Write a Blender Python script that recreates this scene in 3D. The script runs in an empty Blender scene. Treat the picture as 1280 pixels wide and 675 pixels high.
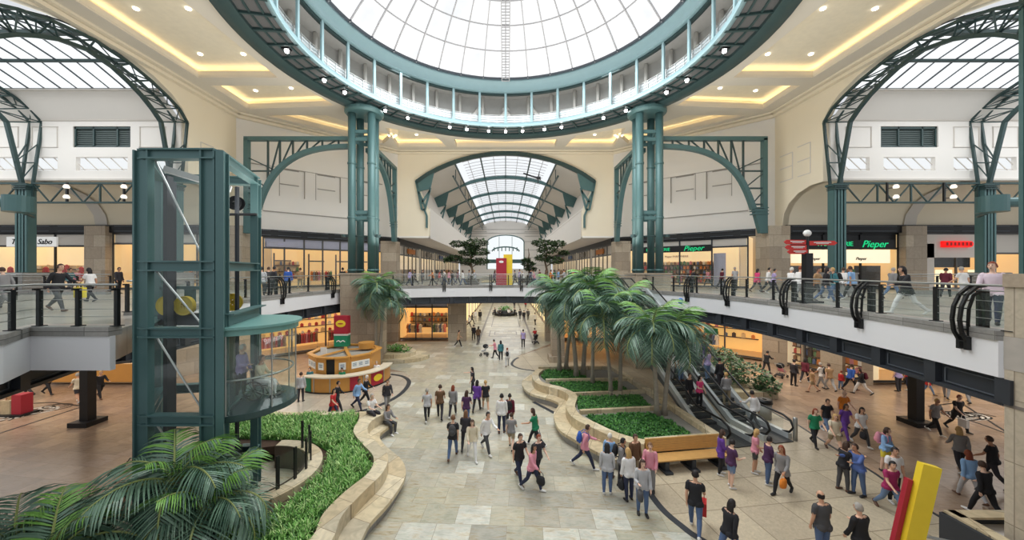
import bpy, bmesh, math, random
from mathutils import Vector, Matrix, geometry, noise
random.seed(7)
R = math.radians
COL = bpy.context.scene.collection
sc = bpy.context.scene
# the photograph is taken from the upper gallery, eye height 1.6 m above it
F, CX, CY, CZ = 455.0, 632.0, 337.0, 7.6
UP = 6.0                    # upper floor level
def gp(px, py, z=0.0):      # point at height z seen at a pixel of the survey photograph
    Y = F*(CZ-z)/(py-CY); return Vector(((px-CX)*Y/F, Y, z))
def lin(c):
    c = c/255.0
    return c/12.92 if c <= 0.04045 else ((c+0.055)/1.055)**2.4
def rgb(r, g, b): return (lin(r), lin(g), lin(b), 1.0)

# ------------------------------------------------------------------ materials
MATS = {}
def newmat(name):
    m = bpy.data.materials.new(name); m.use_nodes = True
    nt = m.node_tree; nt.nodes.clear()
    out = nt.nodes.new('ShaderNodeOutputMaterial')
    return m, nt, out
def N(nt, t, **kw):
    n = nt.nodes.new(t)
    for k, v in kw.items():
        if k in n.inputs.keys(): n.inputs[k].default_value = v
        else: setattr(n, k, v)
    return n
def mat(name, col, rough=0.6, metal=0.0, var=0.08, scale=3.0, emit=0.0, ecol=None, bump=0.0, spec=0.5):
    if name in MATS: return MATS[name]
    m, nt, out = newmat(name)
    p = N(nt, 'ShaderNodeBsdfPrincipled'); p.inputs['Roughness'].default_value = rough
    p.inputs['Metallic'].default_value = metal
    p.inputs['Specular IOR Level'].default_value = spec
    tc = N(nt, 'ShaderNodeTexCoord'); no = N(nt, 'ShaderNodeTexNoise'); no.inputs['Scale'].default_value = scale
    no.inputs['Detail'].default_value = 3
    nt.links.new(tc.outputs['Object'], no.inputs['Vector'])
    mx = N(nt, 'ShaderNodeMix', data_type='RGBA')
    mx.inputs[6].default_value = tuple(c*(1-var) for c in col[:3])+(1,)
    mx.inputs[7].default_value = tuple(min(1, c*(1+var)) for c in col[:3])+(1,)
    nt.links.new(no.outputs['Fac'], mx.inputs[0]); nt.links.new(mx.outputs[2], p.inputs['Base Color'])
    if emit:
        p.inputs['Emission Color'].default_value = ecol or col; p.inputs['Emission Strength'].default_value = emit
    if bump:
        b = N(nt, 'ShaderNodeBump'); b.inputs['Strength'].default_value = bump
        nt.links.new(no.outputs['Fac'], b.inputs['Height']); nt.links.new(b.outputs['Normal'], p.inputs['Normal'])
    nt.links.new(p.outputs[0], out.inputs[0]); MATS[name] = m; return m
def emitmat(name, col, s):
    if name in MATS: return MATS[name]
    m, nt, out = newmat(name); e = N(nt, 'ShaderNodeEmission')
    e.inputs[0].default_value = col; e.inputs[1].default_value = s
    nt.links.new(e.outputs[0], out.inputs[0]); MATS[name] = m; return m
def glassmat(name, tint=(1, 1, 1, 1), refl=0.05, col=(0.8, 0.9, 0.88, 1), solid=0.02):
    m, nt, out = newmat(name)
    t = N(nt, 'ShaderNodeBsdfTransparent'); t.inputs[0].default_value = tint
    g = N(nt, 'ShaderNodeBsdfGlossy'); g.inputs['Roughness'].default_value = 0.05
    d = N(nt, 'ShaderNodeBsdfDiffuse'); d.inputs[0].default_value = col
    a = N(nt, 'ShaderNodeMixShader'); a.inputs[0].default_value = refl
    b = N(nt, 'ShaderNodeMixShader'); b.inputs[0].default_value = solid
    nt.links.new(t.outputs[0], a.inputs[1]); nt.links.new(g.outputs[0], a.inputs[2])
    nt.links.new(a.outputs[0], b.inputs[1]); nt.links.new(d.outputs[0], b.inputs[2])
    nt.links.new(b.outputs[0], out.inputs[0]); MATS[name] = m; return m
def tilemat(name, sx, sy, cols, grout, gw=0.02, rot=0.0, rough=0.35, stag=0.5, marb=0.35, mscale=1.2, spec=0.5, plane='XY', streak=None):
    """rectangular slabs, each its own shade, with joints and stone clouding"""
    if name in MATS: return MATS[name]
    m, nt, out = newmat(name); L = nt.links.new
    p = N(nt, 'ShaderNodeBsdfPrincipled'); p.inputs['Roughness'].default_value = rough
    p.inputs['Specular IOR Level'].default_value = spec
    tc = N(nt, 'ShaderNodeTexCoord'); mp = N(nt, 'ShaderNodeMapping')
    mp.inputs['Rotation'].default_value = (0, 0, rot)
    L(tc.outputs['Object'], mp.inputs['Vector'])
    sep = N(nt, 'ShaderNodeSeparateXYZ'); L(mp.outputs[0], sep.inputs[0])
    def M(op, a, b=None):
        n = N(nt, 'ShaderNodeMath', operation=op)
        for i, v in enumerate((a, b)):
            if v is None: continue
            if isinstance(v, (int, float)): n.inputs[i].default_value = v
            else: L(v, n.inputs[i])
        return n.outputs[0]
    if plane == 'XY': ax, ay = sep.outputs[0], sep.outputs[1]
    elif plane == 'H': ax, ay = M('ADD', sep.outputs[0], sep.outputs[1]), sep.outputs[2]
    v = M('DIVIDE', ay, sy); row = M('FLOOR', v)
    u = M('ADD', M('DIVIDE', ax, sx), M('MULTIPLY', row, stag)); colm = M('FLOOR', u)
    fu, fv = M('FRACT', u), M('FRACT', v)
    eu = M('MULTIPLY', M('MINIMUM', fu, M('SUBTRACT', 1.0, fu)), sx)
    ev = M('MULTIPLY', M('MINIMUM', fv, M('SUBTRACT', 1.0, fv)), sy)
    edge = M('LESS_THAN', M('MINIMUM', eu, ev), gw/2)
    cb = N(nt, 'ShaderNodeCombineXYZ'); L(colm, cb.inputs[0]); L(row, cb.inputs[1])
    wn = N(nt, 'ShaderNodeTexWhiteNoise', noise_dimensions='3D'); L(cb.outputs[0], wn.inputs['Vector'])
    rp = N(nt, 'ShaderNodeValToRGB'); rp.color_ramp.interpolation = 'CONSTANT'
    els = rp.color_ramp.elements
    while len(els) < len(cols): els.new(0.5)
    for i, c in enumerate(cols): els[i].position = i/len(cols); els[i].color = c
    L(wn.outputs['Value'], rp.inputs[0])
    no = N(nt, 'ShaderNodeTexNoise'); no.inputs['Scale'].default_value = mscale; no.inputs['Detail'].default_value = 6
    no.inputs['Distortion'].default_value = 1.2
    va = N(nt, 'ShaderNodeVectorMath', operation='MULTIPLY_ADD'); L(cb.outputs[0], va.inputs[0])
    va.inputs[1].default_value = (7.3, 3.1, 0); L(mp.outputs[0], va.inputs[2]); L(va.outputs[0], no.inputs['Vector'])
    mr = N(nt, 'ShaderNodeMapRange'); L(no.outputs['Fac'], mr.inputs[0])
    mr.inputs[1].default_value = 0.3; mr.inputs[2].default_value = 0.7
    mr.inputs[3].default_value = 1-marb; mr.inputs[4].default_value = 1+marb*0.6
    mul = N(nt, 'ShaderNodeVectorMath', operation='SCALE'); L(rp.outputs[0], mul.inputs[0]); L(mr.outputs[0], mul.inputs['Scale'])
    mx = N(nt, 'ShaderNodeMix', data_type='RGBA'); L(edge, mx.inputs[0]); L(mul.outputs[0], mx.inputs[6]); mx.inputs[7].default_value = grout
    if streak:
        n2 = N(nt, 'ShaderNodeTexNoise'); n2.inputs['Scale'].default_value = 1.0; n2.inputs['Detail'].default_value = 8; n2.inputs['Roughness'].default_value = .7; n2.inputs['Distortion'].default_value = .6
        v2 = N(nt, 'ShaderNodeVectorMath', operation='MULTIPLY_ADD'); L(mp.outputs[0], v2.inputs[0]); v2.inputs[1].default_value = (1.6, 6.5, 1)
        v3 = N(nt, 'ShaderNodeVectorMath', operation='SCALE'); L(cb.outputs[0], v3.inputs[0]); v3.inputs['Scale'].default_value = 5.7; L(v3.outputs[0], v2.inputs[2]); L(v2.outputs[0], n2.inputs['Vector'])
        r2 = N(nt, 'ShaderNodeValToRGB'); e2 = r2.color_ramp.elements
        while len(e2) < len(streak): e2.new(.5)
        for i, c in enumerate(streak): e2[i].position = .28+.44*i/(len(streak)-1); e2[i].color = c
        L(n2.outputs['Fac'], r2.inputs[0])
        m3 = N(nt, 'ShaderNodeMix', data_type='RGBA', blend_type='MULTIPLY'); m3.inputs[0].default_value = 1.0; L(mx.outputs[2], m3.inputs[6]); L(r2.outputs[0], m3.inputs[7]); mx = m3
    L(mx.outputs[2], p.inputs['Base Color']); L(p.outputs[0], out.inputs[0]); MATS[name] = m; return m

TEAL = mat('teal_painted_steel', rgb(80, 112, 112), 0.4, 0.15, 0.08, 2)
TEALD = mat('dark_teal_steel', rgb(52, 74, 74), 0.45, 0.1, 0.08, 2)
TEALL = mat('pale_teal_steel', rgb(146, 176, 182), 0.45, 0.0, 0.05, 2)
CREAM = mat('cream_plaster', rgb(240, 229, 206), 0.85, 0, 0.03, 0.6)
WHITE = mat('white_plaster', rgb(238, 234, 228), 0.85, 0, 0.02, 0.6)
PALE = mat('pale_grey_plaster', rgb(214, 208, 200), 0.85, 0, 0.03, 0.6)
CEIL = mat('beige_ceiling_plaster', rgb(222, 214, 198), 0.9, 0, 0.03, 0.5)
FASC = mat('white_fascia', rgb(226, 226, 228), 0.6, 0, 0.02, 0.7)
DARK = mat('dark_grey_steel', rgb(52, 56, 62), 0.5, 0.1, 0.1, 3)
DARKP = mat('grey_panel', rgb(84, 90, 98), 0.5, 0.1, 0.1, 3)
BLACK = mat('black_metal', rgb(26, 27, 29), 0.45, 0.2, 0.1, 4)
STEEL = mat('brushed_steel', rgb(176, 178, 176), 0.3, 0.7, 0.08, 12)
STONE = tilemat('granite_blocks', 1.3, 0.95, [rgb(176, 160, 140), rgb(164, 150, 132), rgb(186, 172, 152), rgb(170, 154, 134)], rgb(120, 108, 94), 0.02, 0, 0.55, 0.5, 0.12, 6, plane='H')
STONEL = tilemat('pale_granite_blocks', 1.6, 1.5, [rgb(196, 184, 164), rgb(188, 176, 156), rgb(204, 192, 172)], rgb(140, 128, 112), 0.02, 0, 0.55, 0.0, 0.14, 5, plane='H')
KERB = tilemat('kerb_stone', 1.5, 3, [rgb(150, 148, 144), rgb(140, 138, 134), rgb(158, 155, 150)], rgb(100, 98, 95), 0.02, 0, 0.5, 0.0, 0.15, 5, plane='H')
SEAT = tilemat('sandstone_coping', 1.1, 1.1, [rgb(206, 190, 156), rgb(196, 178, 144), rgb(214, 200, 170), rgb(188, 176, 150)], rgb(140, 124, 100), 0.018, 0.4, 0.6, 0.0, 0.22, 3)
SOIL = mat('dark_soil', rgb(74, 56, 44), 0.95, 0, 0.4, 12, bump=0.6)
GLASS = glassmat('clear_glass')
GLASSG = glassmat('green_tinted_glass', (0.95, 0.985, 0.975, 1), 0.05, (0.6, 0.68, 0.65, 1), 0.03)

# ------------------------------------------------------------------ mesh building
def inside(p, poly):
    x, y = p; c = False; j = len(poly)-1
    for i in range(len(poly)):
        xi, yi = poly[i][0], poly[i][1]; xj, yj = poly[j][0], poly[j][1]
        if (yi > y) != (yj > y) and x < (xj-xi)*(y-yi)/(yj-yi)+xi: c = not c
        j = i
    return c
class MB:
    def __init__(s): s.v = []; s.f = []; s.mi = []; s.cur = 0
    def add(s, vs, fs):
        n = len(s.v); s.v.extend(tuple(v) for v in vs)
        for f in fs: s.f.append(tuple(i+n for i in f)); s.mi.append(s.cur)
        return s
    def box(s, c, d, rz=0.0, M=None):
        x, y, z = d[0]/2, d[1]/2, d[2]/2; c = Vector(c)
        vs = [Vector(p) for p in ((-x,-y,-z),(x,-y,-z),(x,y,-z),(-x,y,-z),(-x,-y,z),(x,-y,z),(x,y,z),(-x,y,z))]
        m = Matrix.Rotation(rz, 3, 'Z') if M is None else M
        return s.add([m @ v + c for v in vs], [(0,3,2,1),(4,5,6,7),(0,1,5,4),(1,2,6,5),(2,3,7,6),(3,0,4,7)])
    def bar(s, p, q, w, h=None, up=(0, 0, 1)):
        p, q = Vector(p), Vector(q); d = (q-p); L = d.length
        if L < 1e-6: return s
        h = w if h is None else h; d.normalize(); u = Vector(up)
        if abs(d.dot(u)) > 0.98: u = Vector((0, 1, 0))
        a = d.cross(u).normalized(); b = a.cross(d).normalized()
        M = Matrix((a, d, b)).transposed()
        return s.box((p+q)/2, (w, L, h), M=M)
    def path(s, pts, w, h=None, up=(0, 0, 1)):
        for a, b in zip(pts, pts[1:]): s.bar(a, b, w, h, up)
        return s
    def tube(s, pts, r, n=8, cap=True, up=None):
        pts = [Vector(p) for p in pts]; rs = r if isinstance(r, (list, tuple)) else [r]*len(pts)
        rings = []; base = len(s.v); prev = None
        for i, p in enumerate(pts):
            d = (pts[min(i+1, len(pts)-1)]-pts[max(i-1, 0)]).normalized()
            if prev is None:
                u = Vector(up) if up else (Vector((0, 0, 1)) if abs(d.z) < 0.9 else Vector((0, 1, 0)))
                a = d.cross(u).normalized()
            else: a = (prev-d*prev.dot(d)).normalized()
            prev = a; b = d.cross(a).normalized()
            rr = rs[i] if isinstance(rs[i], (list, tuple)) else (rs[i], rs[i])
            rings.append([p+a*math.cos(2*math.pi*k/n)*rr[0]+b*math.sin(2*math.pi*k/n)*rr[1] for k in range(n)])
        vs = [v for g in rings for v in g]; fs = []
        for i in range(len(rings)-1):
            for k in range(n):
                k2 = (k+1) % n; fs.append((i*n+k, i*n+k2, (i+1)*n+k2, (i+1)*n+k))
        if cap:
            fs.append(tuple(reversed(range(n)))); fs.append(tuple((len(rings)-1)*n+k for k in range(n)))
        return s.add(vs, fs)
    def lathe(s, prof, n=32, c=(0, 0, 0), a0=0.0, a1=2*math.pi):
        full = abs(a1-a0-2*math.pi) < 1e-6; m = n if full else n+1; vs = []; fs = []
        for k in range(m):
            a = a0+(a1-a0)*k/n
            for r, z in prof: vs.append((c[0]+r*math.cos(a), c[1]+r*math.sin(a), c[2]+z))
        q = len(prof)
        for k in range(n):
            k2 = (k+1) % m
            for j in range(q-1): fs.append((k*q+j, k2*q+j, k2*q+j+1, k*q+j+1))
        return s.add(vs, fs)
    def ell(s, c, r, n=12, m=8, M=None):
        vs = []; fs = []; c = Vector(c); M = M or Matrix.Identity(3)
        for j in range(m+1):
            t = math.pi*j/m
            for k in range(n):
                a = 2*math.pi*k/n
                vs.append(M @ Vector((r[0]*math.sin(t)*math.cos(a), r[1]*math.sin(t)*math.sin(a), r[2]*math.cos(t)))+c)
        for j in range(m):
            for k in range(n):
                k2 = (k+1) % n; fs.append((j*n+k, (j+1)*n+k, (j+1)*n+k2, j*n+k2))
        return s.add(vs, fs)
    def prism(s, poly, z0, z1, holes=()):
        loops = [list(poly)]+[list(h) for h in holes]
        flat = [p for l in loops for p in l]
        if holes:
            ed = []; o = 0
            for l in loops: ed += [(o+i, o+(i+1) % len(l)) for i in range(len(l))]; o += len(l)
            rv = geometry.delaunay_2d_cdt([Vector((p[0], p[1])) for p in flat], ed, [], 0, 1e-5)
            nv = [(v.x, v.y) for v in rv[0]]; tris = []
            for f in rv[2]:
                cx_, cy_ = sum(nv[i][0] for i in f)/3, sum(nv[i][1] for i in f)/3
                if inside((cx_, cy_), loops[0]) and not any(inside((cx_, cy_), h) for h in loops[1:]): tris.append(tuple(f))
            k = len(nv)
            s.add([(p[0], p[1], z0) for p in nv]+[(p[0], p[1], z1) for p in nv], tris+[tuple(i+k for i in reversed(t)) for t in tris]); tris = []
        elif len(poly) > 4:
            tris = geometry.tessellate_polygon([[Vector((p[0], p[1], 0)) for p in l] for l in loops])
        else: tris = [tuple(range(len(poly)))]
        n = len(flat); fs = [tuple(t) for t in tris]+[tuple(i+n for i in reversed(t)) for t in tris]
        o = 0
        for l in loops:
            k = len(l)
            for i in range(k):
                j = (i+1) % k; fs.append((o+i, o+j, o+j+n, o+i+n))
            o += k
        return s.add([(p[0], p[1], z0) for p in flat]+[(p[0], p[1], z1) for p in flat], fs)
    def sheet(s, poly, fn, t, holes=()):
        """planar polygon (2D) mapped to 3D by fn(u, v, w) with thickness w: 0..t"""
        k0 = len(s.v); s.prism(poly, 0, t, holes)
        for i in range(k0, len(s.v)): s.v[i] = tuple(fn(*s.v[i]))
        return s
    def wallstrip(s, pts, z0, z1, off0=0.0, off1=None, closed=False):
        """vertical band of thickness off0..off1 along a plan polyline"""
        P = [Vector((p[0], p[1])) for p in pts]; nrm = []
        for i in range(len(P)):
            a = P[max(i-1, 0)]; b = P[min(i+1, len(P)-1)]; d = (b-a).normalized(); nrm.append(Vector((d.y, -d.x)))
        off1 = off0+0.1 if off1 is None else off1; vs = []; fs = []
        for p, nn in zip(P, nrm):
            a, b = p+nn*off0, p+nn*off1
            vs += [(a.x, a.y, z0), (b.x, b.y, z0), (b.x, b.y, z1), (a.x, a.y, z1)]
        for i in range(len(P)-1):
            o = i*4
            for k in range(4): fs.append((o+k, o+(k+1) % 4, o+4+(k+1) % 4, o+4+k))
        fs += [(3, 2, 1, 0), tuple(len(vs)-4+k for k in range(4))]
        return s.add(vs, fs)
    def mesh(s, name, mats, smooth=False):
        me = bpy.data.meshes.new(name); me.from_pydata(s.v, [], s.f)
        ms = mats if isinstance(mats, (list, tuple)) else [mats]
        for m in ms: me.materials.append(m)
        if len(ms) > 1: me.polygons.foreach_set('material_index', s.mi)
        if smooth: me.polygons.foreach_set('use_smooth', [True]*len(me.polygons))
        me.update(); return me
    def build(s, name, mats, parent=None, smooth=False, fixn=True):
        me = s.mesh(name, mats, smooth)
        if fixn:
            bm = bmesh.new(); bm.from_mesh(me); bmesh.ops.recalc_face_normals(bm, faces=bm.faces); bm.to_mesh(me); bm.free()
        o = bpy.data.objects.new(name, me); COL.objects.link(o)
        if parent: o.parent = parent
        return o
def tag(o, label=None, cat=None, group=None, kind=None):
    if label: o['label'] = label
    if cat: o['category'] = cat
    if group: o['group'] = group
    if kind: o['kind'] = kind
    return o
def empty(name, loc=(0, 0, 0), rz=0.0, label=None, cat=None, group=None):
    o = bpy.data.objects.new(name, None); o.empty_display_size = 0.2; COL.objects.link(o)
    o.location = loc; o.rotation_euler = (0, 0, rz); tag(o, label, cat, group); return o
def inst(name, me, parent=None, loc=(0, 0, 0), rot=(0, 0, 0), sc_=1.0):
    o = bpy.data.objects.new(name, me); COL.objects.link(o); o.parent = parent
    o.location = loc; o.rotation_euler = rot; o.scale = (sc_,)*3 if isinstance(sc_, (int, float)) else sc_; return o
def dup(root, loc, rz=0.0, label=None, group=None, sc_=None):
    r = root.copy(); COL.objects.link(r); r.location = loc; r.rotation_euler = (0, 0, rz)
    if sc_: r.scale = (sc_,)*3
    if label: r['label'] = label
    if group: r['group'] = group
    for ch in [o for o in root.children]:
        c = ch.copy(); COL.objects.link(c); c.parent = r
        for g in ch.children:
            d = g.copy(); COL.objects.link(d); d.parent = c
    return r
def struct(o): o['kind'] = 'structure'; return o
def lettering(name, txt, size, loc, rot, material, parent=None, shear=0.0, depth=0.02, align='CENTER'):
    cu = bpy.data.curves.new(name, 'FONT'); cu.body = txt; cu.size = size; cu.extrude = depth; cu.align_x = align; cu.shear = shear
    cu.resolution_u = 3
    t = bpy.data.objects.new(name, cu); COL.objects.link(t)
    bpy.context.view_layer.update()
    me = bpy.data.meshes.new_from_object(t.evaluated_get(bpy.context.evaluated_depsgraph_get()))
    bpy.data.objects.remove(t); me.materials.clear(); me.materials.append(material)
    return inst(name, me, parent, loc, rot)
def catmull(pts, n=6):
    P = [Vector(p) for p in pts]; out = []
    for i in range(len(P)-1):
        p0, p1, p2, p3 = P[max(i-1, 0)], P[i], P[i+1], P[min(i+2, len(P)-1)]
        for k in range(n):
            t = k/n
            out.append(0.5*((2*p1)+(p2-p0)*t+(2*p0-5*p1+4*p2-p3)*t*t+(3*p1-p0-3*p2+p3)*t**3))
    out.append(P[-1]); return out
def resample(pts, step):
    P = [Vector(p) for p in pts]; out = [P[0].copy()]; acc = 0.0
    for a, b in zip(P, P[1:]):
        L = (b-a).length; d = step-acc
        while d <= L: out.append(a.lerp(b, d/L)); d += step
        acc = L-(d-step)
    return out
# ------------------------------------------------------------------ camera, world, lights
cam_d = bpy.data.cameras.new('camera'); cam = bpy.data.objects.new('camera', cam_d); COL.objects.link(cam)
cam.location = (0, 0, CZ); cam.rotation_euler = (R(90), 0, 0)
cam_d.sensor_width = 36.0; cam_d.lens = F/1280*36.0; cam_d.shift_x = 8/1280.0; cam_d.shift_y = 0.5/1280
cam_d.clip_start = 0.1; cam_d.clip_end = 400; sc.camera = cam
sc.view_settings.view_transform = 'Standard'; sc.view_settings.look = 'None'; sc.view_settings.exposure = 0.0
w = bpy.data.worlds.new('world'); sc.world = w; w.use_nodes = True
bgn = w.node_tree.nodes.get('Background') or w.node_tree.nodes.new('ShaderNodeBackground')
bgn.inputs[0].default_value = (0.93, 0.96, 1.0, 1); bgn.inputs[1].default_value = 0.8
def area(name, loc, size, energy, col=(1, 1, 1), rot=(0, 0, 0), sy=None):
    l = bpy.data.lights.new(name, 'AREA'); l.energy = energy; l.color = col; l.size = size
    if sy: l.shape = 'RECTANGLE'; l.size_y = sy
    o = bpy.data.objects.new(name, l); COL.objects.link(o); o.location = loc; o.rotation_euler = rot; return o
DC = (0.0, 21.0)     # centre of the dome
ZR = 20.5            # underside of the ring
CZL = 20.9           # ceiling level
area('dome_daylight', (0, 21, 23.6), 18, 4800, (0.97, 0.99, 1.0))
area('gallery_daylight', (0, 68, 19.3), 9, 1500, (0.97, 0.99, 1.0), sy=50)
for s_ in (-1, 1):
    area('wing_daylight', (s_*40, 20.6, 19.5), 30, 1500, (0.97, 0.99, 1.0), sy=6)
    area('wing_lower_fill', (s_*34, 17, 4.2), 22, 1250, (1, 0.93, 0.85), sy=10)  # added fill that brightens the lower floor of the wing
    area('edge_lower_fill', (s_*18, 26, 4.2), 6, 480, (1, 0.9, 0.78), sy=10)  # added warm fill below the balcony edge
area('crossing_ceiling_fill', (0, 21, 9.5), 20, 3600, (1, .98, .94), (R(180), 0, 0))  # added fill aimed upward to brighten the ceiling, not a real fitting
area('corridor_lower_fill', (0, 60, 4.2), 8, 900, (1, 0.93, 0.84), sy=40)  # added fill for the lower corridor

# ------------------------------------------------------------------ floors
def opening():
    right = [(8, 2.0), (12.0, 5.0), (12.12, 8.86)]+[tuple(p) for p in catmull([(12.15, 8.9), (12.9, 13.1), (13.3, 18.4), (12.75, 22.7), (11.0, 27.2)], 5)]
    right += [(10.6, 28.2), (6.6, 28.2), (4.0, 29.4), (4.0, 36.2)]
    far = [(2, 36.7), (0, 36.9), (-2.5, 36.75), (-5, 36.3)]
    left = [tuple(p) for p in catmull([(-5, 36.3), (-10, 34.6), (-12.3, 31), (-13.6, 26), (-14, 20.7), (-13.8, 16), (-13.4, 13.0)], 5)][1:]
    left += [(-12.15, 12.75), (-10.35, 9.6), (-12.5, 9.6), (-11.7, 8.4), (-11, 5), (-8, 2)]
    return right, far, left
OR_, OF_, OL_ = opening(); OPEN = OR_+OF_+OL_
UPF = tilemat('upper_floor_tiles', 1.2, 1.2, [rgb(176, 170, 162), rgb(168, 162, 154), rgb(184, 178, 170)], rgb(140, 134, 128), 0.02, 0, 0.3, 0.0, 0.1, 2)
m = MB()
outer = [(-62, -6), (62, -6), (62, 30), (23, 30), (23, 30.8), (12, 40.5), (12, 96), (-12, 96), (-12, 40.5), (-23, 30.8), (-23, 30), (-62, 30)]
void1 = [(5.2, 46), (-5.2, 46), (-5.2, 92), (5.2, 92)]
m.prism(outer, 5.2, UP, [list(reversed(OPEN)), void1])
o = struct(m.build('floor', [UPF])); o['label'] = 'upper gallery floor slab'
# dark soffit skin below the slab
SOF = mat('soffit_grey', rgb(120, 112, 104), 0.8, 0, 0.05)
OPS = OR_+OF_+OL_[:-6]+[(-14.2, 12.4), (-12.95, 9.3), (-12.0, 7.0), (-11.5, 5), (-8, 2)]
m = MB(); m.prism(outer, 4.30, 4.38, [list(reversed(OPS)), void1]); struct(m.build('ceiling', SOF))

PLAZA = tilemat('plaza_stone_slabs', 1.05, 0.9, [rgb(204, 196, 180), rgb(196, 188, 174), rgb(212, 204, 188), rgb(200, 194, 182), rgb(190, 184, 172), rgb(206, 198, 178), rgb(228, 224, 214), rgb(200, 194, 176)], rgb(176, 166, 150), 0.016, R(3), 0.3, 0.5, 0.16, 1.3, streak=[(.42, .39, .33, 1), (.74, .68, .54, 1), (.84, .86, .84, 1), (.66, .70, .64, 1), (.94, .86, .78, 1)])
BEIGE = tilemat('beige_granite_tiles', 1.5, 1.5, [rgb(190, 176, 150), rgb(196, 182, 156), rgb(184, 170, 146)], rgb(140, 126, 104), 0.03, R(-8), 0.4, 0.0, 0.16, 9)
BROWN = tilemat('brown_marble', 0.9, 0.9, [rgb(176, 152, 130), rgb(166, 144, 124), rgb(184, 160, 138), rgb(172, 150, 132)], rgb(142, 120, 100), 0.012, R(8), 0.26, 0.5, 0.18, 0.8, streak=[(.7, .66, .62, 1), (.95, .9, .84, 1), (1, 1, 1, 1), (.86, .8, .74, 1), (1, .95, .9, 1)])
BEIGE2 = tilemat('pale_corridor_tiles', 1.2, 1.2, [rgb(196, 184, 166), rgb(190, 178, 160), rgb(184, 174, 158)], rgb(160, 150, 134), 0.02, 0, 0.25, 0.0, 0.1, 3)
# brown marble everywhere underneath; plaza and beige tiles inlaid on top
m = MB(); m.prism([(-62, -6), (62, -6), (62, 100), (-62, 100)], -0.3, 0.0); o = struct(m.build('floor', BROWN)); o['label'] = 'polished brown marble of the lower mall'
# channel between plaza slabs and beige tiles
CH1 = [gp(*p) for p in ((905, 690), (880, 676), (852, 657), (826, 634), (806, 606), (794, 585))]
CH1 = [Vector((6.9, 8.6, 0))]+CH1[1:]+[Vector((4.9, 15.2, 0)), Vector((3.4, 18.0, 0)), Vector((1.6, 21.0, 0))]
CH2 = [gp(*p) for p in ((697, 476), (672, 464), (650, 460), (640, 455), (643, 449), (648, 446))]
join = [gp(*p) for p in ((1300, 780), (1190, 655), (1135, 621), (1095, 592), (1039, 557), (1000, 532), (976, 520), (950, 505), (900, 470), (860, 452))]
pl = [(v.x, v.y) for v in CH1]+[(v.x, v.y) for v in CH2]+[(0.9, 32), (5.5, 39), (5.5, 100), (-5.5, 100), (-5.5, 39), (-11.5, 38.5), (-12, 30), (-7.6, 27.2), (-6.9, 26.2), (-6.4, 23.5), (-6.7, 20.4), (-8.0, 18.6), (-12.4, 17.8), (-12.4, 9.0), (-12.4, 3), (6.9, 3)]
m = MB(); m.prism(pl, 0.0, 0.012); o = struct(m.build('floor', PLAZA)); o['label'] = 'plaza paved with mottled grey-beige slabs'
be = [(v.x, v.y) for v in join]+[(11, 33), (6, 38.5), (0.9, 32)]+[(v.x, v.y) for v in reversed(CH2)]+[(v.x, v.y) for v in reversed(CH1)]+[(6.9, 3), (14, 3)]
m = MB(); m.prism(be, 0.0, 0.008); o = struct(m.build('floor', BEIGE)); o['label'] = 'beige tiled floor by the escalators'
m = MB(); m.prism([(-12.4, 17.8), (-8.0, 18.6), (-6.7, 20.4), (-6.4, 23.5), (-6.9, 26.2), (-7.6, 27.2), (-12, 27.2), (-15, 24), (-15, 18)], 0.0, 0.010); o = struct(m.build('floor', BEIGE2)); o['label'] = 'pale floor around the kiosk'
m = MB()
for ch, wd in ((CH1, 0.22), (CH2, 0.2)):
    m.wallstrip([(p.x, p.y) for p in catmull(ch, 5)], 0.0, 0.02, -wd/2, wd/2)
m.wallstrip([(p.x, p.y) for p in catmull([(-8.9, 18.9, 0), (-7.4, 20.0, 0), (-6.5, 22.0, 0), (-6.5, 24.5, 0), (-7.3, 26.0, 0), (-8.4, 26.6, 0)], 4)], 0.0, 0.02, -0.14, 0.14)
m.wallstrip([(p.x, p.y) for p in join], 0.0, 0.018, -0.05, 0.05)
struct(m.build('trim_1', DARK))
# inlaid border lines of the corridor floor
INL = mat('dark_inlay', rgb(104, 96, 88), 0.3)
m = MB()
for x in (-2.9, 2.9): m.box((x, 64, 0.016), (0.25, 54, 0.008))
for x0, x1, y0, y1 in ((-1.9, 1.9, 42, 46), (-1.9, 1.9, 49, 60), (-1.3, 1.3, 43, 45)):
    for a, b in (((x0, y0), (x1, y0)), ((x1, y0), (x1, y1)), ((x1, y1), (x0, y1)), ((x0, y1), (x0, y0))):
        m.bar((a[0], a[1], .016), (b[0], b[1], .016), 0.12, 0.008)
struct(m.build('trim_2', INL))
# mosaic ribbons in the marble, left and right wings
def mosaic(sx):
    m = MB(); q = MB()
    quad = [gp(0, 543), gp(64, 502), gp(103, 507), gp(30, 532)]
    if sx < 0: quad = [gp(-60, 560), gp(-10, 506), gp(66, 502), gp(104, 507)]
    a, b, c, d = [Vector((sx*-1*p.x, p.y, 0)) if sx > 0 else p for p in quad]
    for p, r in ((a, b), (b, c), (c, d), (d, a)): m.bar(p+Vector((0, 0, .004)), r+Vector((0, 0, .004)), 0.1, 0.012)
    for k in range(5):
        cen = a.lerp(d, .15+k*.17).lerp(b.lerp(c, .15+k*.17), .5)
        pts = []
        for t in range(40):
            an = t*0.42; rr = 0.75*(1-t/46)
            pts.append((cen.x+rr*math.cos(an+k)*1.2, cen.y+rr*math.sin(an+k)*0.8+t*.01, .008))
        (q if k % 2 else m).path(pts, 0.07 if k % 2 == 0 else 0.13, 0.01)
    return m, q
for s_ in (-1, 1):
    m, q = mosaic(s_); struct(m.build('trim_3', BLACK)); struct(q.build('trim_4', mat('white_mosaic', rgb(220, 214, 204), 0.4)))

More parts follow.
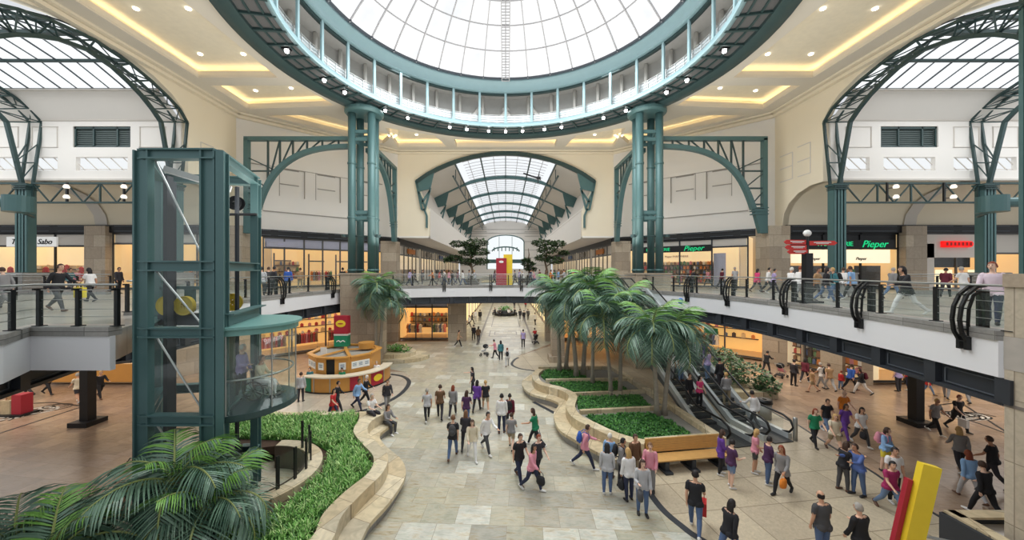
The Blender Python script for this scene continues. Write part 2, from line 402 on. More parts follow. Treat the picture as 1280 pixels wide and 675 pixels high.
# ------------------------------------------------------------------ balcony fascia
PILE = 0
def fascia(pts, nm, white=True):
    k = MB(); k.wallstrip(pts, 5.88, 6.12, -0.12, 0.22); struct(k.build('trim_5', KERB))
    k = MB(); k.wallstrip(pts, 4.98, 5.88, -0.08, 0.06); o = struct(k.build('trim_6', FASC))
    if white: fascia_dark(pts)
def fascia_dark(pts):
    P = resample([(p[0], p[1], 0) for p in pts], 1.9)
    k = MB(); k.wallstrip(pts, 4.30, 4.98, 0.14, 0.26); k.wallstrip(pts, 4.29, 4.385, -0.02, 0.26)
    for a, b in zip(P, P[1:]):
        d = (b-a).normalized(); k.box((a.x+d.y*.12, a.y-d.x*.12, 4.66), (0.34, 0.3, 0.6), math.atan2(d.y, d.x))
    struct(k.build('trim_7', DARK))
    k = MB()
    for a, b in zip(P, P[1:]):
        d = (b-a).normalized(); n = Vector((d.y, -d.x, 0))
        i0, i1 = a+d*0.3+n*0.12, b-d*0.3+n*0.12
        for z in (4.45, 4.84): k.bar((i0.x, i0.y, z), (i1.x, i1.y, z), 0.03, 0.03)
        for i in (i0, i1): k.bar((i.x, i.y, 4.45), (i.x, i.y, 4.84), 0.03, 0.03)
    struct(k.build('trim_8', DARKP))
FAR = [(4.0, 36.2)]+OF_+OL_[:-6]
FR = OR_[2:-3]
# outward side of the band must face the void: run each polyline so its right-hand normal points into the slab
fascia([(p[0], p[1]) for p in reversed(FR)][::-1], 'right')
fascia(FAR, 'far')
fascia([(-10.35, 9.6), (-12.5, 9.6), (-11.7, 8.4), (-11, 5)], 'landing', False)
fascia_dark([(-13.5, 13.4), (-14.2, 12.4), (-12.95, 9.3), (-12.0, 7.0), (-11.5, 5)])
fascia([(10.6, 28.2), (6.6, 28.2), (4.0, 29.4), (4.0, 36.2)], 'escalator_landing')
def railing(pts, label, step=1.9, brackets=(), glass=True, z0=6.12):
    t = empty('balustrade', (pts[0][0], pts[0][1], z0), 0, label, 'railing', 'balustrades of the upper gallery'); o0 = Vector(t.location)
    P = [Vector((p[0], p[1], 0)) for p in pts]
    inn = []
    for i, p in enumerate(P):
        d = (P[min(i+1, len(P)-1)]-P[max(i-1, 0)]).normalized(); inn.append(p+Vector((d.y, -d.x, 0))*0.1)
    S = resample(inn, step)
    if (S[-1]-inn[-1]).length > 0.5: S.append(inn[-1])
    m = MB(); m.box((0, 0, .5), (0.09, 0.09, 1.0)); m.box((0, 0, .01), (.2, .2, .02)); m.box((0, -0.05, .98), (0.05, 0.18, 0.05)); pm = m.mesh('post', BLACK)
    for a in S[:98]: inst('post', pm, t, (a.x-o0.x, a.y-o0.y, 0))
    m = MB(); m.tube([(p.x-o0.x, p.y-o0.y, 1.10) for p in inn], 0.032, 8); m.tube([(p.x-o0.x, p.y-o0.y, 0.96) for p in inn], 0.016, 6); m.build('handrail', STEEL, t, True)
    m = MB()
    for z in (0.25, 0.45, 0.7): m.tube([(p.x-o0.x, p.y-o0.y, z) for p in inn], 0.009, 4)
    m.build('wire', STEEL, t)
    if glass:
        m = MB(); q = [(p.x-o0.x, p.y-o0.y) for p in inn]; m.wallstrip(q, 0.06, 0.9, -0.006, 0.006); m.build('glass_panel', GLASSG, t)
    return t
railing(FR, 'curved steel and glass balustrade along the right balcony')
railing([p for p in FAR], 'long balustrade over the far bridge and the left balcony')
railing([(-10.35, 9.6), (-12.5, 9.6), (-11.7, 8.4), (-11.0, 5.0)], 'short balustrade on the landing left of the lift', 1.02)
railing([(10.6, 28.2), (6.6, 28.2), (4.0, 29.4), (4.0, 36.2)], 'balustrade around the escalator landing behind the palms')
# curved black lamp brackets hooked over the balcony edge
BRK = None
def bracket_mesh():
    m = MB()
    for x in (-0.1, 0.1):
        m.path([(x, 0.25, 1.10), (x, 0.06, 1.06), (x, -0.14, 0.86), (x, -0.26, 0.55), (x, -0.30, 0.2), (x, -0.26, -0.12), (x, -0.12, -0.42)], 0.055, 0.08, (1, 0, 0))
        m.path([(x, 0.2, 0.98), (x, 0.0, 0.85), (x, -0.1, 0.5), (x, -0.12, 0.1), (x, -0.1, -0.2)], 0.05, 0.05, (1, 0, 0))
        m.box((x, -0.12, -0.42), (.09, .12, .34)); m.box((x, -0.02, -0.2), (.05, .2, .05))
    for z in (0.85, 0.5, 0.15, -0.05, -0.22, -0.38): m.box((0, -0.17, z), (0.22, 0.04, 0.03))
    for x in (-.08, .08): m.box((x, 0.28, .5), (.07, .1, 1.0))
    return m.mesh('hook_bracket', BLACK)
BRK = bracket_mesh()
BL = [(1210, 'nearest black hook bracket on the right balcony edge, by the granite pier'), (1077, 'second black hook bracket along the right balcony'), (983, 'third black hook bracket along the right balcony'), (909, 'fourth black hook bracket along the right balcony, below the bookshop'), (859, 'fifth black hook bracket on the right balcony, beside the column plinth')]
def edge_at(pts, px):
    for a, b in zip(pts, pts[1:]):
        for k in range(20):
            t = k/20; x = a[0]+(b[0]-a[0])*t; y = a[1]+(b[1]-a[1])*t
            if abs(CX+F*x/y-px) < 2.6: return Vector((x, y, UP+.1)), math.atan2(b[1]-a[1], b[0]-a[0])
    return None, 0
for px, lb in BL:
    p, an = edge_at(FR, px)
    if p: tag(inst('hook_bracket', BRK, None, p, (0, 0, an+math.pi)), lb, 'bracket', 'hook brackets on the balcony edge')
for px, lb in ((348, 'black hook bracket on the left balcony beside the lift'), (412, 'black hook bracket on the left balcony by the palm crown'), (553, 'leftmost black hook bracket on the far bridge'), (611, 'middle black hook bracket on the far bridge'), (650, 'right black hook bracket on the far bridge')):
    p, an = edge_at(FAR, px)
    if p: tag(inst('hook_bracket', BRK, None, p, (0, 0, an+math.pi)), lb, 'bracket', 'hook brackets on the balcony edge')

# ------------------------------------------------------------------ octagon walls
def XZ(y, sgn=1):   # sheet in a plane of constant Y
    return lambda u, v, w: (u, y+w*sgn, v)
def YZ(x, sgn=1):
    return lambda u, v, w: (x+w*sgn, u, v)
ARC = []
for k in range(17):
    u = -9.9+19.8*k/16; ARC.append((u, 17.55+3.15*(1-(u/9.9)**2)**0.9 if abs(u) < 9.9 else 17.55))
def arch_profile(inset=0.0):
    return [(-8.5, 11.4), (-8.5, 14.2)]+ARC+[(8.5, 14.2), (8.5, 11.4)]
m = MB(); poly = [(-12.0, 11.2), (-8.5, 11.2)]+arch_profile()+[(8.5, 11.2), (12.0, 11.2), (12.0, 21.2), (-12.0, 21.2)]
m.sheet(poly, XZ(40.5), 0.5); struct(m.build('wall_back', CREAM))
# soffits beside the gallery mouth and side gallery walls
m = MB()
for s_ in (-1, 1):
    m.box((s_*10.35, 68, 11.3), (3.7, 55.2, 0.2)); m.box((s_*8.6, 68.5, 12.8), (0.2, 55, 2.8))
    m.sheet([(41, 14.2), (96, 14.2), (96, 14.6), (41, 14.6)], YZ(s_*8.6), .1)
struct(m.build('wall_gallery', WHITE))
m = MB()
for s_ in (-1, 1):
    v = [(s_*8.5, 41, 14.2), (s_*9.9, 41, 17.6), (s_*9.9, 96, 17.6), (s_*8.5, 96, 14.2)]
    m.add(v+[(a+s_*.2, b, c) for a, b, c in v], [(0, 1, 2, 3), (4, 5, 6, 7)])
    v = [(s_*9.9, 41, 17.6), (s_*5.7, 41, 19.62), (s_*5.7, 96, 19.62), (s_*9.9, 96, 17.6)]
    m.add(v+[(a, b, c+.2) for a, b, c in v], [(0, 1, 2, 3), (4, 5, 6, 7)])
struct(m.build('ceiling', PALE))
# end wall of the gallery
m = MB(); wpts = [(-4.9, 8.0), (4.9, 8.0)]+[(4.9*math.cos(a), 14.9+2.0*math.sin(a)) for a in [math.pi*k/12 for k in range(13)]]
m.sheet([(-12, 6), (12, 6), (12, 21), (-12, 21)], XZ(96), 0.4, [wpts]); struct(m.build('wall_end', WHITE))
t = struct(empty('window_1', (0, 96.1, 8)))
m = MB(); m.sheet([(x*.99, z-8) for x, z in wpts], lambda u, v, w_: (u, w_, v), 0.05); m.build('pane', emitmat('daylit_glass', (0.93, 0.98, 1, 1), 1.0), t)
m = MB()
for x in (-1.7, 1.7): m.box((x, -.1, 5.0), (.12, .1, 7))
m.path([(4.9*math.cos(a), -.1, 6.9+2.0*math.sin(a)) for a in [math.pi*k/12 for k in range(13)]], .25, .2, (0, 1, 0))
for x in (-4.85, 4.85): m.box((x, -.1, 3.4), (.25, .2, 7))
m.box((0, -.1, 2.0), (9.8, .12, 1.0))
m.path([(3.6*math.cos(a), -.12, 4.6+1.2*math.sin(a)) for a in [math.pi*k/10 for k in range(11)]], .35, .1, (0, 1, 0))
for x in range(-3, 4): m.box((x, -.12, 5.2), (.25, .08, 1.0))
m.build('frame', TEAL, t)
m = MB()
for z in (9, 11, 13, 15.2, 16.6, 17.8, 19.0):
    for s_ in (-1, 1): m.box((s_*8.5, 95.95, z), (7.0, .06, .05))
for z in (17.4, 18.4): m.box((0, 95.95, z), (18, .06, .05))
struct(m.build('trim_9', DARKP))
# diagonal walls with raised relief panels
for s_ in (-1, 1):
    A, B = Vector((s_*12.0, 40.5, 0)), Vector((s_*22.8, 30.8, 0)); d = (B-A).normalized(); L = (B-A).length; n = Vector((-d.y, d.x, 0))
    if n.dot(Vector((0, 21, 0))-A) < 0: n = -n
    fn = lambda u, v, w_, A=A, d=d, n=n: tuple(A+d*u+n*w_+Vector((0, 0, v)))
    m = MB(); m.sheet([(0, 11.2), (L, 11.2), (L, 21.2), (0, 21.2)], fn, -0.4); struct(m.build('wall_left' if s_ < 0 else 'wall_right', WHITE))
    m = MB()
    m.sheet([(3.0, 12.9), (12.6, 12.9), (12.6, 14.3), (3.0, 14.3)], fn, 0.14)
    for u in (5.2, 8.4, 11.4): m.sheet([(u, 14.3), (u+.9, 14.3), (u+.9, 16.9), (u, 16.9)], fn, 0.14)
    m.sheet([(1.8, 16.9), (L-.8, 16.9), (L-.8, 17.3), (1.8, 17.3)], fn, 0.12)
    struct(m.build('trim_10', WHITE))
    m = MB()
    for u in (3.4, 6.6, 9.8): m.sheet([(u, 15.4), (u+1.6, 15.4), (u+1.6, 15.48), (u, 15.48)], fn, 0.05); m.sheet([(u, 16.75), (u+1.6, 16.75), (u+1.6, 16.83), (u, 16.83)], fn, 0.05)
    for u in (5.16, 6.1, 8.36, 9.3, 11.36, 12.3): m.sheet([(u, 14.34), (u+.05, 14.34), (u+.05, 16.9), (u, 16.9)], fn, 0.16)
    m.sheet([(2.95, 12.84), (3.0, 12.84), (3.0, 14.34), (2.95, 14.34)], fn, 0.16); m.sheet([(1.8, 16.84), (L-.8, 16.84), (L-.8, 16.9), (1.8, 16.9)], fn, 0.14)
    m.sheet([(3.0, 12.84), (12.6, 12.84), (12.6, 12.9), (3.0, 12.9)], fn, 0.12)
    struct(m.build('relief_shadow_line', mat('relief_shadow_grey', rgb(168, 162, 154), .85)))  # grey strips paint the shadow lines around the relief panels
# side walls with the big arched mouth of each wing
yc = 20.2
half = [(5.95, 14.0), (5.95, 18.3), (5.5, 19.0), (4.7, 19.65), (3.4, 20.2), (1.8, 20.6), (0.0, 20.75)]
archo = [(yc+u, z) for u, z in half]+[(yc-u, z) for u, z in reversed(half[:-1])]
vault = [(30.0, 11.25), (29.85, 12.2), (29.3, 13.0), (28.4, 13.6), (27.3, 13.95), (26.2, 14.0)]
for s_ in (-1, 1):
    poly = [(30.8, 21.2), (30.8, 11.2)]+vault+archo+[(13.4, 14.0), (13.4, 21.2)]
    m = MB(); m.sheet(poly, YZ(s_*22.8, s_), 0.5); struct(m.build('wall_left' if s_ < 0 else 'wall_right', CREAM))
    m = MB()
    for y0, y1, z0, z1 in ((27.2, 28.4, 14.9, 17.2), (28.9, 30.2, 14.9, 17.0)):
        for a, b in (((y0, z0), (y1, z0)), ((y0, z1), (y1, z1)), ((y0, z0), (y0, z1)), ((y0, (z0+z1)/2), (y1, (z0+z1)/2))):
            m.bar((s_*22.78, a[0], a[1]), (s_*22.78, b[0], b[1]), .05, .05)
    struct(m.build('trim_12', PALE))
    # vaulted ceiling of the side aisle
    m = MB(); xs = (22.85, 62)
    vv = []
    for y, z in vault: vv += [(s_*xs[0], y, z), (s_*xs[1], y, z)]
    m.add(vv, [(2*i, 2*i+1, 2*i+3, 2*i+2) for i in range(len(vault)-1)]); struct(m.build('ceiling', CREAM, smooth=True))
    m = MB()
    for xc in (33.2, 44.0):
        vv = []
        for y, z in vault: vv += [(s_*(xc-.5), y-.08, z-.1), (s_*(xc+.5), y-.08, z-.1)]
        m.add(vv, [(2*i, 2*i+1, 2*i+3, 2*i+2) for i in range(len(vault)-1)])
    struct(m.build('trim_13', PALE, smooth=True))
    # clerestory wall of the wing
    x0, x1 = 23.2, 62
    wins = []; 
    for k, xw in enumerate((26.8, 37.5, 48.2)):
        wins.append([(xw, 16.4), (xw+4.1, 16.4), (xw+4.1, 17.9), (xw, 17.9)])
        wins.append([(xw+.2, 14.75), (xw+3.9, 14.75), (xw+3.9, 15.7), (xw+.2, 15.7)])
    for xw in (24.3, 32.0, 34.8): wins.append([(xw, 14.75), (xw+1.7, 14.75), (xw+1.7, 15.7), (xw, 15.7)])
    if s_ < 0: wins = [[(-a, b) for a, b in w_] for w_ in wins]
    m = MB(); m.sheet([(s_*x0, 14.0), (s_*x1, 14.0), (s_*x1, 18.3), (s_*x0, 18.3)], XZ(26.0), .35, wins)
    m.add([(s_*x0, 26, 18.3), (s_*x1, 26, 18.3), (s_*x1, 24.3, 19.7), (s_*x0, 24.3, 19.7)], [(0, 1, 2, 3)])
    struct(m.build('wall_wing', WHITE))
    m = MB()
    for xw in (24.3, 32.0, 34.8, 42.5):
        for z in (16.4, 17.85): m.box((s_*(xw+.9), 25.97, z), (1.9, .04, .04))
        for x in (xw, xw+1.8): m.box((s_*x, 25.97, 17.1), (.04, .04, 1.45))
    m.box((s_*42, 25.9, 14.05), (38, .15, .12)); m.box((s_*42, 25.95, 18.3), (38, .08, .05)); m.box((s_*42, 24.3, 19.66), (38, .12, .1))
    struct(m.build('trim_14', PALE))
    for k, w_ in enumerate(wins):
        a, b = w_[0], w_[2]; cx, cz = (a[0]+b[0])/2, (a[1]+b[1])/2; ww, hh = abs(b[0]-a[0]), b[1]-a[1]
        t = struct(empty('window_%d' % (k+2+20*(s_ > 0)), (cx, 26.0, a[1])))
        if hh > 1.2:
            m = MB()
            for x in (-ww/2+.06, -ww/6, ww/4, ww/2-.06): m.box((x, .12, hh/2), (.1, .08, hh))
            for z in (0.05, hh-.08): m.box((0, .12, z), (ww, .08, .14))
            m.build('frame', TEALD, t)
            m = MB()
            for z in range(9): m.box((0, .2, .18+z*.145), (ww, .06, .05))
            m.box((0, .32, hh/2), (ww, .03, hh)); m.build('blind', mat('louvre_grey', rgb(92, 106, 104), .5), t)
        else:
            m = MB(); m.box((0, .3, hh/2), (ww+.1, .03, hh+.1)); m.build('pane', emitmat('sky_pane', (.95, .98, 1, 1), 0.95), t)
            m = MB()
            k2 = max(2, int(ww/0.9))
            for j in range(k2+1): x = -ww/2+ww*j/k2; m.bar((x-.5, .2, hh), (x+.5, .2, 0), .05, .05)
            m.box((0, .2, .12), (ww, .05, .05)); m.build('frame', PALE, t)
    # glazed roof of the wing
    t = empty('wing_skylight', (s_*23.2, yc, 19.7), 0, 'glazed skylight over the %s wing behind its arched mouth' % ('left' if s_ < 0 else 'right'), 'skylight')
    RP = [(4.1, 0), (2.1, 0.75), (0.1, 1.2), (-1.7, .75), (-3.7, 0)]
    m = MB(); vv = []
    for y, z in RP: vv += [(0, y, z+.1), (s_*39, y, z+.1)]
    m.add(vv, [(2*i, 2*i+1, 2*i+3, 2*i+2) for i in range(4)]); m.build('pane', emitmat('skylight_glass', (.95, .985, 1, 1), 1.15), t)
    m = MB()
    for (y, z), r in zip(RP, (.1, .16, .3, .16, .1)): m.box((s_*19.5, y, z), (39, r, r*.9))
    m.build('purlin', TEALD, t)
    m = MB()
    for j in range(36):
        x = j*1.08*s_
        for (a, b), (c_, d_) in zip(RP, RP[1:]): m.bar((x, a, b+.04), (x, c_, d_+.04), .05 if j % 2 else .09, .06)
    m.build('glazing_bar', DARKP, t)

# ------------------------------------------------------------------ main ceiling with coffers
def circle(r, n=72): return [(DC[0]+r*math.cos(2*math.pi*k/n), DC[1]+r*math.sin(2*math.pi*k/n)) for k in range(n)]
oct_ = [(-22.8, 9.0), (22.8, 9.0), (22.8, 30.8), (12.0, 40.5), (-12.0, 40.5), (-22.8, 30.8)]
cof = []
for s_ in (-1, 1):
    for q in ([(21.2, 25.1), (15.7, 25.1), (15.9, 17.0), (21.2, 17.0)], [(21.2, 16.0), (16.2, 16.0), (15.9, 10.5), (21.2, 10.5)],
              [(21.2, 26.2), (14.75, 26.2), (13.75, 29.4), (21.2, 30.0)], [(20.6, 31.2), (15.4, 31.2), (11.2, 36.0), (12.9, 38.3)],
              [(11.2, 33.9), (7.0, 35.9), (6.3, 39.2), (11.6, 39.2)]):
        q = [(s_*a, b) for a, b in q]
        cof.append(q)
cof.append([(-5.3, 39.2), (5.3, 39.2), (5.3, 36.9), (0, 37.6), (-5.3, 36.9)])
m = MB(); m.prism(oct_, CZL, CZL+0.15, [circle(14.75)]+cof); struct(m.build('ceiling', CEIL))
COVE = emitmat('warm_cove_light', (1.0, 0.80, 0.48, 1), 7.5)
COFT = mat('coffer_cream', rgb(238, 228, 204), 0.9)
def grow(q, g):
    c = Vector((sum(p[0] for p in q)/len(q), sum(p[1] for p in q)/len(q)))
    return [tuple(Vector(p)+(Vector(p)-c).normalized()*g) for p in q]
for i, q in enumerate(cof):
    t = MB(); g = grow(q, 0.55); n = len(g)
    t.add([(a, b, CZL+.15) for a, b in g]+[(a, b, CZL+.75) for a, b in g], [(k, (k+1) % n, n+(k+1) % n, n+k) for k in range(n)]+[tuple(range(n, 2*n))])
    struct(t.build('ceiling', COFT))
    t = MB(); gg = grow(q, .42)
    for k in range(n): a, b = gg[k], gg[(k+1) % n]; t.bar((a[0], a[1], CZL+.22), (b[0], b[1], CZL+.24), .1, .08)
    lip = MB()
    for k in range(n): a, b = q[k], q[(k+1) % n]; lip.bar((a[0], a[1], CZL+.26), (b[0], b[1], CZL+.26), .06, .34)
    struct(lip.build('trim_18', CEIL))
    o = tag(t.build('cove_light', COVE), 'warm cove light hidden in the rim of a ceiling coffer', 'light', 'cove lights of the ceiling coffers')
m = MB()
for a, b in zip(oct_[1:], oct_[2:]+oct_[:1]):
    if a[1] < 10 and b[1] < 10: continue
    m.bar((a[0]*.992, a[1]-.1, 20.6), (b[0]*.992, b[1]-.1, 20.6), .3, .22); m.bar((a[0]*.985, a[1]-.2, 20.82), (b[0]*.985, b[1]-.2, 20.82), .5, .14)
m.lathe([(14.6, CZL-.06), (14.95, CZL-.06), (14.95, CZL+.1), (14.6, CZL+.1), (14.6, CZL-.06)], 96, (DC[0], DC[1], 0))
struct(m.build('trim_15', CREAM))
# small downlights set into the coffers
DL = MB(); DL.lathe([(0.0, 0), (.10, 0), (.13, -.03), (.13, .02)], 14); dm = DL.mesh('downlight', emitmat('downlight_glow', (1, .95, .85, 1), 6))
for s_ in (-1, 1):
    for (x, y) in ((17.0, 19.5), (19.8, 19.5), (17.0, 23.6), (19.8, 23.6), (16.5, 28.0), (19.5, 28.4), (9.2, 37.6), (17.0, 13)):
        tag(inst('downlight', dm, None, (s_*x, y, CZL+.72)), 'small recessed downlight in a warm ceiling coffer', 'light', 'downlights in the coffers')
# ------------------------------------------------------------------ drum ring, gallery and glass dome
t = empty('dome_ring', (DC[0], DC[1], ZR), 0, 'round teal steel ring gallery hung below the glass dome', 'ring gallery')
m = MB(); m.lathe([(13.7, 0.0), (14.0, -.12), (14.55, -.12), (14.7, .1), (14.7, .55), (14.2, .55), (13.9, .35), (13.7, .3), (13.7, 0)], 96); m.build('outer_ring_beam', TEALD, t, True)
m = MB(); m.lathe([(11.9, .1), (12.15, .1), (12.15, .42), (11.9, .42), (11.9, .1)], 96); m.build('inner_rim', TEALL, t, True)
m = MB(); m.lathe([(12.1, .2), (13.8, .2), (13.8, .32), (12.1, .32), (12.1, .2)], 96); m.build('soffit', mat('dark_mesh_soffit', rgb(98, 98, 98), .6, 0, .2, 30), t)
m = MB()
for k in range(64):
    a = 2*math.pi*k/64; c, s = math.cos(a), math.sin(a); m.bar((12.0*c, 12.0*s, .14), (13.85*c, 13.85*s, .14), .16 if k % 2 else .1, .14)
for r in (12.55, 13.2):
    m.lathe([(r-.05, .12), (r+.05, .12), (r+.05, .2), (r-.05, .2), (r-.05, .12)], 96)
m.build('soffit_beam', TEALD, t)
m = MB(); m.bar((0, 0, .3), (0, 0, 3.15), .13, .2); m.box((0, -.0, .35), (.2, .3, .3)); pm = m.mesh('post', TEALL)
for k in range(32):
    a = 2*math.pi*k/32+math.pi/2; inst('post', pm, t, (12.0*math.cos(a), 12.0*math.sin(a), 0), (0, 0, a))
m = MB(); m.lathe([(11.75, 3.2), (12.05, 3.1), (12.05, 4.05), (11.5, 4.15), (11.5, 3.9), (11.75, 3.8), (11.75, 3.2)], 96); m.build('top_band', TEALL, t, True)
m = MB(); m.lathe([(12.0, 3.0), (12.3, 3.0), (12.3, 3.12), (12.0, 3.12), (12.0, 3.0)], 96); m.build('lower_flange', TEALD, t, True)
m = MB(); m.lathe([(11.3, 4.1), (11.45, 4.1), (11.45, 4.22), (11.3, 4.22), (11.3, 4.1)], 96)
for k in range(36):
    a = 2*math.pi*k/36+math.pi/2; c, s = math.cos(a), math.sin(a); m.bar((11.2*c, 11.2*s, 4.16), (11.8*c, 11.8*s, 4.16), .08, .1)
m.build('dome_curb', DARKP, t)
m = MB(); m.lathe([(14.2, .4), (14.2, 4.3)], 96); m.lathe([(12.1, 3.9), (14.3, 3.6)], 96); m.build('gallery_wall', mat('gallery_wall_grey', rgb(196, 194, 190), .8), t, True)
m = MB()
for z in (.62, .82, 1.02, 1.25): m.lathe([(12.22, z), (12.25, z), (12.25, z+.025), (12.22, z+.025), (12.22, z)], 96)
for k in range(96):
    a = 2*math.pi*k/96; m.box((12.24*math.cos(a), 12.24*math.sin(a), .8), (.04, .04, .95), a)
m.build('railing', STEEL, t)
m = MB(); m.lathe([(12.28, .45), (12.29, .45), (12.29, 1.2), (12.28, 1.2), (12.28, .45)], 96); m.build('glass_panel', glassmat('ring_glass', (1, 1, 1, 1), .1, (.75, .85, .9, 1), .35), t)
m = MB(); sm_ = MB(); sm_.tube([(13.9, 0, .4), (13.9, 0, 3.6)], .14, 8); stm = sm_.mesh('gallery_post', WHITE, True)
for a0 in (90+17, 90-17, 90+6, 90-6):
    a = R(a0); b = R(a0+(7 if a0 < 90 else -7)); m.tube([(13.9*math.cos(a), 13.9*math.sin(a), .5), (13.9*math.cos(b), 13.9*math.sin(b), 2.6)], .2, 8)
for a0 in range(0, 360, 9): inst('gallery_post', stm, t, (0, 0, 0), (0, 0, R(a0)))
m.build('strut', WHITE, t, True)
# spotlights under the ring
m = MB(); m.lathe([(0, -.04), (.10, -.04), (.13, .1), (.1, .16)], 12); m.cur = 1; m.box((0, 0, .14), (.46, .3, .06)); m.bar((-.2, 0, .1), (.2, 0, .1), .04, .04)
sm = m.mesh('spotlight', [emitmat('spot_glow', (1, .98, .95, 1), 14), BLACK])
for a0 in (90, 90+7, 90-7, 90+16, 90-16, 90+23, 90-23, 130, 50, 139, 41, 155, 25, 163, 17, 178, 2):
    a = R(a0); tag(inst('spotlight', sm, None, (DC[0]+12.9*math.cos(a), DC[1]+12.9*math.sin(a), ZR-.02), (0, 0, a)), 'bright round spotlight fixed under the teal ring', 'light', 'spotlights under the dome ring')
# dome
t = empty('glass_dome', (DC[0], DC[1], ZR+4.2), 0, 'shallow white glass dome over the middle of the mall', 'dome')
SR, BR = 15.0, 11.4; zc = -math.sqrt(SR*SR-BR*BR)
amax = math.asin(BR/SR)
prof = [(SR*math.sin(amax*(1-j/10)), zc+SR*math.cos(amax*(1-j/10))) for j in range(11)]; prof[-1] = (0.01, prof[-1][1])
m = MB(); m.lathe(prof, 72)
dm_, nt, out = newmat('dome_glass'); e = N(nt, 'ShaderNodeEmission'); tc = N(nt, 'ShaderNodeTexCoord'); no = N(nt, 'ShaderNodeTexNoise'); no.inputs['Scale'].default_value = .5; no.inputs['Detail'].default_value = 4
cr = N(nt, 'ShaderNodeValToRGB'); cr.color_ramp.elements[0].position = .3; cr.color_ramp.elements[0].color = (.86, .88, .90, 1); cr.color_ramp.elements[1].position = .6; cr.color_ramp.elements[1].color = (1, 1, 1, 1)
nt.links.new(tc.outputs['Object'], no.inputs['Vector']); nt.links.new(no.outputs['Fac'], cr.inputs[0]); nt.links.new(cr.outputs[0], e.inputs[0]); e.inputs[1].default_value = 1.12; nt.links.new(e.outputs[0], out.inputs[0])
m.build('pane', dm_, t, True)
RIB = mat('rib_grey', rgb(186, 184, 186), .5)
rp = [(r-.02, 0, z-.1) for r, z in prof[:-1]]+[(0, 0, prof[-1][1]-.1)]
m = MB(); m.path(rp, .07, .12); rm = m.mesh('rib', RIB)
for k in range(36): inst('rib', rm, t, (0, 0, 0), (0, 0, 2*math.pi*k/36+math.pi/2))
for r in (9.85, 8.35, 6.85, 5.3, 3.7, 2.1):
    z = zc+math.sqrt(SR*SR-r*r)-.12; m = MB(); m.lathe([(r-.03, z), (r+.03, z), (r+.03, z+.08), (r-.03, z+.08), (r-.03, z)], 72); m.build('ring', RIB, t)
m = MB()
q = [(r-.15, z-.32) for r, z in prof]
for s_ in (-.33, .33): m.path([(s_, r, z) for r, z in q], .07, .07)
for (r0, z0), (r1, z1) in zip(q, q[1:]):
    for j in range(6): f = j/6; m.bar((-.33, r0+(r1-r0)*f, z0+(z1-z0)*f), (.33, r0+(r1-r0)*f, z0+(z1-z0)*f), .05, .05)
tag(m.build('maintenance_ladder', RIB), 'curved maintenance ladder rising inside the glass dome', 'ladder').location = t.location

# ------------------------------------------------------------------ four-tube columns carrying the ring
PC = (11.4, 29.4)
for s_ in (-1, 1):
    side = 'left' if s_ < 0 else 'right'
    t = empty('tube_column', (s_*PC[0], PC[1], 7.4), 0, 'tall %s column of four teal steel tubes on a stone plinth under the ring' % side, 'column')
    m = MB(); m.tube([(0, 0, 0), (0, 0, 12.8)], .30, 20); 
    for z in (.15, 4.3, 8.6): m.tube([(0, 0, z), (0, 0, z+.14)], .34, 20)
    tm = m.mesh('tube_shaft', TEAL, True)
    for a, b in ((-.78, -.55), (.78, -.55), (-.62, .7), (.62, .7)): inst('tube_shaft', tm, t, (a, b, 0))
    m = MB()
    for z in (4.35, 4.8, 10.6, 11.2):
        for a, b in (((-.78, -.55), (.78, -.55)), ((-.78, -.55), (-.62, .7)), ((.78, -.55), (.62, .7)), ((-.62, .7), (.62, .7))): m.bar((a[0], a[1], z), (b[0], b[1], z), .14, .26)
    m.build('tie_plate', TEAL, t)
    m = MB(); m.lathe([(0, 12.65), (1.35, 12.65), (1.5, 12.8), (1.5, 13.0), (1.2, 13.0), (1.2, 13.45), (0, 13.45)], 40); m.build('cap', TEAL, t, False)
    m = MB(); m.tube([(-1.3, -.6, 2.9), (1.3, -.6, 2.9)], .05, 6)
    for x in (-1.35, 1.35): m.lathe([(0, -.1), (.2, -.1), (.2, .12), (0, .12)], 10, (x, -.7, 2.9))
    m.build('lamp_arm', TEALD, t)
    m = MB(); m.box((0, 0, -3.74), (2.7, 2.7, 7.28)); m.box((0, 0, -.06), (2.85, 2.85, .12)); o = m.build('stone_plinth', STONE, t)

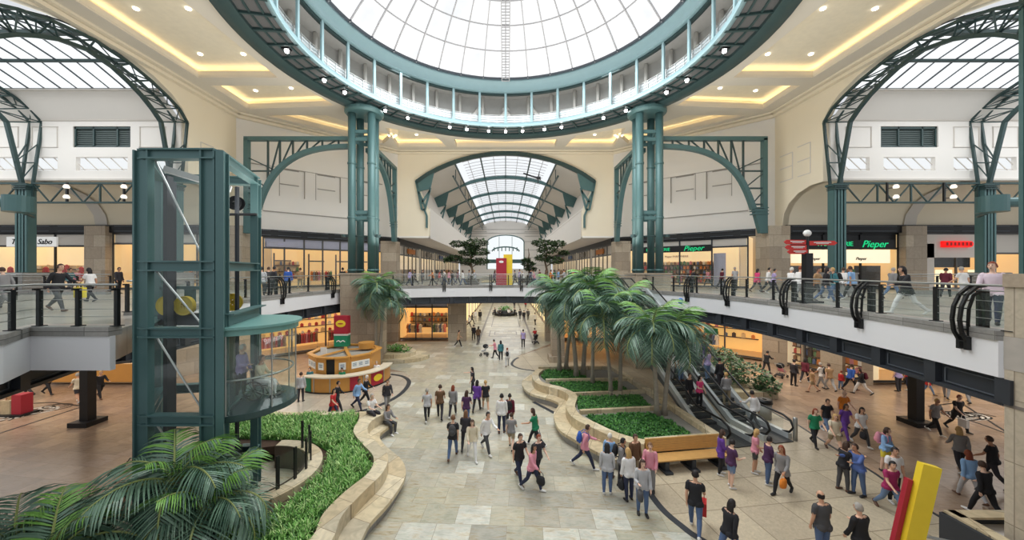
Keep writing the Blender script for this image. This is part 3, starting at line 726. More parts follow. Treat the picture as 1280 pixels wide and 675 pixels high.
# ------------------------------------------------------------------ arched lattice frames from the columns to the walls
def arched_frame(P, Q, label, zt=18.25, ze=10.6):
    """P: column end, Q: wall end (plan)"""
    P, Q = Vector((P[0], P[1], 0)), Vector((Q[0], Q[1], 0)); d = (Q-P); L = d.length; an = math.atan2(d.y, d.x)
    t = empty('arched_lattice_frame', (P.x, P.y, ze), an, label, 'steel frame', 'arched lattice frames of the crossing')
    H = zt-ze; k = L/8.6
    arc = [(0.0, H-.6), (2.2*k, H-.72), (4.0*k, H-1.15), (5.4*k, H-1.95), (6.4*k, H-3.0), (7.1*k, H-4.3), (7.6*k, H-5.7)]
    arc = [(p.x, p.y) for p in catmull([(a, b, 0) for a, b in arc], 3)]
    m = MB(); m.bar((0, 0, H), (L, 0, H), .42, .3); m.build('top_beam', TEAL, t)
    m = MB(); m.bar((L-.15, 0, 0), (L-.15, 0, H), .42, .32, (1, 0, 0)); m.build('end_post', TEAL, t)
    m = MB(); m.path([(a, 0, b) for a, b in arc], .42, .34)
    m.add([(7.55*k, y, H-5.7) for y in (-.2, .2)]+[(L-.1, y, H-5.7) for y in (-.2, .2)]+[(L-.55, y, 0) for y in (-.2, .2)]+[(L-.05, y, 0) for y in (-.2, .2)], [(0, 2, 6, 4), (1, 5, 7, 3), (0, 4, 5, 1), (4, 6, 7, 5), (2, 3, 7, 6), (0, 1, 3, 2)])
    for z in (H-5.6, H-5.85, H-6.1): m.box((L-.55, 0, z), (1.0*k+.2, .5, .08))
    m.build('curved_rib', TEAL, t)
    m = MB(); last = None
    for fr in (.14, .29, .43, .56, .68, .79):
        xx = L*fr; j = max(q_ for q_ in range(len(arc)-1) if arc[q_][0] <= xx); f_ = (xx-arc[j][0])/(arc[j+1][0]-arc[j][0]); a = (xx, arc[j][1]+f_*(arc[j+1][1]-arc[j][1])); m.bar((a[0], 0, a[1]), (a[0], 0, H), .1, .16)
        if last: m.bar((last[0], 0, H), (a[0], 0, a[1]), .08, .1)
        last = a
    last = (L, H-1.4)
    for zz in (H-2.6, H-4.0, H-5.3):
        j = min(range(len(arc)), key=lambda q_: abs(arc[q_][1]-zz)); m.bar((arc[j][0], 0, zz), (L, 0, zz), .1, .12); m.bar((arc[j][0], 0, zz), (L, 0, last[1]), .08, .08); last = (L, zz)
    m.build('lattice', TEALD, t)
for s_ in (-1, 1):
    side = 'left' if s_ < 0 else 'right'
    arched_frame((s_*12.3, 29.5), (s_*21.1, 29.5), 'arched teal frame spanning sideways from the %s tube column to the %s wall' % (side, side))
    arched_frame((s_*11.5, 30.4), (s_*11.6, 38.2), 'arched teal frame receding from the %s tube column to the back wall' % side)
    for (x, y, z1, sx, lab) in ((22.0, 30.0, 11.2, 1.7, 'granite pier at the %s corner of the octagon under the frame' % side), (12.4, 39.2, 10.7, 1.6, 'granite pier at the %s end of the far bridge' % side),
                                (33.2, 30.2, 11.2, 1.7, 'granite pier between the shops of the %s wing' % side), (44.0, 30.2, 11.2, 1.7, 'outer granite pier between the shops of the %s wing' % side)):
        m = MB(); m.box((s_*x, y, (UP+z1)/2), (sx, 1.6, z1-UP)); m.box((s_*x, y-.04, UP+.25), (sx+.12, 1.7, .5)); tag(m.build('granite_pier', STONE), lab, 'pier')
# ------------------------------------------------------------------ wing columns, arch trusses and tie beams
def wing_column_mesh():
    m = MB()
    for x in (-.28, .28):
        m.box((x, 0, 3.05), (.10, .62, 6.1)); 
    for x in (-.5, -.06, .06, .5): m.box((x, -.02, 3.05), (.07, .5, 6.1))
    m.box((0, .25, 3.05), (1.04, .08, 6.1)); m.box((-.28, -.28, 3.05), (.46, .06, 6.1)); m.box((.28, -.28, 3.05), (.46, .06, 6.1))
    m.box((0, 0, 6.12), (1.3, .8, .12)); return m.mesh('shaft', TEAL)
wcm = wing_column_mesh()
names = {23.2: 'at the mouth of the %s wing', 33.6: 'second from the mouth of the %s wing', 44.2: 'third from the mouth of the %s wing'}
OUTC = [(5.35, 13.6), (5.85, 18.2), (5.2, 18.9), (4.3, 19.35), (3.2, 19.8), (1.9, 20.15), (0, 20.38)]
INC = [(5.1, 13.6), (4.3, 17.6), (3.7, 18.2), (3.0, 18.75), (2.2, 19.2), (1.3, 19.6), (0, 19.85)]
for s_ in (-1, 1):
    side = 'left' if s_ < 0 else 'right'
    for X in (23.2, 33.6, 44.2):
        for yy, wh in ((25.5, 'far'), (14.9, 'near')):
            if wh == 'near' and X > 30: continue
            t = empty('wing_column', (s_*X, yy, 7.45), 0, 'teal steel %s column %s' % (wh, names[X] % side), 'column'); inst('shaft', wcm, t, sc_=(.8, .9, 1))
            m = MB(); m.box((0, 0, -.72), (1.5, 1.5, 1.46)); m.box((0, 0, -.05), (1.6, 1.6, .1)); m.build('plinth', KERB, t)
        t = empty('arch_truss', (s_*X, yc, 13.6), 0, 'arched steel lattice truss over the %s wing, %s' % (side, {23.2: 'at its mouth', 33.6: 'second bay', 44.2: 'third bay'}[X]), 'truss')
        o_ = OUTC+[(-a, b) for a, b in reversed(OUTC[:-1])]; i_ = INC+[(-a, b) for a, b in reversed(INC[:-1])]
        m = MB()
        for dx in (-.42, .42): m.path([(dx, a, b-13.6) for a, b in o_], .14, .14, (1, 0, 0))
        m.build('outer_chord', TEALD, t)
        m = MB(); m.path([(0, a, b-13.6) for a, b in i_], .2, .2, (1, 0, 0)); m.build('inner_chord', TEALD, t)
        m = MB()
        for j in range(1, len(o_)-1):
            for dx in (-.42, .42):
                m.bar((dx, o_[j][0], o_[j][1]-13.6), (0, i_[j][0], i_[j][1]-13.6), .07, .07)
                if j < len(o_)-1: m.bar((dx, o_[j][0], o_[j][1]-13.6), (0, i_[j+1][0], i_[j+1][1]-13.6), .06, .06)
            m.bar((-.42, o_[j][0], o_[j][1]-13.6), (.42, o_[j][0], o_[j][1]-13.6), .07, .07)
            if j < len(o_)-2: m.bar((-.42, o_[j][0], o_[j][1]-13.6), (.42, o_[j+1][0], o_[j+1][1]-13.6), .05, .05)
        m.build('lattice', TEALD, t)
        for sg in (-1, 1):
            m = MB()
            for dx in (-.42, .42):
                m.bar((dx, sg*5.5, 1.6), (0, sg*4.7, 1.4), .06, .06); m.bar((dx, sg*5.65, 3.0), (0, sg*4.7, 1.4), .06, .06); m.bar((dx, sg*5.5, 1.6), (0, sg*5.0, .2), .06, .06)
            m.bar((-.42, sg*5.5, 1.6), (.42, sg*5.5, 1.6), .07, .07)
            m.build('leg_lattice', TEALD, t)
        for sg in (-1, 1):
            m = MB()
            for z in (.0, -.12, -.24, -.36): m.box((0, sg*5.25, z), (1.05-.1*abs(z)*3, .7, .06))
            m.build('bearing', TEALD, t)
    for X0, X1, lab in ((23.7, 33.1, 'first'), (34.1, 43.7, 'second')):
        t = empty('tie_truss', (s_*X0, 25.5, 12.35), 0, 'slender lattice tie beam between the %s pair of columns in the %s wing' % (lab, side), 'truss'); L = (X1-X0)*s_
        m = MB(); m.bar((0, 0, 1.35), (L, 0, 1.35), .14, .14); m.build('top_chord', TEALD, t)
        m = MB(); m.bar((0, 0, 0), (L, 0, 0), .12, .12); m.build('bottom_chord', TEALD, t)
        m = MB(); n = 8
        for j in range(n):
            a, b = L*j/n, L*(j+1)/n
            m.bar((a, 0, 1.35 if j % 2 == 0 else 0), (b, 0, 0 if j % 2 == 0 else 1.35), .07, .07)
            if j % 2 == 1: m.bar((b, 0, 0), (b, 0, 1.35), .09, .09)
        m.build('lattice', TEALD, t)
        for fx in (.3, .72):
            u = empty('twin_floodlight', (s_*X0+L*fx, 25.3, 12.4), 0, 'white floodlight pair on the %s tie beam, %s wing, %s its mouth' % (lab, side, 'nearer' if fx < .5 else 'farther from'), 'light')
            m = MB(); m.bar((0, 0, 0), (0, 0, 1.3), .1, .1); m.bar((0, 0, .2), (.25, -.2, .2), .05, .05); m.bar((0, 0, .9), (.25, -.2, .9), .05, .05); m.build('bracket', BLACK, u)
            for z in (.2, .9):
                m = MB(); m.lathe([(0, -.05), (.15, -.05), (.18, .05), (.1, .2), (0, .2)], 12, (.3, -.3, z)); m.build('lamp', emitmat('flood_glow', (1, .92, .8, 1), 1.25), u, True)
# green drum and duct beside the outer column of each wing
for s_ in (-1, 1):
    side = 'left' if s_ < 0 else 'right'
    t = empty('duct_drum', (s_*30.2, 22.6, 11.2), 0, 'short green drum with a coned duct arm beside a column of the %s wing' % side, 'duct')
    m = MB(); m.lathe([(0, 0), (.68, 0), (.68, 1.0), (0, 1.0)], 24); m.build('drum', TEAL, t, False)
    m = MB(); m.tube([(s_*.6, -.1, .6), (s_*1.6, -.3, .6)], .3, 12); m.tube([(s_*1.5, -.3, .6), (s_*2.3, -.5, .7), (s_*4, -.8, .7)], [.3, .55, .55], 12); m.build('duct', TEAL, t)
    m = MB(); m.bar((s_*.3, .3, .9), (s_*2.6, 2.7, .9), .12, .12); m.bar((s_*.3, .3, .1), (s_*2.6, 2.7, .1), .12, .12); m.build('bracket', TEALD, t)
# ------------------------------------------------------------------ arches of the long gallery
gl = [(u, z) for u, z in ARC if abs(u) < 6.3]
for k, yy in enumerate((40.2, 50.5, 60.4, 70, 79.5, 88.5)):
    t = empty('gallery_arch', (0, yy, 11.4), 0, 'segmental teal arch of the long gallery roof, %s' % ('framing its mouth in the back wall', 'second of the row', 'third of the row', 'fourth of the row', 'fifth of the row', 'last of the row before the end wall')[k], 'arch')
    m = MB(); arc = [(u*.99, 0, z-11.4-.18) for u, z in ARC]
    m.path(arc, .3, .42, (0, 0, 1)); m.build('arch_rib', TEALD if k == 0 else TEAL, t)
    for s_ in (-1, 1):
        m = MB()
        m.sheet([(s_*9.9, 6.0), (s_*7.9, 6.95), (s_*8.3, 5.2), (s_*9.55, 4.9)], lambda u, v, w_: (u, w_-.1, v), .2)
        for a, b in (((9.9, 6.1), (9.25, 2.9)), ((8.3, 5.3), (8.9, 2.9)), ((9.25, 2.9), (8.9, 2.9)), ((9.6, 4.9), (8.9, 3.2)), ((8.35, 5.0), (9.3, 3.6)), ((9.0, 3.0), (8.7, 2.2)), ((8.7, 2.2), (8.7, .9))):
            m.bar((s_*a[0], 0, a[1]), (s_*b[0], 0, b[1]), .2, .2, (0, 1, 0))
        m.build('haunch_bracket', TEAL, t)
t = empty('gallery_skylight', (0, 41, 19.5), 0, 'long curved glass roof of the gallery behind the back wall', 'skylight')
m = MB(); vv = []
gp_ = [(-6, 19.55)]+[(u, z+.05) for u, z in ARC if abs(u) < 5.9]+[(6, 19.55)]
for u, z in gp_: vv += [(u, 0, z-19.5), (u, 55, z-19.5)]
m.add(vv, [(2*i, 2*i+1, 2*i+3, 2*i+2) for i in range(len(gp_)-1)]); m.build('pane', emitmat('gallery_glass', (.93, .965, 1, 1), 1.02), t)
m = MB()
for u in (-5.7, -2.85, 0, 2.85, 5.7):
    z = 17.55+3.15*(1-(u/9.9)**2)**.9-19.6; m.bar((u, 0, z), (u, 55, z), .14 if u else .1, .22)
m.build('purlin', TEALD, t)
m = MB()
for j in range(46):
    y = .6+j*1.2; m.path([(u, y, z-19.5-.07) for u, z in gp_[1:-1]], .05, .05)
for u in (-4.3, -1.4, 1.4, 4.3):
    z = 17.55+3.15*(1-(u/9.9)**2)**.9-19.55; m.bar((u, 0, z), (u, 55, z), .05, .06)
m.build('glazing_bar', RIB, t)
m = MB()
for s_ in (-1, 1):
    m.tube([(s_*5.9, 41, 18.2), (s_*5.9, 95, 18.2)], .12, 6)
    for yy in range(43, 95, 5): m.bar((s_*5.9, yy, 18.2), (s_*5.9, yy, 19.5), .08, .08)
tag(m.build('cable_rail', TEALD), 'pair of thin steel rails hung below the gallery glass roof', 'rail')
m = MB(); m.bar((2.2, 45, 19.6), (4.4, 45.5, 19.0), .12, .16); m.bar((4.0, 45.2, 18.4), (4.2, 45.3, 19.9), .1, .1); m.box((4.1, 45.3, 19.1), (.5, .3, .3))
tag(m.build('roof_antenna', BLACK), 'dark cross-shaped fixture hung under the glass of the gallery roof', 'fixture')

for s_ in (-1, 1):
    m = MB(); m.box((s_*23.0, 16.1, 13.3), (.2, .3, 14.6)); m.box((s_*23.0, 16.1, 13.3), (.3, .06, 14.6)); tag(m.build('steel_post', TEAL), 'tall slim teal post at the near edge of the %s wing mouth' % ('left' if s_ < 0 else 'right'), 'post')
# ------------------------------------------------------------------ lift shaft with the round glass car
FL, FRt, BRt, BLt = Vector((-9.85, 9.9, 0)), Vector((-7.85, 9.9, 0)), Vector((-8.85, 12.9, 0)), Vector((-11.75, 12.4, 0))
t = empty('lift_shaft', (-10, 10, 0), 0, 'tall open lift shaft of teal steel sections left of the plaza', 'lift shaft'); O = Vector((-10, 10, 0))
def hpost(p, a, h=10.85, w=.46):
    m = MB(); M = Matrix.Rotation(a, 3, 'Z'); b = p-O
    for y in (-w/2, w/2): m.box(b+M @ Vector((0, y, h/2)), (w*.55, .05, h), M=M)
    m.box(b+Vector((0, 0, h/2)), (.05, w, h), M=M); return m
for p, a, w_ in ((FL, R(90), .36), (FRt+Vector((-.2, 0, 0)), R(90), .36), (BRt, R(20), .4), (BLt, R(20), .4), (FRt+Vector((0.06, .12, 0)), R(18), .34)):
    hpost(p, a, 10.85, w_).build('post', TEAL, t)
for z in (10.75, 7.72, 5.92, 3.55, 1.3):
    m = MB()
    for a, b in ((FL, FRt), (FRt, BRt), (BRt, BLt), (BLt, FL)):
        a_, b_ = a-O, b-O; m.bar((a_.x, a_.y, z+.12), (b_.x, b_.y, z+.12), .26, .04); m.bar((a_.x, a_.y, z-.12), (b_.x, b_.y, z-.12), .26, .04); m.bar((a_.x, a_.y, z), (b_.x, b_.y, z), .06, .22)
    m.build('cross_beam', TEAL, t)
m = MB()
for z0, z1 in ((7.6, 6.05), (5.8, 3.7), (3.4, 1.5), (10.6, 7.9)):
    a, b = FL.lerp(FRt, .12)-O, FL.lerp(FRt, .78)-O; m.tube([(a.x, a.y+.1, z0), (b.x, b.y+.1, z1)], .025, 6)
    a, b = FRt.lerp(BRt, .1)-O, FRt.lerp(BRt, .9)-O
m.build('bracing_rod', STEEL, t)
m = MB()
for f in (.3, .55):
    a = FL.lerp(BLt, f)-O; m.box((a.x+.55, a.y, 5.2), (.12, .2, 10.3))
m.box((.6, 2.2, 5.2), (.16, .16, 10.4)); m.box((1.0, 2.2, 5.2), (.08, .1, 10.4)); m.build('guide_rail', DARK, t)
m = MB(); m.bar((.25, .4, 10.5), (1.55, 1.2, 10.1), .22, .16); m.build('top_gutter', mat('grey_white_panel', rgb(196, 196, 196)), t)
m = MB()
for a, b in ((FL, FRt), (FL, BLt), (BLt, BRt)):
    a_, b_ = a-O, b-O; m.add([(a_.x, a_.y, .0), (b_.x, b_.y, .0), (b_.x, b_.y, 10.6), (a_.x, a_.y, 10.6)], [(0, 1, 2, 3)])
m.build('glass_panel', GLASSG, t, fixn=False)
YEL = mat('yellow_pulley', rgb(214, 186, 62), .4)
g = empty('lift_machinery', (-9.95, 11.3, 6.15), 0, 'teal counterweight frame with yellow pulleys inside the lift shaft', 'machinery')
m = MB(); m.box((0, .3, .9), (2.1, .08, .1)); m.box((0, .3, -.25), (2.1, .08, .1)); m.box((-1.0, .3, .3), (.08, .08, 1.2)); m.box((1.0, .3, .3), (.08, .08, 1.2)); m.box((.5, .3, 0), (.35, .3, .5)); m.box((-.1, .3, .5), (.25, .15, .7)); m.build('frame', TEAL, g)
m = MB(); m.box((-.3, .35, -.1), (1.5, .3, .35)); m.box((.6, .5, -.3), (.5, .4, .5)); m.build('motor', DARKP, g)
for x, y in ((-.6, .05), (-.05, .05), (.22, .9), (.5, 1.3)):
    m = MB(); m.lathe([(.1, -.05), (.24, -.05), (.3, -.07), (.3, .07), (.24, .05), (.1, .05), (.1, -.05)], 24)
    for k in range(3): m.box((0, 0, 0), (.5, .05, .05), R(60*k))
    o = m.build('pulley', YEL, g); o.location = (x, y, .35); o.rotation_euler = (R(90), 0, R(25 if x > .1 else 0))
# bell on the bracket
g = empty('cable_reel', (-9.25, 12.5, 9.9), 0, 'black cable reel on a bracket at the back of the lift shaft', 'reel')
m = MB(); m.lathe([(.07, -.1), (.24, -.1), (.24, -.08), (.1, -.07), (.1, .07), (.24, .08), (.24, .1), (.07, .1)], 20)
o = m.build('reel', BLACK, g); o.rotation_euler = (R(90), 0, 0)
m = MB(); m.bar((-.3, 0, -.38), (.7, 0, -.38), .08, .08); m.bar((0, 0, -.38), (0, 0, 0), .06, .06); m.build('bracket', BLACK, g)
# car
mid = (FRt+BRt)/2; dd = (BRt-FRt).normalized(); nn = Vector((dd.y, -dd.x, 0)); an = math.atan2(dd.y, dd.x)
CR = 1.45
t = empty('lift_car', (mid.x, mid.y, 3.55), an-math.pi, 'half round glass lift car with teal roof and floor carrying a wheelchair user', 'lift car')
# local frame: +Y is outwards from the shaft (away from posts), X along the shaft side
out_local = Matrix.Rotation(-(an-math.pi), 3, 'Z') @ nn; sg = 1 if out_local.y > 0 else -1
def half(r, n=20, y0=.1): return [(-r, y0*sg)]+[(-r*math.cos(math.pi*k/n), sg*(y0+.05+r*.98*math.sin(math.pi*k/n))) for k in range(n+1)]+[(r, y0*sg)]
m = MB(); m.prism(half(CR+.06), 2.22, 2.46); m.prism(half(CR+.16), 2.40, 2.47); m.build('roof', mat('lift_roof_teal', rgb(112, 158, 152), .4), t)
m = MB(); m.box((0, sg*.1, 2.62), (2.9, .1, .4)); m.box((0, sg*.2, 2.82), (2.9, .3, .04)); m.build('roof_upstand', TEAL, t)
m = MB(); m.prism(half(CR+.04), -.16, .0); m.prism(half(CR-.3), -.3, -.16); m.build('floor_plate', TEALD, t)
q = half(CR)[1:-1]
m = MB(); m.wallstrip(q, 0.0, 2.24, 0, .015); m.build('curved_glass', GLASSG, t, True)
m = MB()
for k in (0, 5, 10, 15, 20): m.tube([(q[k][0], q[k][1], 0), (q[k][0], q[k][1], 2.24)], .02, 6)
m.build('glass_fin', STEEL, t)
m = MB(); m.tube([(a*.94, b*.94, .95) for a, b in q], .03, 8); m.build('handrail', STEEL, t, True)
m = MB()
for x in (-1.4, 1.4): m.box((x, sg*.06, 1.15), (.1, .1, 2.3))
m.box((.9, sg*.06, 1.1), (.7, .05, 2.2)); m.build('door_frame', TEALD, t)
CARF = Vector((mid.x, mid.y, 3.55)); CARN = nn; CARD = dd
# pit around the foot of the lift: curved stone curb with glass balustrade
PCN = Vector((-8.7, 12.2)); PR = 1.88
t = empty('lift_pit', (PCN.x, PCN.y, 0), 0, 'round stone pit edge with curved glass balustrade at the foot of the lift', 'pit')
a0, a1 = R(-75), R(95)
m = MB(); m.lathe([(PR-.05, 0), (PR-.05, .85), (PR+.42, .85), (PR+.42, 0)], 36, a0=a0, a1=a1); m.build('curb', SEAT, t)
m = MB(); m.lathe([(PR-.12, -.02), (PR-.12, .86)], 36, a0=a0, a1=a1); m.build('pit_wall', mat('pit_wall_brown', rgb(96, 82, 70), .7), t)
m = MB(); m.lathe([(PR+.04, .85), (PR+.04, 1.85)], 30, a0=R(-30), a1=R(60)); m.build('glass_panel', GLASSG, t, True)
m = MB()
for k in range(6): a = R(-30+18*k); m.box(((PR+.04)*math.cos(a), (PR+.04)*math.sin(a), 1.35), (.05, .1, 1.05), a)
m.build('glass_post', BLACK, t)
m = MB(); m.prism([(-1.5+PCN.x, 11.2), (-.4+PCN.x, 11.2), (-.4+PCN.x, 12.6), (-1.5+PCN.x, 12.6)], 0.02, 1.6); 
tag(m.build('lift_buffer_box', DARK), 'dark machine box at the bottom of the lift pit', 'box')

# ------------------------------------------------------------------ escalators
EB, ET = Vector((11.05, 17.0, 0)), Vector((8.9, 28.3, UP))
d2 = Vector((ET.x-EB.x, ET.y-EB.y, 0)); EL = d2.length; ea = math.atan2(d2.y, d2.x)-math.pi/2; eu = d2.normalized(); en = Vector((eu.y, -eu.x, 0))
def esc_z(u):   # step height along the run
    if u < 1.0: return 0.05
    if u > EL-1.0: return UP
    return .05+(u-1.0)/(EL-2.0)*(UP-.05)
RUBBER = mat('black_rubber', rgb(22, 22, 24), .35); STEP = tilemat('grooved_step', .05, .4, [rgb(70, 72, 74), rgb(62, 64, 66)], rgb(30, 30, 30), .01, 0, .5, 0, .1)
for k, (off, lab) in enumerate(((-1.0, 'left'), (1.0, 'right'))):
    c = EB+en*off
    t = empty('escalator', (c.x, c.y, 0), ea, '%s escalator of the pair rising from the beige floor to the upper gallery' % lab, 'escalator')
    prof = [(-1.0, 0.03)]+[(u, esc_z(u)) for u in (0, 1.0, 1.01)]+[(EL-1.0, UP), (EL, UP)]
    m = MB()
    for j in range(int((EL-2)/.36)):
        u = 1.0+j*.36; z = esc_z(u+.18); m.box((0, u+.18, z-.1), (1.0, .37, .2))
    m.box((0, -.1, .02), (1.0, 2.2, .05)); m.box((0, EL-.4, UP-.02), (1.0, 1.4, .06)); m.build('step', STEP, t)
    for s2 in (-1, 1):
        x = s2*.62
        m = MB(); low = [(0, .0), (1.0, 0.0), (EL-1.0, UP-.35), (EL+.4, UP-.1)]; vs = []
        base = [(-.6, .25), (1.0, .28), (EL-1, UP+.23), (EL+.5, UP+.23)]; topg = [(-.6, .95), (1.0, 1.0), (EL-1, UP+.95), (EL+.5, UP+.95)]
        for i in range(3): m.add([(x, base[i][0], base[i][1]), (x, base[i+1][0], base[i+1][1]), (x, topg[i+1][0], topg[i+1][1]), (x, topg[i][0], topg[i][1])], [(0, 1, 2, 3)])
        m.build('glass_balustrade', GLASSG, t, fixn=False)
        m = MB(); hr = [(-.55, .22), (-.9, .32), (-1.08, .58), (-.95, .85), (-.6, .98), (1.0, 1.03), (EL-1, UP+.98), (EL+.5, UP+.98), (EL+.9, UP+.6), (EL+.6, UP+.25)]
        m.tube([(x, a, b) for a, b in hr], .05, 8); m.build('handrail', RUBBER, t, True)
        m = MB(); sk = [(-.9, .12), (1.0, .14), (EL-1, UP+.12), (EL+.6, UP+.12)]
        m.path([(x+s2*.03, a, b) for a, b in sk], .22, .26); m.build('skirt', mat('light_steel', rgb(200, 205, 206), .35, .3), t)
        m = MB()
        vs = []
        for a, b in [(0.2, 0.05), (1.2, .1), (EL-1, UP-.1), (EL+.5, UP-.05)]: vs += [(x+s2*.1, a, b), (x+s2*.1, a, max(0, b-1.0))]
        m.add(vs, [(0, 1, 3, 2), (2, 3, 5, 4), (4, 5, 7, 6)]); m.build('side_cladding', mat('cladding_grey', rgb(120, 124, 126), .4, .3), t, fixn=False)
# ------------------------------------------------------------------ planters, seats, beds
def cm(pts, n=5): return [(p.x, p.y) for p in catmull([(a, b, 0) for a, b in pts], n)]
WOOD = mat('warm_wood', rgb(206, 160, 96), .45, 0, .12, 5)
ORW = mat('orange_wood_veneer', rgb(206, 148, 72), .4, 0, .1, 2)
L1 = cm([(-7.0, 17.4), (-6.65, 16.5), (-6.4, 15.3), (-5.6, 14.2), (-4.8, 13.2), (-4.57, 12.2), (-4.9, 11.1), (-5.06, 10.1), (-4.9, 9.2), (-5.2, 8), (-5.6, 6.5)])
L2 = cm([(-5.55, 17.4), (-6.0, 16.3), (-5.75, 15.2), (-5.0, 14.2), (-4.3, 13.3), (-4.1, 12.2), (-4.35, 11.0), (-4.5, 10), (-4.35, 9.1), (-4.6, 8), (-5.0, 6.5)])
L3 = cm([(-5.15, 17.3), (-5.5, 16.0), (-5.0, 15.0), (-3.95, 13.8), (-3.5, 12.7), (-3.6, 11.3), (-3.85, 10.3), (-3.85, 9.4), (-4.1, 8), (-4.5, 6.5)])
t = empty('garden_seat_wall', (-5, 12, 0), 0, 'wavy stepped sandstone seat wall around the left garden bed', 'seat wall')
def P2(pts): return [(a+5, b-12) for a, b in pts]
m = MB(); m.prism(P2(L1)+P2(L2)[::-1], 0, .86); m.build('wall', SEAT, t)
m = MB(); m.prism(P2(L2)+P2(L3)[::-1], .3, .43); m.build('seat', SEAT, t)
L3i = [(a-.12, b) for a, b in L3]
m = MB(); m.prism(P2(L2)+P2(L3i)[::-1], 0, .3); m.build('seat_base', KERB, t)
m = MB(); m.prism([(-2, 5.4), (-2, 5.05), (-7.2, 5.05), (-7.2, 5.4)], 0, .84); m.build('back_wall', SEAT, t)
hole = [(-12.3, 13.1), (-12.3, 9.3), (-7.7, 9.3)]+[(PCN.x+2.32*math.cos(R(a)), PCN.y+2.32*math.sin(R(a))) for a in range(-55, 111, 11)]
bed = L1+[(-5.6, 4.5), (-14.2, 4.5), (-14.2, 8.5), (-12.6, 9.2), (-12.6, 17.1)]
m = MB(); m.prism(bed, .3, .62, [hole]); o = m.build('garden_soil', SOIL); tag(o, 'dark earth of the left garden bed below the palms', 'soil', kind='stuff')
# right planter with four tiers
W1 = cm([(2.6, 24.8), (2.15, 23.6), (2.25, 22), (3.3, 21.0), (3.85, 19.7), (3.45, 18.1), (3.5, 17.0), (3.95, 16.2), (4.6, 15.2), (5.1, 14.75), (5.6, 14.5)])
W2 = cm([(2.2, 25.0), (1.7, 23.5), (1.9, 21.7), (3.0, 20.6), (3.4, 19.6), (3.0, 18.2), (3.05, 16.8), (3.55, 15.85), (4.25, 14.85), (4.8, 14.3), (5.35, 14.1)])
W3 = cm([(1.7, 25.1), (1.05, 23.4), (1.35, 21.4), (2.55, 20.2), (2.85, 19.5), (2.4, 18.2), (2.4, 16.5), (2.95, 15.4), (3.6, 14.4), (4.3, 13.7), (5.1, 13.5)])
t = empty('planter_seat_wall', (4, 19, 0), 0, 'wavy stepped sandstone seat wall around the palm planter in the middle', 'seat wall')
def P3(pts): return [(a-4, b-19) for a, b in pts]
m = MB(); m.prism(P3(W1)+P3(W2)[::-1], 0, .86); m.build('wall', SEAT, t)
m = MB(); m.prism(P3(W2)+P3(W3)[::-1], .3, .43); m.build('seat', SEAT, t)
m = MB(); m.prism(P3(W2)+P3([(a+.13, b) for a, b in W3])[::-1], 0, .3); m.build('seat_base', KERB, t)
RW = [(8.75, 14.6), (7.55, 25.6), (2.6, 25.6), (2.2, 25.0)]
m = MB(); m.path([(5.6-4, 14.5-19, .65), (8.75-4, 15.0-19, .65)], .3, .44); m.path([(8.7-4, 14.6-19, .68), (7.5-4, 25.6-19, .68)], .34, .42); m.path([(7.5-4, 25.6-19, .65), (2.3-4, 25.5-19, .65)], .3, .42); m.build('side_wall', SEAT, t)
DIV = [((2.5, 22.6), (7.7, 22.9)), ((3.75, 20.1), (7.9, 20.6)), ((3.6, 17.6), (8.2, 18.2))]
m = MB()
for a, b in DIV: m.path([(a[0]-4, a[1]-19, .72), (b[0]-4, b[1]-19, .72)], .2, .26)
m.build('divider', SEAT, t)
GRAV = mat('grey_gravel', rgb(146, 142, 134), .9, 0, .25, 40, bump=.5)
bed2 = W1+[(8.55, 15.0), (7.4, 25.5), (2.6, 25.5)]
m = MB(); m.prism(bed2, .4, .66); tag(m.build('planter_gravel', GRAV), 'grey gravel filling the palm planter', 'gravel', kind='stuff')
def inside(p, poly):
    x, y = p; c = False; j = len(poly)-1
    for i in range(len(poly)):
        xi, yi = poly[i]; xj, yj = poly[j]
        if (yi > y) != (yj > y) and x < (xj-xi)*(y-yi)/(yj-yi)+xi: c = not c
        j = i
    return c
def tufts(poly, n, z, hmin, hmax, blades, spread, seed, holes=(), wid=.03):
    rnd = random.Random(seed); m = MB(); xs = [p[0] for p in poly]; ys = [p[1] for p in poly]; k = 0
    while k < n:
        x, y = rnd.uniform(min(xs), max(xs)), rnd.uniform(min(ys), max(ys))
        if not inside((x, y), poly) or any(inside((x, y), h) for h in holes): continue
        k += 1
        for b in range(blades):
            a = rnd.uniform(0, 6.283); h = rnd.uniform(hmin, hmax); s = spread*rnd.uniform(.4, 1.1); c, sn = math.cos(a), math.sin(a); w_ = wid*rnd.uniform(.7, 1.3)
            px, py = -sn*w_/2, c*w_/2
            m.cur = rnd.choice((0, 0, 1, 2))
            q = [(0, 0, 1.), (.35, .75, .9), (.8, 1.0, .6), (1.15, .8, .08)]
            vs = []
            for u, v, ww in q: vs += [(x+c*s*u-px*ww, y+sn*s*u-py*ww, z+h*v), (x+c*s*u+px*ww, y+sn*s*u+py*ww, z+h*v)]
            m.add(vs, [(0, 1, 3, 2), (2, 3, 5, 4), (4, 5, 7, 6)])
    return m
GR1 = mat('fresh_green_blade', rgb(124, 178, 84), .55, 0, .2, 6); GR2 = mat('pale_green_blade', rgb(186, 216, 140), .55, 0, .15, 6); GR3 = mat('deep_green_blade', rgb(66, 118, 46), .55, 0, .2, 6)
bedg = [(a-.12, b) for a, b in L1]+[(-5.8, 6.2), (-8.6, 6.2), (-8.6, 9.2), (-6.3, 10.5), (-6.0, 12.2), (-6.5, 13.8), (-7.9, 14.9), (-12.3, 15.2), (-12.3, 16.9)]
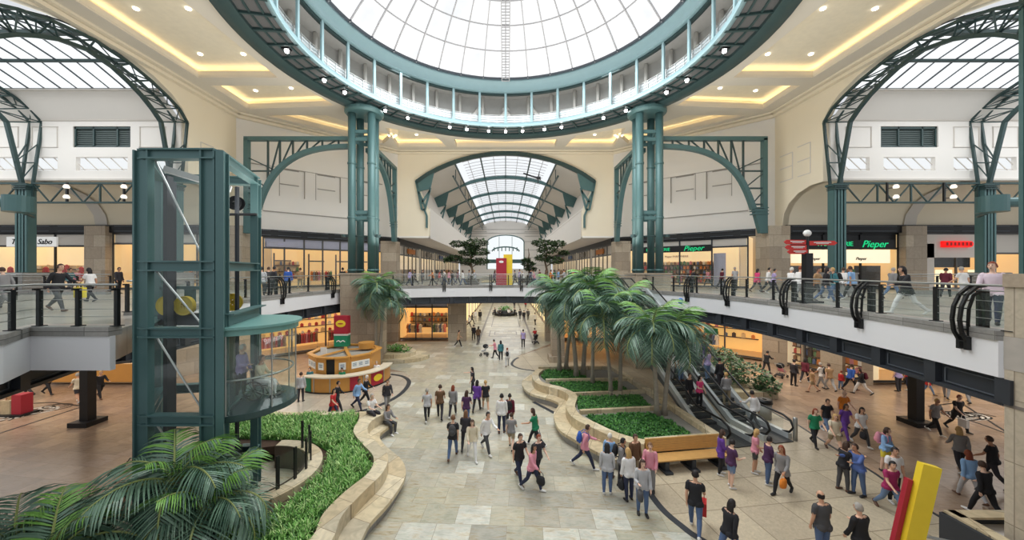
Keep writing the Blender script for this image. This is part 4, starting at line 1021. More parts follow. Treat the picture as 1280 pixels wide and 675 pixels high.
bedg2 = [(a-.12, b) for a, b in L1]+[(-5.8, 6.5), (-6.9, 6.5), (-7.2, 9.0), (-7.2, 9.9), (-6.35, 10.6), (-6.15, 12.2), (-6.6, 13.8), (-7.9, 14.8), (-12.3, 15.2), (-12.3, 17.0)]
o = tufts(bedg2, 1500, .6, .18, .36, 9, .26, 3, wid=.03).build('grass_bed', [GR1, GR2, GR3], fixn=False); tag(o, 'bright green grassy ground cover in the left garden bed', 'ground cover', kind='stuff')
CV1 = mat('ivy_green', rgb(62, 122, 48), .5, 0, .25, 8); CV2 = mat('ivy_light', rgb(96, 160, 66), .5, 0, .2, 8); CV3 = mat('ivy_dark', rgb(40, 88, 38), .5, 0, .2, 8)
tiers = [([(2.5, 22.9), (5.2, 23.1), (5.0, 25.2), (2.7, 25.2), (2.3, 23.8)], 'green ground cover in the farthest tier of the palm planter'),
         ([(3.0, 21.6), (3.9, 20.6), (7.0, 20.9), (6.9, 22.6), (2.7, 22.4)], 'green ground cover in the third tier of the palm planter'),
         ([(3.9, 19.8), (3.6, 18.2), (3.8, 17.9), (7.4, 18.3), (7.4, 20.1), (4.1, 19.9)], 'green ground cover in the second tier of the palm planter'),
         ([(3.8, 17.3), (4.2, 16.3), (4.9, 15.3), (5.6, 14.7), (7.9, 14.9), (7.6, 16.6), (7.0, 17.7), (3.8, 17.3)], 'green ground cover in the nearest tier, behind the wooden bench')]
for k, (pl_, lb) in enumerate(tiers):
    n = 700 if k else 450
    o = tufts(pl_, n, .66, .05, .14, 9, .09, 20+k, wid=.06).build('ground_cover', [CV1, CV2, CV3], fixn=False); tag(o, lb, 'ground cover', kind='stuff')
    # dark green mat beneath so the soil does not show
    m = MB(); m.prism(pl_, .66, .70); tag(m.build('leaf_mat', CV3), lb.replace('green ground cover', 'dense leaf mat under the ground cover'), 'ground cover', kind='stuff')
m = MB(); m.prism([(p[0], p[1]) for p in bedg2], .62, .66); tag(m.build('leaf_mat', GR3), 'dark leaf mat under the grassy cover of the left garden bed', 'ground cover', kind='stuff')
# wooden bench
t = empty('wooden_bench', (5.55, 13.65, 0), math.atan2(.45, 3.05), 'long slatted wooden bench with backrest against the palm planter', 'bench')
m = MB()
for k in range(7): m.box((1.6, -.06+k*.085, .45), (3.2, .08, .045))
m.build('seat', WOOD, t)
m = MB()
for k in range(6): m.box((1.6, .56+k*.012, .54+k*.083), (3.2, .045, .078))
m.build('backrest', WOOD, t)
m = MB(); m.box((0, 0, 0), (.16, .6, .4)); m.box((0, -.05, -.16), (.3, .8, .08)); lm = m.mesh('leg', DARK)
for x in (.5, 1.6, 2.8): inst('leg', lm, t, (x, .2, .205))

# ------------------------------------------------------------------ kiosk
KC = Vector((-11.1, 25.3, 0))
t = empty('information_kiosk', KC, 0, 'round orange wooden kiosk with curved counter beside the lift', 'kiosk')
a0, a1 = R(-118), R(12)
m = MB(); m.lathe([(2.75, 0.05), (2.95, 0.05), (2.95, .98), (2.75, .98)], 30, a0=a0, a1=a1); m.build('counter_front', ORW, t)
m = MB(); m.lathe([(2.45, .98), (3.12, .98), (3.12, 1.06), (2.45, 1.06)], 30, a0=a0, a1=a1); m.build('counter_top', mat('pale_laminate', rgb(226, 214, 190), .3), t)
m = MB(); m.lathe([(2.8, 0), (3.0, 0), (3.0, .08), (2.8, .08)], 30, a0=a0, a1=a1); m.build('plinth', BLACK, t)
RED = mat('sign_red', rgb(168, 34, 52), .5); GREEN = mat('sign_green', rgb(20, 130, 92), .5); YL = mat('sign_yellow', rgb(240, 208, 50), .5); PAPER = mat('paper_white', rgb(236, 236, 232), .7)
for b0, b1, mt_ in ((-118, -108, GREEN), (-62, -52, RED), (-36, -16, RED)):
    m = MB(); m.lathe([(2.965, .1), (2.98, .1), (2.98, .94), (2.965, .94), (2.965, .1)], 8, a0=R(b0), a1=R(b1)); m.build('panel', mt_, t)
m = MB(); m.lathe([(0, -.01), (.36, -.01), (.36, .01), (0, .01)], 24); o = m.build('oval_logo', YL, t)
o.location = (2.99*math.cos(R(-26)), 2.99*math.sin(R(-26)), .55); o.rotation_euler = (R(90), 0, R(64)); o.scale = (1, 1, .62); o.scale = (1, .62, 1)
for a in (-104, -84, -46, -14):
    m = MB(); m.box((2.965*math.cos(R(a)), 2.965*math.sin(R(a)), .5), (.03, .05, .9), R(a)); m.build('edge_strip', STEEL, t)
ring = [(2.25*math.cos(R(a)), 2.25*math.sin(R(a))) for a in (-155, -115, -97, -83, -60, -25, 20, 70, 115, 160)]
m = MB()
for i in range(len(ring)):
    a, b = ring[i], ring[(i+1) % len(ring)]
    if i == 2: continue
    m.bar((a[0], a[1], 1.0), (b[0], b[1], 1.0), .08, 2.0, (0, 0, 1))
cw_ = m.build('cabin_wall', ORW, t)
m = MB()
for i in range(len(ring)):
    a, b = ring[i], ring[(i+1) % len(ring)]; m.bar((a[0], a[1], 2.04), (b[0], b[1], 2.04), .3, .09)
for i in (1, 4, 6, 8): m.bar((ring[i][0], ring[i][1], 2.05), (0, 0, 2.1), .2, .08)
m.build('roof_rim', ORW, t)
m = MB(); m.prism([(p[0]*.9, p[1]*.9) for p in ring], 1.9, 1.95); m.build('roof_panel', mat('kiosk_roof_grey', rgb(160, 158, 150), .5), t)
m = MB(); m.box((0, -2.2, .95), (.5, .05, 1.9)); m.build('door', BLACK, t)
pm_ = MB(); pm_.box((0, 0, 0), (.4, .015, .46)); pm_.cur = 1
for z in (.1, .02, -.06): pm_.box((0, -.01, z), (.24, .01, .04))
pmm = pm_.mesh('poster', [PAPER, mat('print_blue_grey', rgb(120, 140, 160))])
for (i, fs) in ((0, (.2, .5, .8)), (1, (.5,)), (4, (.2, .5, .8)), (3, (.5,))):
    a, b = Vector((ring[i][0], ring[i][1], 1.5)), Vector((ring[i+1][0], ring[i+1][1], 1.5)); d = (b-a).normalized(); n_ = Vector((d.y, -d.x, 0))
    for f in fs: inst('poster', pmm, cw_, a.lerp(b, f)+n_*.06, (0, 0, math.atan2(d.y, d.x)))
m = MB(); m.box((-.9, -1.3, 2.3), (.4, .03, .45)); m.build('poster_stand', PAPER, t)
# kiosk sign tower
t = empty('kiosk_sign_tower', (-11.85, 26.4, 2.12), 0, 'tall red and green sign box with yellow oval standing on the kiosk', 'sign')
m = MB(); m.box((0, 0, 1.55), (.98, .5, 1.3)); m.build('red_box', RED, t)
m = MB(); m.box((0, 0, .4), (.98, .5, .8)); m.build('green_box', GREEN, t)
m = MB(); m.box((0, 0, .85), (.99, .51, .12)); m.build('grey_band', PALE, t)
m = MB(); m.ell((0, -.26, 1.65), (.36, .02, .26), 20, 8); yo_ = m.build('yellow_oval', YL, t)
m = MB(); m.ell((0, -.285, 1.65), (.2, .01, .05), 12, 6); m.build('oval_mark', RED, yo_)
m = MB(); m.path([(-.3, -.26, .35), (-.15, -.26, .45), (0, -.26, .33), (.15, -.26, .45), (.32, -.26, .35)], .03, .06); m.build('white_script', PAPER, t)
m = MB(); m.lathe([(0, 0), (.5, 0), (.55, .4), (.5, .4), (0, .38)], 16); t2 = m.build('plant_pot', ORW); t2.location = (-9.9, 25.9, 2.1); tag(t2, 'wooden plant trough on the roof of the kiosk', 'planter')

# ------------------------------------------------------------------ shops
WARM = emitmat('warm_shop_ceiling', (1.0, .80, .5, 1), 2.4)
SHW = mat('shop_wall_warm_glow', rgb(238, 208, 150), .8, 0, .12, .7, emit=.3, ecol=(1, .72, .38, 1))  # warm shop lighting put into the wall as a glow
SHC = mat('shop_wall_cream_glow', rgb(244, 226, 180), .8, 0, .08, .7, emit=.35, ecol=(1, .84, .58, 1))  # cream surface glows too, standing in for interior lighting
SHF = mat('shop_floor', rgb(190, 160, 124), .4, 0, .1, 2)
FRAME = mat('anodised_frame', rgb(96, 94, 92), .4, .4)
LILAC = mat('lilac_grey_glass', rgb(176, 176, 192), .3)
def shop(P, Q, z0, z1, label, mull=4, transom=None, depth=3.2, wall=SHW, frame=FRAME, solid=None, cat='shop'):
    P, Q = Vector((P[0], P[1], 0)), Vector((Q[0], Q[1], 0)); d = Q-P; L = d.length; an = math.atan2(d.y, d.x)
    t = empty('shop_front', (P.x, P.y, z0), an, label, cat); H = z1-z0
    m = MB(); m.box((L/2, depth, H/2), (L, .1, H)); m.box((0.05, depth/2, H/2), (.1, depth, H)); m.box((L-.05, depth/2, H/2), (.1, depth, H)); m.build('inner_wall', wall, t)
    m = MB(); m.box((L/2, depth/2, H-.08), (L, depth, .06)); m.build('inner_ceiling', SHC, t)
    m = MB()
    for k in range(max(2, int(L/2))): m.box(((k+.5)*L/max(2, int(L/2)), depth*.45, H-.16), (.9, depth*.6, .06))
    m.build('ceiling_light', WARM, t)
    m = MB(); m.box((L/2, depth/2, .03), (L, depth, .06)); m.build('inner_floor', SHF, t)
    m = MB()
    for k in range(mull+1): m.box((L*k/mull, 0, H/2), (.12, .12, H))
    for z in (.12, H-.08)+((transom,) if transom else ()): m.box((L/2, 0, z), (L, .12, .14))
    m.build('frame', frame, t)
    m = MB(); zt = transom or H; m.add([(0, .03, .1), (L, .03, .1), (L, .03, zt), (0, .03, zt)], [(0, 1, 2, 3)]); m.build('glass_pane', GLASS, t, fixn=False)
    if transom: m = MB(); m.box((L/2, .04, (transom+H)/2), (L, .03, H-transom-.1)); m.build('transom_panel', solid or LILAC, t)
    return t, Matrix.Translation((P.x, P.y, z0)) @ Matrix.Rotation(an, 4, 'Z'), L, H
PAL = [mat('goods_'+n_, c, .6) for n_, c in (('red', rgb(184, 52, 50)), ('white', rgb(232, 226, 216)), ('cream', rgb(226, 200, 156)), ('dark', rgb(60, 46, 44)), ('pink', rgb(206, 130, 140)), ('brown', rgb(140, 96, 66)), ('blue', rgb(90, 110, 150)), ('orange', rgb(214, 132, 60)), ('green', rgb(88, 128, 84)), ('grey', rgb(140, 136, 132)))]
def slotmat(o, i, mt):
    o.material_slots[i].link = 'OBJECT'; o.material_slots[i].material = mt
mb = MB(); mb.box((0, 0, .5), (.8, .5, 1.0)); mb.lathe([(0, 1.0), (.2, 1.0), (.2, 1.18), (0, 1.18)], 8); BOTM = mb.mesh('product_box', PAL[0])
mb = MB(); mb.lathe([(.05, 1.15), (.14, 1.1), (.26, 1.0), (.22, .7), (.2, .5), (.3, 0), (0, 0)], 10); mb.bar((-.26, 0, 1.0), (-.36, 0, .55), .1, .1); mb.bar((.26, 0, 1.0), (.36, 0, .55), .1, .1); GARM = mb.mesh('garment', PAL[0])
def shelves(Mt, x0, x1, y, zs, label, n, goods, group, size=(.22, .3), h=.06, mt=None, pal=None, rnd=random.Random(5), name='product_box', cat='goods'):
    t = empty('shelf_unit', (Mt @ Vector((x0, y, zs[0]))), Mt.to_euler().z, label, 'shelf')
    m = MB()
    for z in zs: m.box(((x1-x0)/2, .0, z-zs[0]), (x1-x0, .36, h))
    m.build('shelf_board', mt or PAL[3], t)
    m = MB(); m.box(((x1-x0)/2, .2, (zs[-1]-zs[0])/2+.1), (x1-x0, .05, zs[-1]-zs[0]+.5)); m.build('back_panel', PAL[2], t)
    rz = Mt.to_euler().z
    for z in zs:
        for k in range(n):
            x = x0+(x1-x0)*(k+.5)/n+rnd.uniform(-.05, .05); s_ = rnd.uniform(.75, 1.15)
            o = inst(name, BOTM, None, Mt @ Vector((x, y-.05, z+h/2)), (0, 0, rz), (size[0]*s_, size[0], size[1]*s_)); slotmat(o, 0, rnd.choice(pal or PAL))
            tag(o, goods, cat, group)
def rack(Mt, x, y, z, L, label, goods, group, n=9, pal=None, rnd=random.Random(9)):
    t = empty('clothes_rail', Mt @ Vector((x, y, z)), Mt.to_euler().z, label, 'clothes rail'); m = MB()
    for a in (0, L): m.tube([(a, 0, 0), (a, 0, 1.5)], .02, 6); m.box((a, 0, .03), (.06, .5, .04))
    m.tube([(0, 0, 1.5), (L, 0, 1.5)], .02, 6); m.build('rail', STEEL, t)
    for k in range(n):
        o = inst('garment', GARM, None, Mt @ Vector((x+(k+.5)*L/n, y, z+.52)), (0, 0, Mt.to_euler().z+R(70)), (.9, .5, .82)); slotmat(o, 0, rnd.choice(pal or PAL)); tag(o, goods, 'clothing', group)
def signboard(t, L, zc_, hgt, x0, x1, mt, name='sign_board'):
    m = MB(); m.box(((x0+x1)/2, -.12, zc_), (x1-x0, .12, hgt)); return m.build(name, mt, t)
NEON = mat('neon_green_letters', rgb(20, 190, 120), .4, emit=.9, ecol=rgb(10, 190, 120)); REDL = mat('red_letters', rgb(230, 30, 30), .4, emit=.9, ecol=rgb(240, 20, 20)); BLUEL = mat('lilac_letters', rgb(150, 140, 210), .4, emit=.5, ecol=rgb(150, 140, 230)); INK = mat('black_ink', rgb(30, 28, 30), .6)
# upper level, left diagonal
A_, B_ = (-21.3, 32.0), (-12.9, 39.5)
t, M_, L_, H_ = shop(A_, B_, UP, 10.6, 'warm lit upper floor shop behind glass on the left diagonal wall', 7, 3.6)
sb_ = signboard(t, L_, 3.95, .5, .2, 2.6, LILAC); lettering('sign_letters', '· · ·', .3, (1.3, -.2, 3.85), (R(90), 0, 0), BLUEL, sb_)
m = MB()
for x in (1.0, 3.9, 6.4, 8.2): m.box((x, 1.2, 1.6), (.12, .1, 3.2)); m.box((x+.7, 1.2, 2.5), (1.4, .1, .12))
m.build('inner_partition', FRAME, t)
shelves(M_, 1.2, 3.4, 2.6, (.9, 1.5, 2.1), 'display shelves deep inside the left upper shop', 6, 'small item on the display shelves of the left upper shop', 'goods in the left upper shop')
rack(M_, 4.2, 1.8, .06, 2.0, 'clothes rail in the middle of the left upper shop', 'garment hanging in the left upper shop', 'garments of the left upper shop')
rack(M_, 7.4, 1.6, .06, 2.2, 'clothes rail on the right of the left upper shop', 'garment hanging at the right side of the left upper shop', 'garments right of the left upper shop')
# upper level, right diagonal: perfumery
t, M_, L_, H_ = shop((12.9, 39.5), (21.3, 32.0), UP, 10.6, 'brightly lit perfumery with shelves on the right diagonal wall', 4, 3.75, wall=SHC, frame=DARK, solid=PALE)
sb_ = signboard(t, L_, 3.7, .62, 1.6, 8.4, BLACK); lettering('sign_letters', 'PARFÜMERIE', .42, (3.6, -.2, 3.55), (R(90), 0, 0), NEON, sb_); lettering('sign_letters', 'Pieper', .68, (6.9, -.2, 3.5), (R(90), 0, 0), NEON, sb_, .35)
shelves(M_, .5, 8.6, 2.7, (.35, .8, 1.25, 1.7, 2.15), 'long dark shelf wall full of goods in the perfumery', 26, 'small coloured package on the perfumery shelves', 'packages on the perfumery shelves', (.26, .3))
lettering('sign_letters', 'Pieper PARFÜMERIE', .28, (4.4, 3.1, 3.0), (R(90), 0, 0), mat('gold_letters', rgb(150, 120, 60), .4), t)
m = MB(); m.box((9.0, .4, 1.6), (1.0, .08, 3.2)); m.build('entrance_glass', LILAC, t)
# dark transom bands above all upper shops
for s_ in (-1, 1):
    k = MB(); P_ = [(s_*22.6, 31.0), (s_*12.0, 40.4)]
    a, b = Vector((P_[0][0], P_[0][1], 10.9)), Vector((P_[1][0], P_[1][1], 10.9)); k.bar(a+Vector((-s_*.1, -.1, 0)), b+Vector((-s_*.1, -.1, 0)), .5, .62)
    k.box((s_*43, 29.95, 11.0), (40, .5, .62)); k.box((s_*12.2, 68, 10.9), (.6, 54, .6))
    struct(k.build('trim_16', BLACK))
    k = MB()
    for j in range(6):
        f0, f1 = (j+.12)/6, (j+.88)/6
        for dz in (-.2, .2): k.bar(a.lerp(b, f0)+Vector((-s_*.4, -.38, dz)), a.lerp(b, f1)+Vector((-s_*.4, -.38, dz)), .04, .04)
    for j in range(8):
        x = s_*(23.4+j*4.6)
        for dz in (-.2, .2): k.bar((x, 29.68, 11+dz), (x+s_*3.9, 29.68, 11+dz), .04, .04)
    struct(k.build('trim_17', DARKP))
    k = MB(); k.box((s_*43, 34.2, 8.6), (42, .2, 5.4)); k.bar((s_*24.8, 33.6, 8.6), (s_*14.2, 43.0, 8.6), .2, 5.4); k.box((s_*15.6, 69, 8.6), (.2, 54, 5.4)); struct(k.build('wall_outer', PALE))
# wing shops
sx = -1
t, M_, L_, H_ = shop((-43.1, 30), (-34.1, 30), UP, 10.7, 'jewellery shop with white sign board in the left wing', 3, 3.6, frame=BLACK, solid=PALE, wall=SHC)
sb_ = signboard(t, L_, 3.95, .8, 2.2, 6.3, mat('sign_white', rgb(240, 240, 238), .5, emit=.3)); lettering('sign_letters', 'Thomas Sabo', .62, (4.25, -.2, 3.75), (R(90), 0, 0), INK, sb_, .35)
for k in range(5):
    o = inst('necklace_stand', GARM, None, M_ @ Vector((1.2+k*1.5, .8, 1.0)), (0, 0, 0), (.7, .5, .8)); slotmat(o, 0, PAL[0]); tag(o, 'red necklace bust in the window of the jewellery shop in the left wing', 'display', 'red busts in the jewellery window')
shelves(M_, .5, 8.5, 2.4, (1.0, 1.7), 'white display shelf inside the jewellery shop', 10, 'small boxed item in the jewellery shop', 'boxes in the jewellery shop', (.3, .3), pal=[PAL[1], PAL[2], PAL[0]])
t, M_, L_, H_ = shop((-32.3, 30), (-23.1, 30), UP, 10.7, 'warm lit shop seen through the lift frame in the left wing', 4, 3.8, frame=FRAME, solid=PALE)
shelves(M_, .5, 8.5, 2.2, (.6, 1.2, 1.8), 'shelves of the shop behind the lift frame', 9, 'small item in the shop behind the lift frame', 'goods behind the lift frame', (.3, .35))
t, M_, L_, H_ = shop((23.1, 30), (32.3, 30), UP, 10.7, 'perfumery branch with black and green sign in the right wing', 3, 3.4, frame=BLACK, solid=BLACK)
sb_ = signboard(t, L_, 3.75, .7, 1.5, 8.8, BLACK); lettering('sign_letters', 'PARFÜMERIE', .52, (3.9, -.2, 3.6), (R(90), 0, 0), NEON, sb_); lettering('sign_letters', 'Pieper', .8, (7.1, -.2, 3.5), (R(90), 0, 0), NEON, sb_, .35)
sb_ = signboard(t, L_, 2.75, 1.1, .3, 8.4, mat('cream_lightbox', rgb(246, 232, 200), .5, emit=.7, ecol=(1, .86, .62, 1)), 'light_board'); 
for x in (2.2, 6.0): lettering('sign_letters', 'Pieper', .34, (x, -.2, 2.45), (R(90), 0, 0), INK, sb_, .3)
m = MB(); m.box((2.8, 1.0, 1.0), (5.2, .05, 2.0)); m.box((7.5, .8, 1.0), (2.2, .05, 2.0)); m.build('dark_display', DARK, t)
shelves(M_, 3.3, 6.2, .5, (.4, .9, 1.4), 'display shelf in the window of the perfumery branch', 7, 'small package in the window of the perfumery branch', 'packages in the branch window', (.3, .3))
t, M_, L_, H_ = shop((34.1, 30), (43.1, 30), UP, 10.7, 'grey fronted shop with red sign in the right wing', 3, 3.0, frame=FRAME, solid=PALE)
m = MB(); m.box((.55, -.06, 1.9), (1.1, .1, 3.8)); m.box((5.4, -.06, 1.9), (1.4, .1, 3.8)); m.box((3, -.06, 3.6), (6, .1, 1.9)); m.build('grey_cladding', PALE, t)
m = MB(); m.box((3.0, .3, 2.3), (3.0, .1, .9)); m.build('dark_entrance', BLACK, t)
for x_, w_ in ((2.0, 1.3), (4.3, .5)): m = MB(); m.box((x_, .0, .9), (w_, .1, 1.5)); m.build('light_window', emitmat('pale_yellow_window', (1, .88, .55, 1), 1.2), t)
m = MB(); m.tube([(1.6, -.2, 3.75), (3.9, -.2, 3.75)], .26, 12); m.build('red_sign_tube', REDL, t, True)
m = MB()
for k in range(7): m.box((1.75+k*.32, -.46, 3.75), (.16, .03, .26)); 
m.build('sign_letters', mat('dark_red_letters', rgb(170, 10, 10), .5), t)
# lower level shops
GLD = mat('shop_wall_gold_glow', rgb(236, 186, 96), .8, 0, .15, .7, emit=.5, ecol=(1, .62, .22, 1))  # golden interior light put into the wall as emission
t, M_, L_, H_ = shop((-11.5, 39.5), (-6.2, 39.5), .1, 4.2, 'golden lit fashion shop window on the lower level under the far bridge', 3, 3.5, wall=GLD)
rack(M_, .5, 1.2, .06, 1.6, 'clothes rail at the left of the golden shop window', 'garment in the golden shop window', 'garments in the golden window', 7)
rack(M_, 3.2, 1.4, .06, 1.6, 'clothes rail at the right of the golden shop window', 'garment at the right of the golden shop window', 'garments right in the golden window', 7)
shelves(M_, .4, 4.9, 2.8, (1.0, 1.6, 2.2), 'shelves at the back of the golden shop', 9, 'small article on the shelves of the golden shop', 'articles in the golden shop', (.3, .35))
t, M_, L_, H_ = shop((6.2, 39.5), (11.5, 39.5), .1, 4.2, 'lower level shop right of the corridor behind the palms', 3, 3.5, wall=GLD)
t, M_, L_, H_ = shop((-21.2, 30.6), (-13.0, 38.6), .1, 4.2, 'clothes shop glowing behind the kiosk on the lower left', 4, 3.6, wall=GLD)
for k, x in enumerate((.8, 3.6, 6.4, 8.8)): rack(M_, x, 1.3+.3*(k % 2), .06, 1.9, 'clothes rail %s of the shop behind the kiosk' % ('at the far left', 'left of the middle', 'right of the middle', 'at the far right')[k], 'garment hanging in the shop behind the kiosk', 'garments behind the kiosk', 9, pal=[PAL[0], PAL[0], PAL[3], PAL[5], PAL[1], PAL[4]])
shelves(M_, 1, 10, 3.2, (1.2, 1.9, 2.6), 'shelves at the back of the shop behind the kiosk', 14, 'folded article on the shelves of the shop behind the kiosk', 'articles in the shop behind the kiosk', (.4, .35), pal=[PAL[0], PAL[1], PAL[2], PAL[4]])
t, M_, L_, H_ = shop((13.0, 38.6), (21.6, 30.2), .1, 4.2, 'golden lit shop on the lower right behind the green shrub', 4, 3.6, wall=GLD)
rack(M_, 6, 1.3, .06, 2.2, 'clothes rail in the golden shop behind the shrub', 'garment hanging in the golden shop behind the shrub', 'garments behind the shrub', 9)
shelves(M_, 2, 11, 3.0, (1.2, 2.0, 2.8), 'shelves at the back of the golden shop behind the shrub', 12, 'article on the shelves of the golden shop behind the shrub', 'articles behind the shrub', (.4, .4))
m = MB(); m.box((7.4, 1.9, 1.6), (1.2, .06, .8)); m.build('green_screen', GREEN, t)
t, M_, L_, H_ = shop((22.4, 29.0), (23.3, 26.6), .1, 4.2, 'toy shop window with colourful stacked goods on the lower right', 2, 3.7, depth=1.6, wall=SHC)
shelves(M_, .2, 2.4, .5, (.4, .95, 1.5, 2.05, 2.6), 'crowded display shelf of the toy shop window', 8, 'colourful toy package in the toy shop window', 'toy packages', (.3, .42))
t, M_, L_, H_ = shop((23.6, 25.6), (24.1, 24.3), .1, 4.2, 'second goods window beside the wooden wall on the lower right', 1, 3.7, depth=1.4, wall=SHC)
shelves(M_, .1, 1.3, .4, (.4, .95, 1.5, 2.05, 2.6), 'goods shelf in the second window on the lower right', 5, 'package in the second lower right window', 'packages in the second window', (.28, .42))
t, M_, L_, H_ = shop((24.3, 24.2), (31.0, 24.2), .1, 4.2, 'dark framed glass shop of the lower right wing', 3, 3.7, wall=SHW, frame=BLACK)
t, M_, L_, H_ = shop((-31.0, 24.2), (-24.3, 24.2), .1, 4.2, 'lower left wing shop with red picture panels', 3, 3.7, wall=SHC)
POSTR = [mat('poster_red', rgb(196, 40, 36), .5), mat('poster_purple', rgb(70, 30, 70), .5)]
m = MB(); m.box((3.6, -.05, 2.0), (5.6, .05, .5)); m.build('red_picture_panel', POSTR[0], t)
m = MB(); m.box((3.6, -.05, 1.55), (5.6, .05, .35)); m.build('purple_picture_panel', POSTR[1], t)
m = MB(); m.box((3.6, -.05, .7), (6.0, .1, 1.2)); m.build('base_cladding', ORW, t)
# walls between lower shops
for s_ in (-1, 1):
    k = MB(); 
    for a, b in (((11.6, 39.6), (13.0, 38.7)), ((21.5, 30.4), (22.5, 29.0)), ((23.2, 26.7), (23.7, 25.5)), ((24.0, 24.5), (24.4, 24.2))):
        k.bar((s_*a[0], a[1], 2.2), (s_*b[0], b[1], 2.2), .4, 4.4)
    k.box((s_*47, 24.4, 2.2), (32, .3, 4.4)); k.box((s_*5.95, 68, 2.2), (.4, 56, 4.4)); k.box((s_*9, 43.2, 2.2), (6, .3, 4.4)); k.bar((s_*15.4, 41.5, 2.2), (s_*25, 32.0, 2.2), .3, 4.4)
    if s_ < 0: k.bar((-24.2, 24.3, 2.2), (-21.4, 30.4, 2.2), .4, 4.4)
    k.box((s_*27, 28.2, 2.2), (8, .3, 4.4)); struct(k.build('wall_lower', STONE))
    m = MB(); m.box((s_*5.2, 39.4, 2.2), (1.9, .9, 4.4)); m.box((s_*11.9, 39.4, 2.2), (.9, .9, 4.4)); struct(m.build('wall_pier', STONE))
    side = 'left' if s_ < 0 else 'right'
    for j in range(9):
        m = MB(); m.box((s_*5.72, 42.5+j*5.8, 2.0), (.06, .5, 3.6)); o = m.build('wall_light', emitmat('corridor_warm', (1, .72, .3, 1), 2.2)); tag(o, 'vertical warm light strip on the %s wall of the lower corridor' % side, 'light', 'light strips of the %s corridor wall' % side)
    for j in range(8):
        m = MB(); m.box((s_*5.7, 45.4+j*5.8, 1.7), (.05, 3.6, 2.8)); m.cur = 1; m.box((s_*5.66, 45.4+j*5.8, 3.2), (.08, 3.8, .14)); m.box((s_*5.66, 45.4+j*5.8, 1.7), (.08, .1, 2.9)); o = m.build('shop_window', [SHC, FRAME]); tag(o, 'lit shop window along the %s side of the lower corridor' % side, 'window', 'windows of the %s corridor side' % side)
    for j in range(5):
        ya, yb = 41.4+j*10.6, 51+j*10.6
        t, M_, L_, H_ = shop((-12.1, ya) if s_ < 0 else (12.1, yb), (-12.1, yb) if s_ < 0 else (12.1, ya), UP, 10.6, 'glass shop front on the %s of the upper gallery, %s' % (side, ('nearest the far bridge', 'second from the far bridge', 'third from the far bridge', 'fourth from the far bridge', 'at the far end')[j]), 5, 3.4, wall=mat('shop_wall_pale_glow', rgb(232, 224, 208), .8, 0, .1, .7, emit=.18, ecol=(1, .9, .75, 1)), depth=2.5, solid=PALE)  # pale inner walls glow faintly in place of shop lighting
        m = MB()
        for q_ in range(4): m.box((1.2+q_*2.3, .5, .9), (1.5, .5, 1.6))
        m.build('display_block', (STONE, WHITE, DARKP, ORW, WHITE)[j], t)
        m = MB(); m.box((4.8, -.15, 3.95), (3.4, .15, .6)); m.build('sign_board', (PAL[7], PAL[9], PAL[6], PAL[0], PAL[9])[j], t)
k = MB(); k.box((0, 96, 3), (13, .4, 6)); struct(k.build('wall_lower_end', SHC))
# standing pillar under the escalator landing, black posts, bollard, bin
m = MB(); m.box((4.35, 30.6, 2.25), (1.05, 1.05, 4.1)); m.box((4.35, 30.6, .25), (1.5, 1.5, .5)); tag(m.build('stone_pillar', STONE), 'square stone pillar with grey base standing beyond the palm planter', 'pillar')
for s_, px in ((-1, 110), (1, 1145)):
    g_ = gp(px, 529); t = empty('support_post', (g_.x, g_.y, 0), 0, 'black square support post under the %s balcony' % ('left' if s_ < 0 else 'right'), 'post')
    m = MB(); m.box((0, 0, 2.2), (.4, .4, 4.2)); m.build('shaft', BLACK, t)
    m = MB(); m.box((0, 0, .11), (.95, .95, .22)); m.build('base', BLACK, t)
g_ = gp(994, 550); m = MB(); m.lathe([(0, 0), (.09, 0), (.09, 1.0), (.07, 1.04), (0, 1.04)], 16); o = m.build('bollard', STEEL, None, True); o.location = g_; tag(o, 'short brushed steel bollard beside the escalators', 'bollard')
t = empty('waste_bin', (13.3, 18.7, 0), 0, 'round grey waste bin with black top behind the escalator foot', 'bin')
m = MB(); m.lathe([(0, 0), (.3, 0), (.32, .8), (0, .8)], 20); m.build('body', mat('bin_grey', rgb(170, 168, 160), .5), t, True)
m = MB(); m.lathe([(.1, .98), (.34, .98), (.36, .8), (0, .8)], 20); m.lathe([(0, .9), (.2, .9)], 20); m.build('lid', BLACK, t, True)
# near granite pier and dark box at the right edge
m = MB(); m.box((13.5, 7.2, 3.6), (2.75, 3.3, 7.2)); tag(m.build('granite_pier', STONEL), 'large pale granite pier at the right edge of the view', 'pier')
m = MB(); m.box((13.48, 7.15, 7.36), (2.8, 3.4, .32)); tag(m.build('pier_cap', STONE), 'thick granite cap stone on the large pier at the right edge', 'cap stone')
t = empty('dark_planter_box', (12.7, 8.5, 0), 0, 'dark open box with stone rim at the foot of the right pier', 'box')
m = MB(); 
for x, y, a, b in ((-1.15, 0, .12, 2.3), (1.1, 0, .12, 2.3), (0, 1.1, 2.3, .12), (0, -1.1, 2.3, .12)): m.box((x, y, .6), (a, b, 1.2))
m.build('box_wall', DARK, t)
m = MB()
for x, y, a, b in ((-.95, 0, .3, 2.3), (0, 1.0, 2.0, .3)): m.box((x, y, 1.22), (a, b, .06))
m.build('rim', SEAT, t)
m = MB(); m.box((0, 0, .9), (2.2, 2.2, .1)); m.build('inner_floor', PALE, t)
